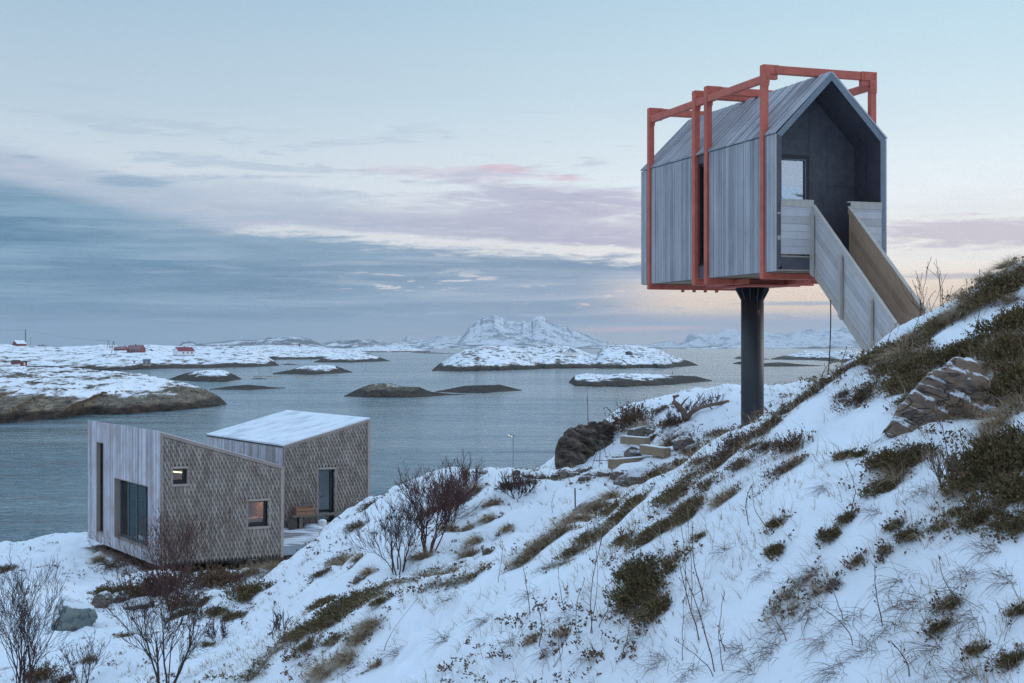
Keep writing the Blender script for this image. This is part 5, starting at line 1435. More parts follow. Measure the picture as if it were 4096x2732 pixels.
# ------------------------------------------------------------------ lamp post, rod, tripod, beams, stake
g0 = P(2053, 1742, 72)
lp = thing('street_lamp', (g0.x, g0.y, gz(g0.x, g0.y)), 'slim lit street lamp rising behind the snowy brink over the water', 'street lamp')
MB().tube([(g0.x, g0.y, gz(g0.x, g0.y) - .3), (g0.x, g0.y, g0.z)], .03, 8).build('post', M['lamp_grey'], lp)
hfr = frame((g0.x, g0.y, g0.z), (1, 0, 0), (0, 1, 0))
hd_ = MB(); hd_.hexa([hfr(x, y, z) for x, y, z in ((-.20, -.07, .0), (.04, -.07, -.03), (.04, .07, -.03), (-.20, .07, .0), (-.17, -.06, .12), (.0, -.06, .04), (.0, .06, .04), (-.17, .06, .12))])
ho = hd_.build('head', M['lamp_grey'], lp, bevel=.01)
MB().hexa([hfr(x, y, z) for x, y, z in ((-.24, -.06, .015), (-.05, -.06, -.045), (-.05, .06, -.045), (-.24, .06, .015), (-.22, -.06, .04), (-.04, -.06, -.012), (-.04, .06, -.012), (-.22, .06, .04))]).build('lens', M['lamp_on'], ho)
MB().tube([hfr(.03, 0, -.01), hfr(.09, 0, .0)], .035, 8).build('sensor', M['old_wood'], lp)

r0 = hit(2354, 1690, 33)
tag(MB().tube([r0 - Vector((0, 0, .2)), P(2350, 1600, r0.y), P(2349, 1580, r0.y), P(2347, 1520, r0.y)], [.012, .011, .005, .004], 6).build('iron_rod', M['rust'], origin=r0), 'thin rusty rod standing upright on the rocky knoll', 'rod')
q0 = hit(2302, 2029, 12)
tag(MB().tube([q0 - Vector((0, 0, .2)), P(2300, 1953, q0.y)], .014, 5).build('stake', M['shed_wood'], origin=q0), 'short dark stake stuck in the snow by the brown tussocks', 'stake')
ap = P(2405, 1755, 34.0); tp = thing('tripod', (ap.x, ap.y, ap.z - .65), 'thin black tripod with a small box on top beside the timber beams', 'tripod')
for px, py in ((2367, 1864), (2396, 1866), (2432, 1842)):
    f_ = hit(px, py, 28); MB().tube([f_ - Vector((0, 0, .03)), ap], .008, 5).build('leg', M['black'], tp)
MB().box(frame(ap, (1, 0, 0), (0, 1, 0)), -.03, .03, -.03, .03, -.02, .085).build('box', M['black'], tp)
MB().tube([P(2373, 1842, 33.9), P(2436, 1843, 34.0)], .008, 5).build('brace', M['black'], tp)

def beam(a, b, hgt, wd, label, sink=0):
    a = Vector(a); b = Vector(b); d_ = (b - a).normalized(); n = Vector((0, 0, 1)).cross(d_).normalized(); u = d_.cross(n)
    fr = frame(a, d_, n, u); L = (b - a).length
    t = thing('timber_beam', a, label, 'timber beam', 'squared timbers forming the path seat')
    o = MB().box(fr, 0, L, -wd / 2, wd / 2, -hgt / 2, hgt / 2).build('body', M['beam'], t, bevel=.008)
    reaxis(o, math.atan2(d_.y, d_.x))
    s = MB().box(fr, .01, L - .01, -wd / 2 + .01, wd / 2 - .01, hgt / 2 + .001, hgt / 2 + .016).build('snow_cover', M['snow'], t, bevel=.006)
beam(P(2492, 1759, 35.6), P(2590, 1767, 34.85), .185, .2, 'topmost squared timber resting on the rocks')
_m = hit(2670, 1828, 28).y - .1; beam(P(2572, 1797, _m + .8), P(2668, 1811, _m), .185, .2, 'middle squared timber with its end towards the slope')
_m = hit(2448, 1874, 28).y - .1; beam(P(2448, 1856, _m), P(2655, 1840, _m + 2.0), .19, .2, 'lowest squared timber running into the snow bank')

# ------------------------------------------------------------------ rocks
def rockobj(px, py, wpx, hpx, label, m='rock', depth=1.0, seed=1, rot=0.0, amp=.22, sub=4, dmin=5.0, sink=.35, group=None, name='rock', cat='rock', tilt=None, fq=1.6, bare=True, D=None, facet=16):
    """px,py: centre of the rock's foot in the photo"""
    g = hit(px, py, dmin) if D is None else P(px, py, D)
    k = g.y / F; sx = wpx / 2 * k; szz = hpx * k / (2 - sink * 2)
    o = blobmesh(name, g + Vector((0, sx * depth * .3, szz * (1 - sink * 2) * .9)), sx, sx * depth, szz, seed, M[m], max(sub, 4), amp * .5, fq=fq * 1.5, rot=rot, facet=facet)
    if tilt: o.rotation_euler = tilt
    tag(o, label, cat, group)
    if bare: BARE.append((g.x, g.y, sx * 1.0, .35))
    return o
def cragobj(outline, D0, D1, label, m, seed, amp=.12, nx=70, nv=36, ztop=1.0, name='rock', back=1.0, fs=1.0):
    """rock mass under a skyline: outline = (px, py) of its upper edge, foot pixels follow from the ground; bulges towards the eye"""
    a = np.array(outline, float)
    px = np.linspace(a[0, 0], a[-1, 0], nx); top = np.interp(px, a[:, 0], a[:, 1]) + (fbm(px * .03, px * 0 + seed, seed, 4) - .5) * 34 * np.sin(np.linspace(0, PI, nx)); bot = np.interp(px, a[:, 0], a[:, 2])
    D = D0 + (D1 - D0) * (px - px[0]) / (px[-1] - px[0])
    V = np.linspace(-.15, 2.0, nv)
    T, PX = np.meshgrid(V, px, indexing='ij')
    TP, BT, DD = (np.broadcast_to(v, T.shape) for v in (top, bot, D))
    f = np.where(T < 1, np.sin(np.clip(T, -.2, 1) * PI / 2) ** 1 * 1.0, np.cos((T - 1) * PI / 2 * .9))
    PY = BT + (TP - BT) * f
    hgt = (BT - TP) / F * DD
    dep = np.where(T < 1, hgt * .55 * (1 - np.cos(np.clip(T, 0, 1) * PI / 2)), hgt * .55 + (T - 1) * hgt * 1.2 * back)
    X = (PX - CX) / F * DD; Z = CZ - (PY - HY) / F * DD; Y = DD + dep
    # strata noise, dipping
    Xo, Zo = X, Z; X = X * fs; Z = Z * fs; Z0_ = Z
    s = (Z * 1.0 + X * .55) * 9
    q_ = Z * 3.2 + X * 1.7 + (fbm(X * 1.5, Z * 1.5, seed + 9, 3) - .5) * 2.0; fr_ = q_ - np.floor(q_)
    Y = Y + (np.clip(fr_ * 3.5 - 1.2, 0, 1) - fr_) * amp * 1.1 * np.clip(T * 5, 0, 1)
    n = (ridged(s, X * 1.4 + Y * .6, seed, 4) - .55) * amp * 1.3 + (fbm(X * 2.2, Z * 2.6 + Y, seed + 4, 4) - .5) * amp * 2
    Y = Y - n * np.clip(T * 6 + 1, 0, 1) * .9; Z = Z + n * .45 * np.clip(T * 2, 0, 1)
    X = Xo; Z = Zo + (Z - Z0_)
    o = grid_mesh(name, X, Y, Z, M[m], smooth=True)
    me = o.data; c = Vector((float(X.mean()), float(Y.mean()), float(Z.min()))); me.transform(Matrix.Translation(-c)); o.location = c
    tag(o, label, 'rock'); return o
cragobj([(2218, 1842, 1852), (2224, 1790, 1862), (2240, 1758, 1862), (2270, 1728, 1860), (2310, 1712, 1850), (2350, 1700, 1836), (2390, 1692, 1815), (2430, 1684, 1790), (2480, 1690, 1755)],
        36.6, 38.5, 'big dark layered rock outcrop at the brink of the path terrace', 'rock_bare', 4, amp=.26, nx=130, nv=70)
cragobj([(3545, 1718, 1742), (3600, 1655, 1742), (3660, 1585, 1726), (3720, 1525, 1714), (3780, 1475, 1704), (3850, 1445, 1698), (3920, 1448, 1692), (3975, 1520, 1664), (3998, 1590, 1640)],
        hit(3560, 1742).y - .05, hit(3985, 1660).y - .05, 'large brown rock slab with snow streaks under the junipers', 'rock_warm', 12, amp=.085, fs=1.8, nx=140, nv=70)
rockobj(281, 2515, 225, 150, 'grey green boulder with a snow cap between the bare bushes', 'boulder', .8, 6, amp=.10, sub=5, dmin=25, fq=1.1, bare=False, facet=26)
rockobj(400, 2425, 90, 52, 'small dark rock touching the snow capped boulder', 'rock', .8, 21, dmin=25)
rockobj(475, 2410, 100, 40, 'low flat rock behind the small dark one', 'rock', .8, 22, dmin=25)
rockobj(560, 2430, 120, 34, 'low brown rock under the big bush', 'rock', .8, 23, dmin=25)
for i, (px, py, w_, h_, lab) in enumerate([(2238, 1905, 36, 30, 'small square rock at the terrace edge'), (2262, 1908, 40, 30, 'wedge rock second along the terrace edge'), (2292, 1905, 46, 20, 'flat tan rock third along the terrace edge'),
        (2330, 1888, 60, 22, 'flat slab on the terrace snow'), (2222, 1916, 46, 26, 'pointed grey rock just below the terrace edge'), (2370, 1903, 60, 18, 'low flat rock in the trodden snow'), (2420, 1905, 90, 26, 'wide reddish flat rock below the tripod'),
        (2470, 1918, 70, 42, 'upright grey rock leaning beside the large slab'), (2340, 1920, 50, 20, 'small brown rock in the path'), (2160, 1915, 50, 24, 'grey rock in the heap under the lamp'), (2110, 1908, 44, 22, 'dark rock in the heap near the lamp post'),
        (2065, 1900, 40, 20, 'round stone behind the arching twigs'), (2130, 1930, 36, 14, 'flattest stone below the heap'), (2535, 1824, 80, 44, 'dark rock under the topmost timber'), (2725, 1792, 90, 48, 'tilted striped rock behind the timbers'),
        (2570, 1738, 110, 36, 'long tilted rock slab over the timbers'), (2600, 1735, 44, 26, 'small brown rock above the timbers'), (2490, 1838, 90, 20, 'low rock left bare under the tripod side'), (1930, 1895, 50, 14, 'tan stone showing at the brink')]):
    rockobj(px, py, w_, h_, lab, 'rock', .9, 40 + i, rot=i * 1.1, amp=.2, sub=3, dmin=24, group='rocks around the path terrace', fq=1.4, D=None)
rockobj(2550, 1935, 240, 56, 'large grey slab rising from the tussocks below the timbers', 'rock', .7, 61, rot=.3, amp=.14, sub=4, dmin=22, tilt=(0, -.25, 0))
rockobj(2350, 2045, 130, 48, 'grey slab low beside the brown grass', 'rock', .7, 62, rot=.5, amp=.16, sub=4, dmin=20, tilt=(0, -.35, 0))
cragobj([(1228, 2228, 2262), (1262, 2182, 2240), (1300, 2132, 2200), (1340, 2078, 2145), (1380, 2036, 2095), (1420, 2006, 2052), (1462, 1996, 2016)],
        35.2, 33.6, 'dark mossy layered rock ridge beside the deck', 'rock_bare', 8, amp=.10, nx=110, nv=50)
rockobj(1945, 2215, 34, 24, 'small blue grey stone below the arching grass', 'rock', .9, 66, dmin=18)
rockobj(1430, 2330, 34, 30, 'small upright stone behind the nearer snow hump', 'rock', .9, 67, dmin=22)
# ------------------------------------------------------------------ plant meshes (unit sized, reused as linked copies)
def leaf(mb, p, d, ln, wd, R_):
    s = d.cross(Vector((R_.uniform(-1, 1), R_.uniform(-1, 1), R_.uniform(-1, 1))))
    if s.length < 1e-4: s = Vector((1, 0, 0))
    s.normalize()
    mb.add([p, p + d * ln * .5 + s * wd, p + d * ln, p + d * ln * .5 - s * wd], [(0, 1, 2, 3)])
def make_bush(seed, nsp, leaves, ln, wd, hgt=.45, spread=1.0, curl=.5, elong=1.0, stemr=.006, slen=.42):
    R_ = random.Random(seed); F_ = MB(); S_ = MB()
    lobes = [(R_.uniform(-.55, .55) * spread * elong, R_.uniform(-.5, .5) * spread, R_.uniform(.3, .62)) for _ in range(5)]
    arms = [(1.15 * math.cos(q_) * R_.uniform(.7, 1.2), 1.15 * math.sin(q_) * R_.uniform(.7, 1.2), R_.uniform(.08, .2)) for q_ in [R_.uniform(0, 6.28) for _ in range(9)]]
    for i in range(nsp):
        lx, ly, lr = R_.choice(lobes)
        if i % 5 == 0: lx, ly, lr = R_.choice(arms)
        a = R_.uniform(0, 2 * PI); r = lr * math.sqrt(R_.random())
        b = Vector((lx + r * math.cos(a) * elong, ly + r * math.sin(a), R_.uniform(-.05, .3) * hgt * (1.3 - r)))
        d = Vector((math.cos(a) * R_.uniform(.1, 1), math.sin(a) * R_.uniform(.1, 1), R_.uniform(.15, 1.2) * hgt * 1.6)).normalized()
        n = 6; pts = [b]; L = slen * R_.uniform(.5, 1.25)
        for k in range(n):
            d = (d + Vector((R_.uniform(-.25, .25), R_.uniform(-.25, .25), R_.uniform(-.25, .18) - curl * .08 * k))).normalized()
            pts.append(pts[-1] + d * L / n)
        if i % 2 == 0: S_.tube(pts, [stemr * (1 - .8 * k / n) for k in range(n + 1)], 3, False)
        for k in range(leaves):
            u = R_.uniform(.2, 1); j = min(int(u * n), n - 1); p = pts[j].lerp(pts[j + 1], u * n - j)
            dd = (pts[j + 1] - pts[j]).normalized() * .7 + Vector((R_.uniform(-1, 1), R_.uniform(-1, 1), R_.uniform(-.6, 1))) * .75
            leaf(F_, p, dd.normalized(), ln * R_.uniform(.6, 1.3), wd * R_.uniform(.7, 1.3), R_)
    return F_, S_
def tomesh(mb, name, m):
    me = bpy.data.meshes.new(name); me.from_pydata(mb.v, [], mb.f); me.materials.append(m); return me
JUN = []; HEA = []; MOS = []
for i in range(5):
    f_, s_ = make_bush(100 + i, 560, 15, .085, .018, .75, curl=.35)
    JUN.append((tomesh(f_, 'foliage', M['juniper']), tomesh(s_, 'stems', M['bark'])))
for i in range(4):
    f_, s_ = make_bush(200 + i, 300, 12, .08, .018, .75, curl=.1, slen=.5, stemr=.007)
    HEA.append((tomesh(f_, 'foliage', M['heather']), tomesh(s_, 'stems', M['bark_red'])))
for i in range(3):
    f_, s_ = make_bush(250 + i, 260, 16, .05, .010, .22, curl=.6, elong=1.6, slen=.6)
    MOS.append((tomesh(f_, 'foliage', M['moss']), tomesh(s_, 'stems', M['bark_pale'])))
def tuft_mesh(seed, n, L, droop=.9, wd=.006, lean=(0, 0), rad=.35):
    R_ = random.Random(seed); mb = MB()
    for i in range(n):
        a = R_.uniform(0, 2 * PI); r = rad * math.sqrt(R_.random())
        p = Vector((r * math.cos(a), r * math.sin(a), -.03)); d = Vector((math.cos(a) * .5 + lean[0] + R_.uniform(-.3, .3), math.sin(a) * .5 + lean[1] + R_.uniform(-.3, .3), 1)).normalized()
        ll = L * R_.uniform(.5, 1.2); m_ = 5; side = Vector((-math.sin(a), math.cos(a), 0)); dr = droop * R_.uniform(.4, 1.3)
        vs = []; fs = []
        for k in range(m_ + 1):
            w_ = wd * (1 - .85 * k / m_)
            vs += [p - side * w_, p + side * w_]
            d = (d + Vector((d.x * .12 + lean[0] * .15, d.y * .12 + lean[1] * .15, -dr * .28))).normalized(); p = p + d * ll / m_
        for k in range(m_): fs.append((2 * k, 2 * k + 1, 2 * k + 3, 2 * k + 2))
        mb.add(vs, fs)
    return mb
TUF = [tomesh(tuft_mesh(300 + i, 520, .95, .9, .011, (-.25, -.2)), 'grass_tuft', M['grass']) for i in range(4)]

def orient(o, pos, yaw, amount=.7):
    n = (gslope(pos.x, pos.y) * amount + Vector((0, 0, 1 - amount))).normalized()
    q = Vector((0, 0, 1)).rotation_difference(n)
    o.rotation_mode = 'QUATERNION'
    o.rotation_quaternion = q @ Matrix.Rotation(yaw, 3, 'Z').to_quaternion()
PRN = random.Random(5)
def bush(kind, px, py, wpx, label, cat=None, group=None, hs=1.0, dmin=5.0, bare=True, sy=1.0):
    g = hit(px, py, dmin); s = wpx / 2 / F * g.y / 1.05
    src, nm, ct = {'j': (JUN, 'juniper_shrub', 'juniper'), 'h': (HEA, 'heather_clump', 'heather'), 'm': (MOS, 'crowberry_mat', 'crowberry')}[kind]
    fo, st_ = PRN.choice(src)
    t = thing(nm, g + Vector((0, 0, .01)), label, cat or ct, group)
    orient(t, g, PRN.uniform(0, 6.28)); t.scale = (s, s * sy, s * hs)
    sk = min(s * .16, .09) if kind != 'm' else .01
    t.location.z -= sk
    for nme, me in (('foliage', fo), ('stems', st_)):
        o = bpy.data.objects.new(nme, me); COL.objects.link(o); o.parent = t
    if bare: BARE.append((g.x, g.y, s * .85, .75 if not (px > 3600 and py < 1450) else .45))
    return g
def tuft(px, py, wpx, label, hs=1.0, dmin=5.0, group='tussocks of dry grass', bare=True):
    bare = bare and not (px > 3650 and py < 1450)
    g = hit(px, py, dmin); s = wpx / 2 / F * g.y / .8
    o = bpy.data.objects.new('grass_tuft', PRN.choice(TUF)); COL.objects.link(o); o.location = g
    orient(o, g, PRN.uniform(-.5, .5), .5); o.scale = (s, s, s * hs)
    tag(o, label, 'grass tuft', group)
    if bare: BARE.append((g.x, g.y, s * .5, .7))

# junipers, each named by where it stands
J = [(3700, 1560, 150, 'juniper fringe drooping over the rock slab front', 1.2), (3640, 1610, 110, 'low juniper fringe at the front of the rock slab', 1.0), (2630, 2450, 150, 'ragged underside of the biggest juniper clump', 1.6), (2560, 2290, 190, 'juniper shoulder over the biggest clump', 1.3), (2600, 2380, 270, 'biggest dark green juniper clump hanging in the smooth snow', 1.5), (2590, 2160, 150, 'juniper strand just above the biggest clump', 1.2), (2660, 2110, 150, 'juniper spray reaching up from the biggest clump', 1.0),
     (2560, 2010, 150, 'juniper spray with bright snow on either side, under the rocks', 1.0), (2700, 1985, 170, 'broad juniper spray topmost of the strand on the near slope', 1.0), (2765, 2035, 150, 'juniper spray at the open end of the strand', 1.0),
     (2745, 2075, 110, 'small juniper spray below the broad one', 1.0), (2480, 2080, 120, 'juniper spray beside the grey slab', 1.0), (2440, 2050, 100, 'small juniper tuft over the brown grass', 1.0), (2500, 2160, 110, 'loose juniper twigs on the snow beside the strand', .8),
     (2560, 1920, 130, 'juniper hugging the grey slab from above', .8), (2620, 1905, 110, 'low juniper spray under the timbers', .8), (2380, 2145, 160, 'low juniper along the drift crest', .6), (2300, 2205, 110, 'end of the juniper row on the drift crest', .6),
     (3560, 1850, 190, 'juniper with a fringe of dry grass below the rock slab', 1.2), (3660, 1840, 170, 'juniper with pale stalks in front, close under the rock slab', 1.2), (3530, 1955, 150, 'brown edged juniper lower down the same snowfield', 1.0),
     (3322, 2150, 90, 'round dark juniper tuft with trailing moss below', 1.6), (3102, 2215, 80, 'round juniper tuft sunk in a snow hollow', 1.6), (3105, 2100, 76, 'small juniper tuft above the snow hollow', 1.3), (3385, 2080, 90, 'small juniper sprig by the tall bent stalk', 1.0),
     (3645, 2145, 120, 'flat juniper sprig alone in the open snow', .9), (3580, 2110, 80, 'tiny juniper sprig beside the flat one', .9), (3540, 2205, 60, 'tiny juniper tip, lone, above the twig fan', 1.0), (3433, 2250, 70, 'tiny two tipped juniper sprig', .9),
     (3833, 2060, 110, 'juniper sprig near the great clump', .9), (3760, 2110, 80, 'small juniper sprig away from the great clump', .9), (3377, 1830, 90, 'small juniper by the pair of bent stalks', 1.0), (3442, 1820, 60, 'tiny juniper beside the bent stalks', 1.0),
     (3960, 1900, 330, 'great dark juniper clump at the frame edge, lower half', 1.5), (4060, 1990, 280, 'great juniper clump, its trailing underside', 1.3), (4040, 1830, 300, 'crown of the great dark juniper clump', 1.5), (3930, 2080, 170, 'loose skirt of the great juniper clump', .9), (4070, 2100, 190, 'lowest tuft of the great juniper clump', 1.0),
     (4060, 1560, 260, 'dark juniper wall above the great clump', 1.7), (4070, 1430, 240, 'middle of the dark juniper wall', 1.7), (4050, 1310, 240, 'juniper high on the crest edge', 1.4),
     (3640, 1540, 200, 'dark juniper drooping over the brown rock slab', 1.2), (3700, 1480, 220, 'juniper over the rock slab, upper part', 1.2), (3590, 1470, 170, 'juniper above the rock, nearest the stair', 1.2), (3810, 1440, 240, 'bright green juniper bent across the snow', 1.0), (3880, 1400, 190, 'juniper with long bare stems beside the bright one', 1.0),
     (3550, 1420, 180, 'juniper mound right at the stair foot', 1.1), (3500, 1440, 120, 'low brown green juniper at the stringer end', 1.0), (3980, 1410, 170, 'juniper spray by the narrow snow chute', 1.0), (3920, 1640, 120, 'small juniper at the rock slab edge', 1.0),
     (3750, 1310, 170, 'juniper on the crest behind the sapling', 1.0), (3970, 1190, 200, 'higher juniper on the crest', 1.0), (4040, 1150, 220, 'highest juniper on the crest', 1.2), 
     (3670, 1385, 130, 'brown green juniper between stair and sapling', 1.0),
     (1428, 2420, 230, 'long juniper on the near hump, upper bushy part', 1.0), (1357, 2470, 210, 'long juniper on the near hump, middle', .9), (1267, 2510, 190, 'long juniper on the near hump, lower part', .9), (1190, 2540, 120, 'thin lower tip of the long juniper', .8), (1230, 2590, 110, 'sprig under the long juniper', .8), (1340, 2560, 100, 'dark sprig below the middle of the long juniper', .8), (1525, 2410, 90, 'sprig beside the bushy end of the long juniper', .9), (1290, 2420, 130, 'reddish green sprigs above the long juniper', .9),
     (995, 2375, 150, 'lone round juniper in the dip before the house', 1.4), (860, 2455, 110, 'ragged juniper below the lone round one', 1.0), (940, 2465, 110, 'flat brown juniper beside the ragged one', .8), (480, 2385, 140, 'dark juniper over the small rocks', 1.4), (395, 2375, 80, 'small juniper before the dark one', 1.2), (730, 2465, 100, 'dim juniper among the bush stems', 1.0), (495, 2545, 60, 'tiny juniper under the flat rock', .8), (820, 2410, 80, 'small juniper above the ragged one', .9), (30, 2275, 80, 'dark flat juniper at the shore side edge of the frame', .6), (830, 2580, 50, 'tiny juniper below the ragged one', .8),
     (3903, 2600, 90, 'small dark mossy clump in the front corner snow', .8), (3760, 2510, 110, 'dark buried juniper tip among bent stems', .8), (4060, 2640, 150, 'olive clump cut by the front corner', .9), (3790, 2420, 110, 'flat sprig under the bent stems', .6), (4075, 2450, 90, 'pale olive sprig at the edge of the frame', .8),
     (2635, 2435, 55, 'tiny brown juniper knot under the biggest clump', 1.3), (2795, 2150, 60, 'tiny juniper sprig on the open slope', .8), (3010, 1790, 60, 'green cushion beside the heather under the column', .8)]
for px, py, w_, lab, hs in J: bush('j', px, py, w_, lab, hs=hs, group='junipers on the slope', dmin=5 if px > 1150 else 15)
H = [(3170, 1800, 150, 'tall russet heather clump in the open snow near the column', 1.6), (3133, 1890, 130, 'lower russet heather clump under the tall one', 1.1), (3070, 1800, 110, 'wine red heather tufts before the column', 1.0), (2960, 1780, 150, 'heather mound at the foot of the column', 1.3), (2900, 1830, 140, 'heather below the column foot', 1.1), (2860, 1870, 130, 'heather lower below the column', 1.0), (2960, 1870, 120, 'olive heather below the column', 1.1),
     (2800, 1850, 90, 'thin reddish heather on the open side of the column', .9), (2700, 1860, 110, 'small reddish heather beside the timbers', .9), (2640, 1890, 90, 'reddish heather at the end of the lowest timber', .9), (2830, 1940, 100, 'heather spray running down from the column', .8), (2760, 1910, 90, 'heather spray in the middle snow', .7),
     (3050, 1735, 120, 'heather row on the crest, by the column', .9), (3100, 1695, 120, 'heather row on the crest, second from the column', .9), (3150, 1650, 120, 'heather row on the crest, middle', .9), (3200, 1610, 110, 'heather row on the crest, past the middle', .8), (3250, 1575, 110, 'heather row on the crest under the cable', .8), (3310, 1530, 100, 'heather row on the crest, upper', .8), (3370, 1490, 100, 'heather row on the crest, near the stair', .8), (3430, 1460, 90, 'heather on the crest at the stair foot', .9),
     (3450, 1610, 150, 'brown heather clump below the stair', 1.2), (3480, 1560, 110, 'loose brown heather above that clump', .9), (3380, 1580, 90, 'low brown sprigs on the upper snow', .7), (2870, 1740, 90, 'stumpy brown heather left of the column', 1.2), (2720, 1760, 160, 'dark heather trailing from the gnarled branch', .8), (2780, 1800, 130, 'dark heather trail, lower end', .8), (2700, 1690, 120, 'brown heather by the gnarled branch', .9),
     (2520, 1690, 190, 'round brown heather hummock topping the knoll', 1.3), (2440, 1720, 150, 'brown heather on the dark outcrop', .7), (2370, 1745, 130, 'rusty heather on the face of the dark outcrop', .6), (2330, 1790, 90, 'rusty patch in the crack of the dark outcrop', .5), (2640, 1640, 80, 'small heather on the knoll skyline', .7), (2600, 1760, 80, 'brown tuft above the middle timber', .8),
     (650, 2370, 330, 'dense dark brown scrub under the house corner', 1.0), (800, 2350, 260, 'dark brown scrub under the shingled wall', .9), (720, 2420, 240, 'dark scrub around the big bush foot', .7), (900, 2325, 200, 'brown scrub at the shaded house foot', .8), (450, 2260, 150, 'brown scrub around the house legs', .5), (520, 2290, 130, 'brown scrub beneath the tall window', .5),
     (1350, 2245, 120, 'mixed brown heath on the ridge by the deck', .7), (1280, 2300, 90, 'dark heath sprigs on the ridge foot', .8), (1420, 2110, 110, 'green brown heath on the ridge face', .7), (1480, 2020, 120, 'heath along the ridge top', .6),
     (2060, 1940, 150, 'brown scrub in the stone heap', .7), (2700, 2240, 90, 'thin heather twigs beside the biggest juniper', .8), (3330, 2340, 90, 'brown grass knot in the trailing moss', .6), (153, 2720, 170, 'dark brown scrub in the bottom corner between the bushes', 1.4), (250, 2735, 120, 'brown scrub under the low bare bush', 1.2)]
for px, py, w_, lab, hs in H: bush('h', px, py, w_, lab, hs=hs, group='heather and scrub on the slope', dmin=5 if px > 1150 else 15)
Q = [(1700, 2305, 150, 'crowberry row on the drift crest, dense end'), (1595, 2330, 130, 'crowberry row on the drift crest, middle'), (1790, 2290, 160, 'crowberry mat on the hump by the bush'), (1860, 2320, 140, 'crowberry mat lower on the hump'), (1520, 2350, 110, 'crowberry row, tapering end'), (1770, 2335, 120, 'crowberry sprigs under the mat'),
     (3150, 2380, 90, 'olive moss streak sliding down the snow, upper'), (3110, 2440, 100, 'olive moss streak, lower tip'), (3230, 2310, 90, 'olive moss streak, top'), (3180, 2430, 90, 'brown moss streak beside the olive one'), (3270, 2360, 110, 'brown moss streak, wide part'), (1900, 2300, 90, 'crowberry end of the mat'), (2420, 2110, 150, 'mossy lip of the drift crest'), (2230, 2260, 120, 'mossy sprigs running off the drift crest'), (1110, 2600, 130, 'brown green streak at the frame bottom'), (1050, 2660, 130, 'brown green streak lower at the frame bottom'), (1010, 2700, 120, 'lowest brown green streak')]
for px, py, w_, lab in Q: bush('m', px, py, w_, lab, hs=.8, group='crowberry and moss streaks')
G = [(3905, 1585, 170, 'tan grass spilling over the brown rock slab'), (3960, 1630, 170, 'tan grass at the low end of the rock slab'), (3850, 1660, 120, 'small tan tuft under the rock slab'), (3930, 1490, 150, 'tan grass on top of the rock slab'), (2250, 2130, 150, 'thick brown tussock bank, upper end'), (2190, 2170, 150, 'thick brown tussock bank, middle'), (2140, 2215, 150, 'thick brown tussock bank, lower'), (2090, 2250, 130, 'thick brown tussock bank, foot'), (2290, 2085, 130, 'tussock by the short stake'), (2400, 2030, 150, 'reddish tussock against the grey slab'), (2450, 1990, 130, 'reddish tussock on the grey slab'), (2340, 2080, 120, 'tussock between stake and slab'),
     (1880, 2220, 120, 'long combed tussock in the middle slope'), (1900, 2170, 110, 'upper half of the long combed tussock'), (1880, 2115, 80, 'small round tussock over the combed one'), (1975, 2020, 110, 'tussock near the brink'), (1900, 1965, 110, 'tussock on the skyline brink'), (1840, 2010, 110, 'broad tussock under the brink'), (1730, 2050, 130, 'tussock behind the taller bush'), (1780, 1990, 110, 'tussock above the taller bush'), (1700, 2230, 130, 'pale tussock at the taller bush foot'), (1475, 2295, 100, 'small tussock behind the near hump'), (1380, 2250, 110, 'tussock at the ridge side'), (1430, 2240, 80, 'small tussock next to the ridge one'), (1800, 2120, 100, 'thin tussock right of the taller bush'), (1960, 2080, 90, 'thin tussock in the middle slope'), (2030, 2120, 90, 'thin tussock beside the bank'),
     (1386, 2640, 150, 'curving tussock under the long juniper'), (1290, 2690, 160, 'curving tussock at the frame bottom'), (1480, 2510, 150, 'pale brown tussock beside the long juniper'), (1511, 2660, 60, 'tiny tussock at the foot of the leafy twig'), (1440, 2560, 110, 'loose tussock between juniper and twig'),
     (2880, 2010, 110, 'pinkish fine grass on the drift edge'), (2930, 1975, 90, 'fine grass next to the pinkish one'), (3190, 1850, 90, 'brown grass skirt of the tall heather'), (3590, 1900, 150, 'grey grass spilling from the juniper'), (3860, 1950, 190, 'grey grass beside the great juniper'), (3990, 1700, 180, 'pale grass mat by the rock slab'), (3950, 1120, 150, 'grey grass on the crest'), (3860, 1190, 130, 'grey grass over the crest juniper'), (4030, 1060, 160, 'highest grey grass on the crest'), (3650, 1350, 110, 'thin grass at the stair side'), (3780, 1270, 120, 'thin grass by the sapling'), (2259, 2535, 70, 'little tussock in the front snow'), (2130, 2560, 80, 'little tussock next to the bent twigs'), (2690, 1780, 120, 'pale grass near the gnarled branch'), (2670, 1700, 90, 'pale grass under the gnarled branch'), (2570, 1720, 120, 'brown grass skirt of the knoll hummock'), (2480, 1850, 70, 'tiny tuft behind the lowest timber'), (400, 2240, 90, 'brown grass at the house leg'), (1010, 2290, 120, 'pale grass at the house foot'), (1090, 2275, 110, 'pale grass by the deck fascia'), (360, 2640, 80, 'tiny tussock between the bare bushes')]
_cr = [(3700, 1345), (3745, 1315), (3790, 1285), (3835, 1262), (3880, 1235), (3925, 1205), (3970, 1180), (4015, 1150), (4060, 1115), (4085, 1085), (4050, 1200), (4080, 1260), (4030, 1370), (3700, 1420), (3600, 1430), (3640, 1500), (3540, 1480), (4030, 1500), (4080, 1620), (3990, 1590), (3950, 1760)]
_nm = ['beside the sapling', 'just above the sapling', 'under the highest juniper', 'next to the snow tongue', 'among the crest junipers', 'over the rock slab', 'at the stair foot', 'at the frame edge']
for _i, (_x, _y) in enumerate(_cr): G.append((_x, _y, 120 + 14 * (_i % 5), 'tan dry grass tuft growing among the junipers on the steep crest'))
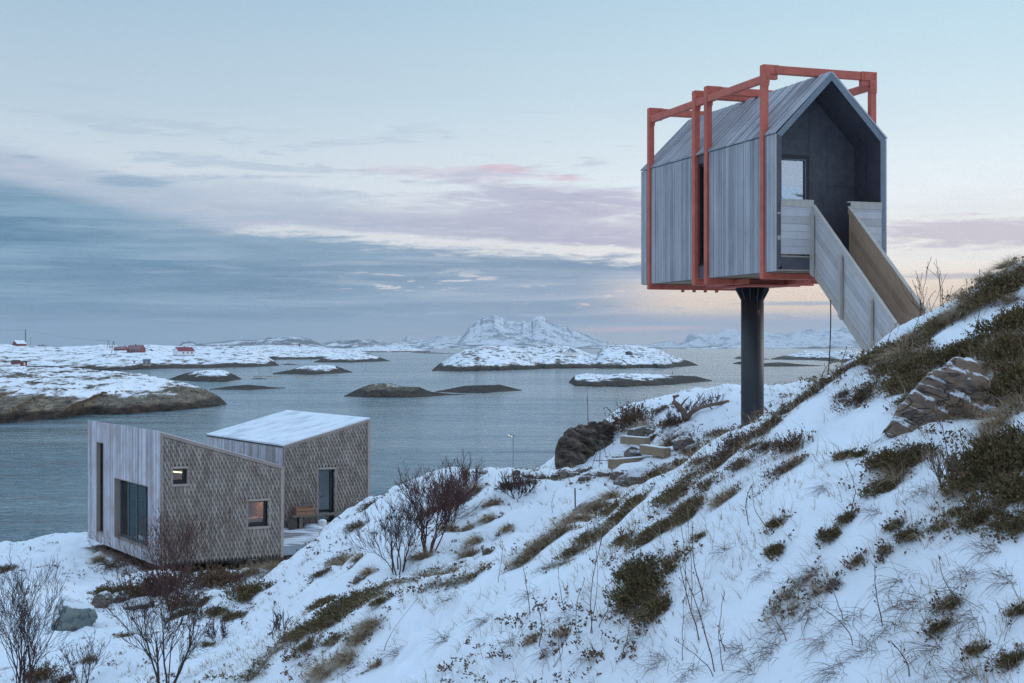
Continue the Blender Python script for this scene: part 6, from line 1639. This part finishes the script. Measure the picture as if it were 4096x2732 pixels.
for px, py, w_, lab in G: tuft(px, py, w_, lab, group='tan grass on the steep crest' if lab.startswith('tan dry grass') else 'tussocks of dry grass', hs=.75 if py > 1300 else .6, dmin=5 if px > 1150 else 15)

def wiry(seed):
    R_ = random.Random(seed); mb = MB()
    for i in range(34):
        a = R_.gauss(3.6, .9); p = Vector((R_.gauss(0, .28), R_.gauss(0, .2), -.03)); d = Vector((math.cos(a) * .7, math.sin(a) * .7, R_.uniform(.3, 1.4))).normalized(); L = R_.uniform(.5, 1.5)
        pts = [p]; n = 7; dr = R_.uniform(.1, .55)
        for k in range(n):
            d = (d + Vector((R_.uniform(-.12, .12), R_.uniform(-.12, .12), -dr * .6))).normalized(); pts.append(pts[-1] + d * L / n)
            pts[-1].z = max(pts[-1].z, .01)
        mb.tube(pts, [.0085 * (1 - .6 * k / n) for k in range(n + 1)], 3, False)
        if i % 4 == 0:
            dd = Vector((R_.uniform(-1, 1), R_.uniform(-1, 1), R_.uniform(0, 1))).normalized(); mb.tube([pts[4], pts[4] + dd * .25], [.006, .004], 3, False)
    return mb
WIR = [tomesh(wiry(400 + i), 'wiry_grass', M['stalk']) for i in range(5)]
for _x, _y, _wp in [(3400, 2480, 260), (3300, 2560, 240), (3650, 2420, 300), (3800, 2390, 320), (3900, 2460, 320), (3750, 2600, 360), (3950, 2650, 340), (3600, 2330, 260), (3230, 2450, 300), (3180, 2360, 240), (3100, 2600, 240), (3480, 2600, 260), (2950, 2600, 200), (2350, 2620, 200), (2200, 2600, 200), (2050, 2570, 190), (1950, 2480, 180), (2480, 2420, 200), (2120, 2380, 160), (2650, 2640, 220),
        (3950, 2200, 240), (3850, 2300, 240), (3280, 2290, 200), (3120, 2520, 220), (3560, 2520, 260), (4020, 2320, 240), (2820, 2450, 170), (2560, 2540, 190), (3700, 1960, 180), (3300, 1950, 160), (3500, 2050, 160), (2900, 2200, 160), (3050, 2300, 150), (1780, 2560, 170), (1600, 2600, 170), (1250, 2640, 170), (1800, 2400, 150), (2260, 2480, 170), (3000, 2680, 240), (3350, 2680, 260), (3850, 2700, 300), (2750, 2700, 220)]:
    _g = hit(_x, _y, 5); _s = _wp / 2 / F * _g.y / 1.0
    _o = bpy.data.objects.new('wiry_grass', PRN.choice(WIR)); COL.objects.link(_o); _o.location = _g
    orient(_o, _g, PRN.uniform(-1.2, 1.2), .9); _o.scale = (_s, _s, _s * .8)
    tag(_o, 'sparse bunch of bent wiry dead grass poking out of the near snow', 'wiry grass', 'bent wiry grass in the near snow', 'thing')

# ------------------------------------------------------------------ bare shrubs
def shrub(name, base, height, width, label, seed, stems=7, m='bark', levels=4, lean=(0, 0), r0=.016, dens=1.0, rmin=.0028, cat='shrub', group=None):
    R_ = random.Random(seed); S_ = MB(); T_ = MB()
    def grow(p, d, L, r, lev):
        n = 4; pts = [p]; rs = [r]
        for k in range(n):
            d = (d + Vector((R_.gauss(0, .13), R_.gauss(0, .13), R_.gauss(.05, .08)))).normalized()
            pts.append(pts[-1] + d * L / n); rs.append(max(r * (1 - .42 * (k + 1) / n), rmin))
        (S_ if lev <= 1 else T_).tube(pts, rs, 6 if lev == 0 else (5 if lev == 1 else 3), False)
        if lev >= levels: return
        nb = int(R_.choice((3, 4, 4, 5)) * dens + .5) + (1 if lev == 0 else 0)
        for b in range(nb):
            u = R_.uniform(.25, 1) if b else 1.0
            j = min(int(u * n), n - 1); q = pts[j].lerp(pts[j + 1], u * n - j)
            a = R_.uniform(0, 2 * PI); sp = R_.uniform(.3, .75) if b else R_.uniform(.05, .3)
            side = d.cross(Vector((math.cos(a), math.sin(a), .3))).normalized()
            dd = (d * math.cos(sp) + side * math.sin(sp) + Vector((0, 0, .14))).normalized()
            grow(q, dd, L * R_.uniform(.48, .78), rs[j] * R_.uniform(.5, .72), lev + 1)
    base = Vector(base)
    for s in range(stems):
        a = 2 * PI * s / stems + R_.uniform(-.4, .4); sp = R_.uniform(.15, 1.0) * width / height * .62
        d = Vector((math.cos(a) * sp + lean[0], math.sin(a) * sp + lean[1], 1)).normalized()
        grow(base + Vector((math.cos(a) * .08, math.sin(a) * .08, -.05)), d, height * R_.uniform(.36, .5), r0 * R_.uniform(.6, 1.1), 0)
    t = thing(name, base, label, cat, group)
    S_.build('stems', M[m], t); T_.build('twigs', M[m], t)
    return t
def shr(px, py, hpx, wpx, label, seed, dmin=5, **k):
    g = hit(px, py, dmin); q = g.y / F
    shrub('bare_shrub', g, hpx * q, wpx * q, label, seed, group='leafless shrubs', **k)
shr(690, 2440, 430, 300, 'dark leafless bush in front of the shingled house corner', 1, 20, stems=9, r0=.02, m='bark_red', levels=4, dens=.85, rmin=.004)
shr(660, 2750, 430, 360, 'wide leafless bush at the frame bottom before the house', 2, 15, stems=7, r0=.018, dens=.85, rmin=.003)
shr(90, 2790, 560, 330, 'large leafless bush at the bottom corner beside the boulder', 3, 15, stems=8, r0=.02, dens=.85, rmin=.0032)
shr(330, 2740, 220, 240, 'low leafless bush between the corner bush and the wide one', 4, 15, stems=8, r0=.010, levels=3, dens=.8, rmin=.0034)
shr(1590, 2290, 300, 230, 'spreading leafless bush on the middle slope, nearer the house', 5, 20, stems=7, r0=.014, dens=.85, rmin=.003, lean=(-.12, 0))
shr(1715, 2210, 370, 210, 'taller reddish leafless bush on the middle slope', 6, 20, stems=6, r0=.02, m='bark_red', dens=.9, rmin=.003, lean=(-.03, 0))
shr(1800, 2090, 260, 260, 'upper leafless bush poking over the brink', 7, 24, stems=8, r0=.016, m='bark_red', rmin=.005, lean=(.1, 0), levels=3)
shr(2070, 1985, 130, 300, 'low arching bare twigs by the stone heap', 8, 24, stems=12, r0=.010, levels=2, rmin=.005)
shr(1880, 1940, 110, 160, 'small bare twigs on the skyline brink', 9, 24, stems=8, r0=.010, levels=2, rmin=.005)
shr(3715, 1330, 370, 120, 'bare dark sapling standing against the sky by the stair', 10, 15, stems=3, r0=.009, levels=2, dens=.7, rmin=.0035)
shr(930, 2345, 90, 260, 'low bare twigs under the shingled wall', 12, 30, stems=14, r0=.008, levels=2, m='bark_red', rmin=.006)
shr(640, 2390, 120, 300, 'dense bare twigs in the shade of the house corner', 13, 30, stems=16, r0=.01, levels=3, m='bark_red', rmin=.006)
shr(3830, 2010, 230, 150, 'grey leafless twigs beside the great juniper', 14, 8, stems=9, r0=.005, levels=2, rmin=.0017, m='bark_pale')
shr(1110, 2550, 160, 110, 'thin upright twigs on the lower slope', 15, 15, stems=5, r0=.006, levels=2, rmin=.003)
shr(870, 2560, 110, 150, 'fine twigs poking from the snow in the dip', 16, 22, stems=9, r0=.006, levels=2, rmin=.004)
# gnarled branch on the knoll
gb0 = hit(2745, 1668, 30)
gn = thing('gnarled_branch', gb0, 'twisted weathered juniper branch lying on the knoll beside the column', 'branch')
k = gb0.y / F
def gp(dx, dy, dd=0.0): return gb0 + Vector((dx * k, dd - .35, -dy * k + .08))
for path, rs in (([(-10, 20), (-18, -10), (-40, -35), (-58, -50), (-55, -68), (-35, -75)], (.09, .08, .07, .06, .05, .03)), ([(-5, 15), (15, -8), (50, -28), (90, -38), (130, -44), (160, -48), (170, -38)], (.08, .06, .05, .045, .05, .06, .02)),
                 ([(10, 0), (25, -35), (45, -60), (60, -85)], (.03, .02, .015, .008)), ([(0, 10), (-10, 40), (-14, 70)], (.07, .05, .02)), ([(40, -25), (62, -50), (88, -62)], (.02, .015, .006)), ([(80, -35), (100, -18), (118, -10)], (.02, .014, .006)), ([(-30, -30), (-10, -55), (5, -70)], (.03, .02, .008))):
    pp = []
    for i, (a_, b_) in enumerate(path): pp.append(gp(a_, b_, .05 * math.sin(i * 1.7)))
    MB().tube(pp, rs, 7).build('limb', M['bark_pale'], gn, smooth=True)
for i in range(5):
    shrub('bare_shrub', gb0 + Vector(((-60 + i * 45) * k, .1, gz(gb0.x + (-60 + i * 45) * k, gb0.y + .1) - gb0.z)), .45, .3, ['bare twigs over the low end of the gnarled branch', 'bare twigs in the fork of the gnarled branch', 'bare twigs behind the gnarled branch', 'bare twigs past the gnarled branch middle', 'bare twigs at the far tip of the gnarled branch'][i], 60 + i, stems=5, r0=.007, levels=2, rmin=.004, m='bark_red', group='leafless shrubs')

# ------------------------------------------------------------------ tall dry stalks, each a thing
STK = [(2357, 2537, 2380, 2151), (2368, 2534, 2410, 2151), (2385, 2520, 2422, 2347), (2306, 2531, 2339, 2317), (2820, 2394, 2767, 2097), (2764, 2442, 2749, 2085), (2743, 2418, 2695, 1978), (2802, 2555, 2707, 2168), (2894, 2680, 2897, 2376),
       (2731, 2638, 2737, 2394), (2862, 2680, 2731, 2264), (2258, 2457, 2232, 2275), (2241, 2641, 2235, 2478), (2995, 2097, 3004, 1943), (3082, 2133, 3010, 1943), (3397, 2054, 3381, 1853), (3534, 2498, 3499, 2254), (3373, 2474, 3306, 2301),
       (3852, 2419, 3758, 2230), (3793, 1846, 3730, 1618), (3412, 2576, 3267, 2419), (1529, 2608, 1672, 2394), (2155, 2590, 2125, 2370), (2200, 2680, 2243, 2550), (2860, 2700, 2700, 2560), (2900, 2600, 2880, 2500), (3900, 1330, 3918, 1085), (3855, 1290, 3865, 1120),
       (2210, 2050, 2225, 1960), (2180, 1930, 2215, 1840), (3350, 1500, 3385, 1390), (3300, 1560, 3330, 1440), (3560, 1420, 3590, 1290), (3640, 1360, 3690, 1210), (2120, 2460, 2090, 2250), (1990, 2330, 2010, 2190), (3150, 2560, 3080, 2400), (3640, 2700, 3560, 2560), (2480, 2640, 2520, 2470)]
for i, (bx_, by_, tx, ty) in enumerate(STK):
    g = hit(bx_, by_, 5); tp_ = P(tx, ty, g.y - .05); R_ = random.Random(i)
    mb = MB(); n = 7; pts = []
    bend = R_.uniform(-.05, .05)
    for j in range(n + 1):
        u = j / n; q = g.lerp(tp_, u); q.x += bend * math.sin(u * PI) + R_.uniform(-.004, .004); q.z -= 0 if j else .04; pts.append(q)
    rb = .0034 if g.y < 16 else .0045
    twig = i % 3 == 1
    mb.tube(pts, [rb * (1.25 if twig else 1) * (1 - .6 * j / n) for j in range(n + 1)], 4, False)
    if twig:
        for j in range(2, n):
            dd = Vector((R_.uniform(-1, 1), R_.uniform(-.5, .5), R_.uniform(.5, 1))).normalized(); L = (tp_ - g).length * .1 * R_.uniform(.5, 1.2)
            mb.tube([pts[j], pts[j] + dd * L], [rb * .6, rb * .35], 3, False)
            leaf(mb, pts[j] + dd * L, dd, .015, .006, R_)
    else:
        for j in range(6): leaf(mb, pts[-1] - (pts[-1] - pts[-2]) * j * .12, Vector((R_.uniform(-.6, .6), R_.uniform(-.6, .6), 1)).normalized(), .02, .003, R_)
    tag(mb.build('dry_stalk', M['bark_red'] if twig else M['stalk'], origin=g), 'thin dry stalk rising out of the snow' if not twig else 'thin brown twig with short side shoots rising out of the snow', 'stalk', 'dry stalks in the snow' if not twig else 'brown twigs in the snow')

# ------------------------------------------------------------------ uncountable: short grass and dwarf sprigs
SR = random.Random(99)
N1 = 9000
ux = np.array([SR.random() for _ in range(N1 * 3)]); uy = np.array([SR.random() for _ in range(N1 * 3)])
yy = 6.0 * (58 / 6.0) ** uy; xx = (ux * 2 - 1) * .40 * yy
pn = fbm(xx * .7 + 3, yy * .5, 55, 3); keep = pn > .46
xx, yy, pn = xx[keep], yy[keep], pn[keep]; zz = ground_z(xx, yy)
gr = MB(); spg = MB()
ok_house = (np.abs((xx + 9) * .87 + (yy - 50) * .49) > 5.5) | (yy < 44)
for i in range(len(xx)):
    if not ok_house[i]: continue
    p = Vector((xx[i], yy[i], zz[i] - .01)); sc1 = min(1.0 + yy[i] / 40, 2)
    r = SR.random()
    if r < .80:
        for k in range(SR.choice((1, 2, 3, 4))):
            a = SR.uniform(0, 6.28); d = Vector((math.cos(a) * .5 - .3, math.sin(a) * .5 - .1, SR.uniform(.3, 1))).normalized(); L = SR.uniform(.05, .20) * (1 if yy[i] < 15 else 1.1)
            w_ = .0016 * max(1, yy[i] / 10); s = Vector((-math.sin(a), math.cos(a), 0)) * w_
            q1 = p + d * L * .5; q2 = q1 + (d + Vector((-.2, 0, -.55))).normalized() * L * .5
            gr.add([p - s, p + s, q1 + s * .8, q1 - s * .8, q2 + s * .2, q2 - s * .2], [(0, 1, 2, 3), (3, 2, 4, 5)])
    elif pn[i] > .60:
        for k in range(SR.choice((2, 4, 6))):
            q = p + Vector((SR.gauss(0, .07), SR.gauss(0, .07), 0)); hh = SR.uniform(.02, .06)
            for l in range(SR.choice((5, 9))):
                leaf(spg, q + Vector((SR.gauss(0, .008), SR.gauss(0, .008), SR.uniform(0, hh))), Vector((SR.uniform(-1, 1), SR.uniform(-1, 1), SR.uniform(.1, 1))).normalized(), .020 * sc1, .006 * sc1, SR)
# fringes: blades and sprigs thinning out round every bare patch
FRr = random.Random(4); pts_ = []
for (x, y, r, st_) in list(BARE):
    if r < .03 or y < 5: continue
    n_ = int(min(90, 16 + 70 * r * min(1.6, 14 / y + .5)))
    for k in range(n_):
        a_ = FRr.uniform(0, 6.28); q_ = r * (0.5 + abs(FRr.gauss(0, .65)))
        pts_.append((x + math.cos(a_) * q_ * 1.5 - q_ * .15, y + math.sin(a_) * q_, FRr.random()))
pa = np.array(pts_); pz = ground_z(pa[:, 0], pa[:, 1])
for (x, y, u), z in zip(pts_, pz):
    p = Vector((x, y, z - .01)); far_ = max(1, y / 11)
    if u < .62:
        for k in range(FRr.choice((2, 3, 4))):
            a = FRr.uniform(0, 6.28); d = Vector((math.cos(a) * .6 - .45, math.sin(a) * .6 - .25, FRr.uniform(.15, .9))).normalized(); L = FRr.uniform(.06, .24)
            s = Vector((-math.sin(a), math.cos(a), 0)) * .0017 * far_
            q1 = p + d * L * .5; q2 = q1 + (d + Vector((-.25, -.1, -.6))).normalized() * L * .5
            gr.add([p - s, p + s, q1 + s * .8, q1 - s * .8, q2 + s * .2, q2 - s * .2], [(0, 1, 2, 3), (3, 2, 4, 5)])
    else:
        hh = FRr.uniform(.02, .07)
        for l in range(7):
            leaf(spg, p + Vector((FRr.gauss(0, .012), FRr.gauss(0, .012), FRr.uniform(0, hh))), Vector((FRr.uniform(-1, 1), FRr.uniform(-1, 1), FRr.uniform(.1, 1))).normalized(), .022 * min(far_, 2), .007 * min(far_, 2), FRr)
tag(gr.build('grass', M['grass'], origin=(0, 20, 11)), 'fine dry grass blades poking through the snow', 'grass', kind='stuff')
tag(spg.build('dwarf_heath', M['heather'], origin=(0, 20, 11)), 'tiny dark heath sprigs poking through the snow', 'heath', kind='stuff')

# ------------------------------------------------------------------ ground mesh
ys_ = np.concatenate([np.arange(-8, 5, .35), 5.0 * 1.0062 ** np.arange(0, 292), 30.6 * 1.0085 ** np.arange(0, 132)])
us = np.linspace(-1, 1, 1000); us = np.sign(us) * (np.abs(us) * .75 + np.abs(us) ** 3 * .25)
U2, Y2 = np.meshgrid(us, ys_)
X2 = U2 * (15 + .42 * np.maximum(Y2, 0)); X2 = np.clip(X2, -42, 42)
Z2 = ground_z(X2, Y2)
bare = np.zeros_like(Z2)
for (x, y, r, s) in BARE:
    lim = r * 2.6
    r0_ = np.searchsorted(ys_, y - lim); r1_ = np.searchsorted(ys_, y + lim)
    if r1_ <= r0_: continue
    q = ((X2[r0_:r1_] - x) ** 2 + (Y2[r0_:r1_] - y) ** 2) / (r * r)
    bare[r0_:r1_] = np.maximum(bare[r0_:r1_], s * np.exp(-q * .9))
# wind scoured turf under the house and footprints on the path
def inquad(X, Y, o, u, v, a, b, m=.0):
    det = u.x * v.y - u.y * v.x; dx, dy = X - o.x, Y - o.y
    s = (dx * v.y - dy * v.x) / det; t = (u.x * dy - u.y * dx) / det
    return np.clip(1 - np.maximum(np.maximum(-s, s - a), np.maximum(-t, t - b)) / .7, 0, 1)
under = np.maximum(inquad(X2, Y2, A0, HU, HV, L1, L1v), inquad(X2, Y2, C, HU, HV, 6, DB))
bare = np.maximum(bare, under)
gm_fn = None
def ground_fn(h, b):
    p = posn(h); at = h.node('ShaderNodeAttribute'); at.attribute_name = 'bare'
    s = h.sep(p)
    n1 = h.noise(p, .9, 5, .6); n2 = h.noise(p, 9, 6, .65); n3 = h.noise(p, 34, 5, .7)
    n4 = h.noise(h.scale(p, 1.1, 2.6, 1.6, (0, 0, .5)), 1.0, 7, .65, .3)
    far = h.smooth(s[1], 14, 44, 0.0, .035)
    f = h.add(h.add(at.outputs['Fac'], h.mul(h.sub(n2, .5), 1.5)), h.mul(h.sub(n3, .5), .8))
    patch = h.smooth(h.add(h.add(n4, far), h.mul(h.sub(n3, .5), .22)), .655, .70)
    g = h.node('ShaderNodeNewGeometry'); nz = h.sep(g.outputs['Normal'])[2]
    f2_ = h.m('MAXIMUM', h.smooth(f, .50, .72), h.mul(patch, .9))
    turf = h.ramp(h.add(h.mul(n3, .6), h.mul(n2, .4)), [(.3, lin(52, 42, 36)), (.5, lin(98, 80, 62)), (.7, lin(140, 118, 92))])
    sn = h.ramp(n1, [(.3, (.75, .78, .82, 1)), (.7, (.82, .85, .89, 1))])
    dust = h.smooth(h.add(h.mul(n2, .5), h.mul(n3, .5)), .52, .60)
    turf = h.mix(h.mul(dust, .75), turf, sn)
    h.l.new(h.mix(f2_, sn, turf), b.inputs['Base Color'])
    hb = h.add(h.add(h.mul(n1, .8), h.mul(n2, .22)), h.add(h.mul(n3, .07), h.mul(f2_, .12)))
    h.l.new(h.bump(hb, .45, .16), b.inputs['Normal'])
    b.inputs['Specular IOR Level'].default_value = .2
M['ground'] = mat('snowy_ground', ground_fn, rough=.75)
# footprints along the path
FP = []
for (px, py) in [(1690, 2650), (1680, 2700), (1780, 2690), (1830, 2710), (1850, 2700), (1720, 2530), (1700, 2480), (2220, 2560), (2060, 2420), (2320, 2440), (2010, 2640), (2050, 2660), (2200, 1960), (2250, 1975), (2300, 1950), (2340, 1965), (2260, 1995), (2180, 1990), (2230, 1945), (1640, 2660), (1900, 2560), (1800, 2440)]:
    g = hit(px, py, 5); FP.append((g.x, g.y))
for x, y in FP:
    r0_ = np.searchsorted(ys_, y - .5); r1_ = np.searchsorted(ys_, y + .5)
    dx = X2[r0_:r1_] - x; dy = Y2[r0_:r1_] - y; q = (dx / .085) ** 2 + (dy / .15) ** 2
    Z2[r0_:r1_] += -.07 * np.exp(-q ** 1.5) + .018 * np.exp(-(q - 1.8) ** 2)
tag(grid_mesh('ground', X2, Y2, Z2, M['ground'], {'bare': bare}), 'snow covered heath slope falling towards the fjord', 'ground', kind='structure')
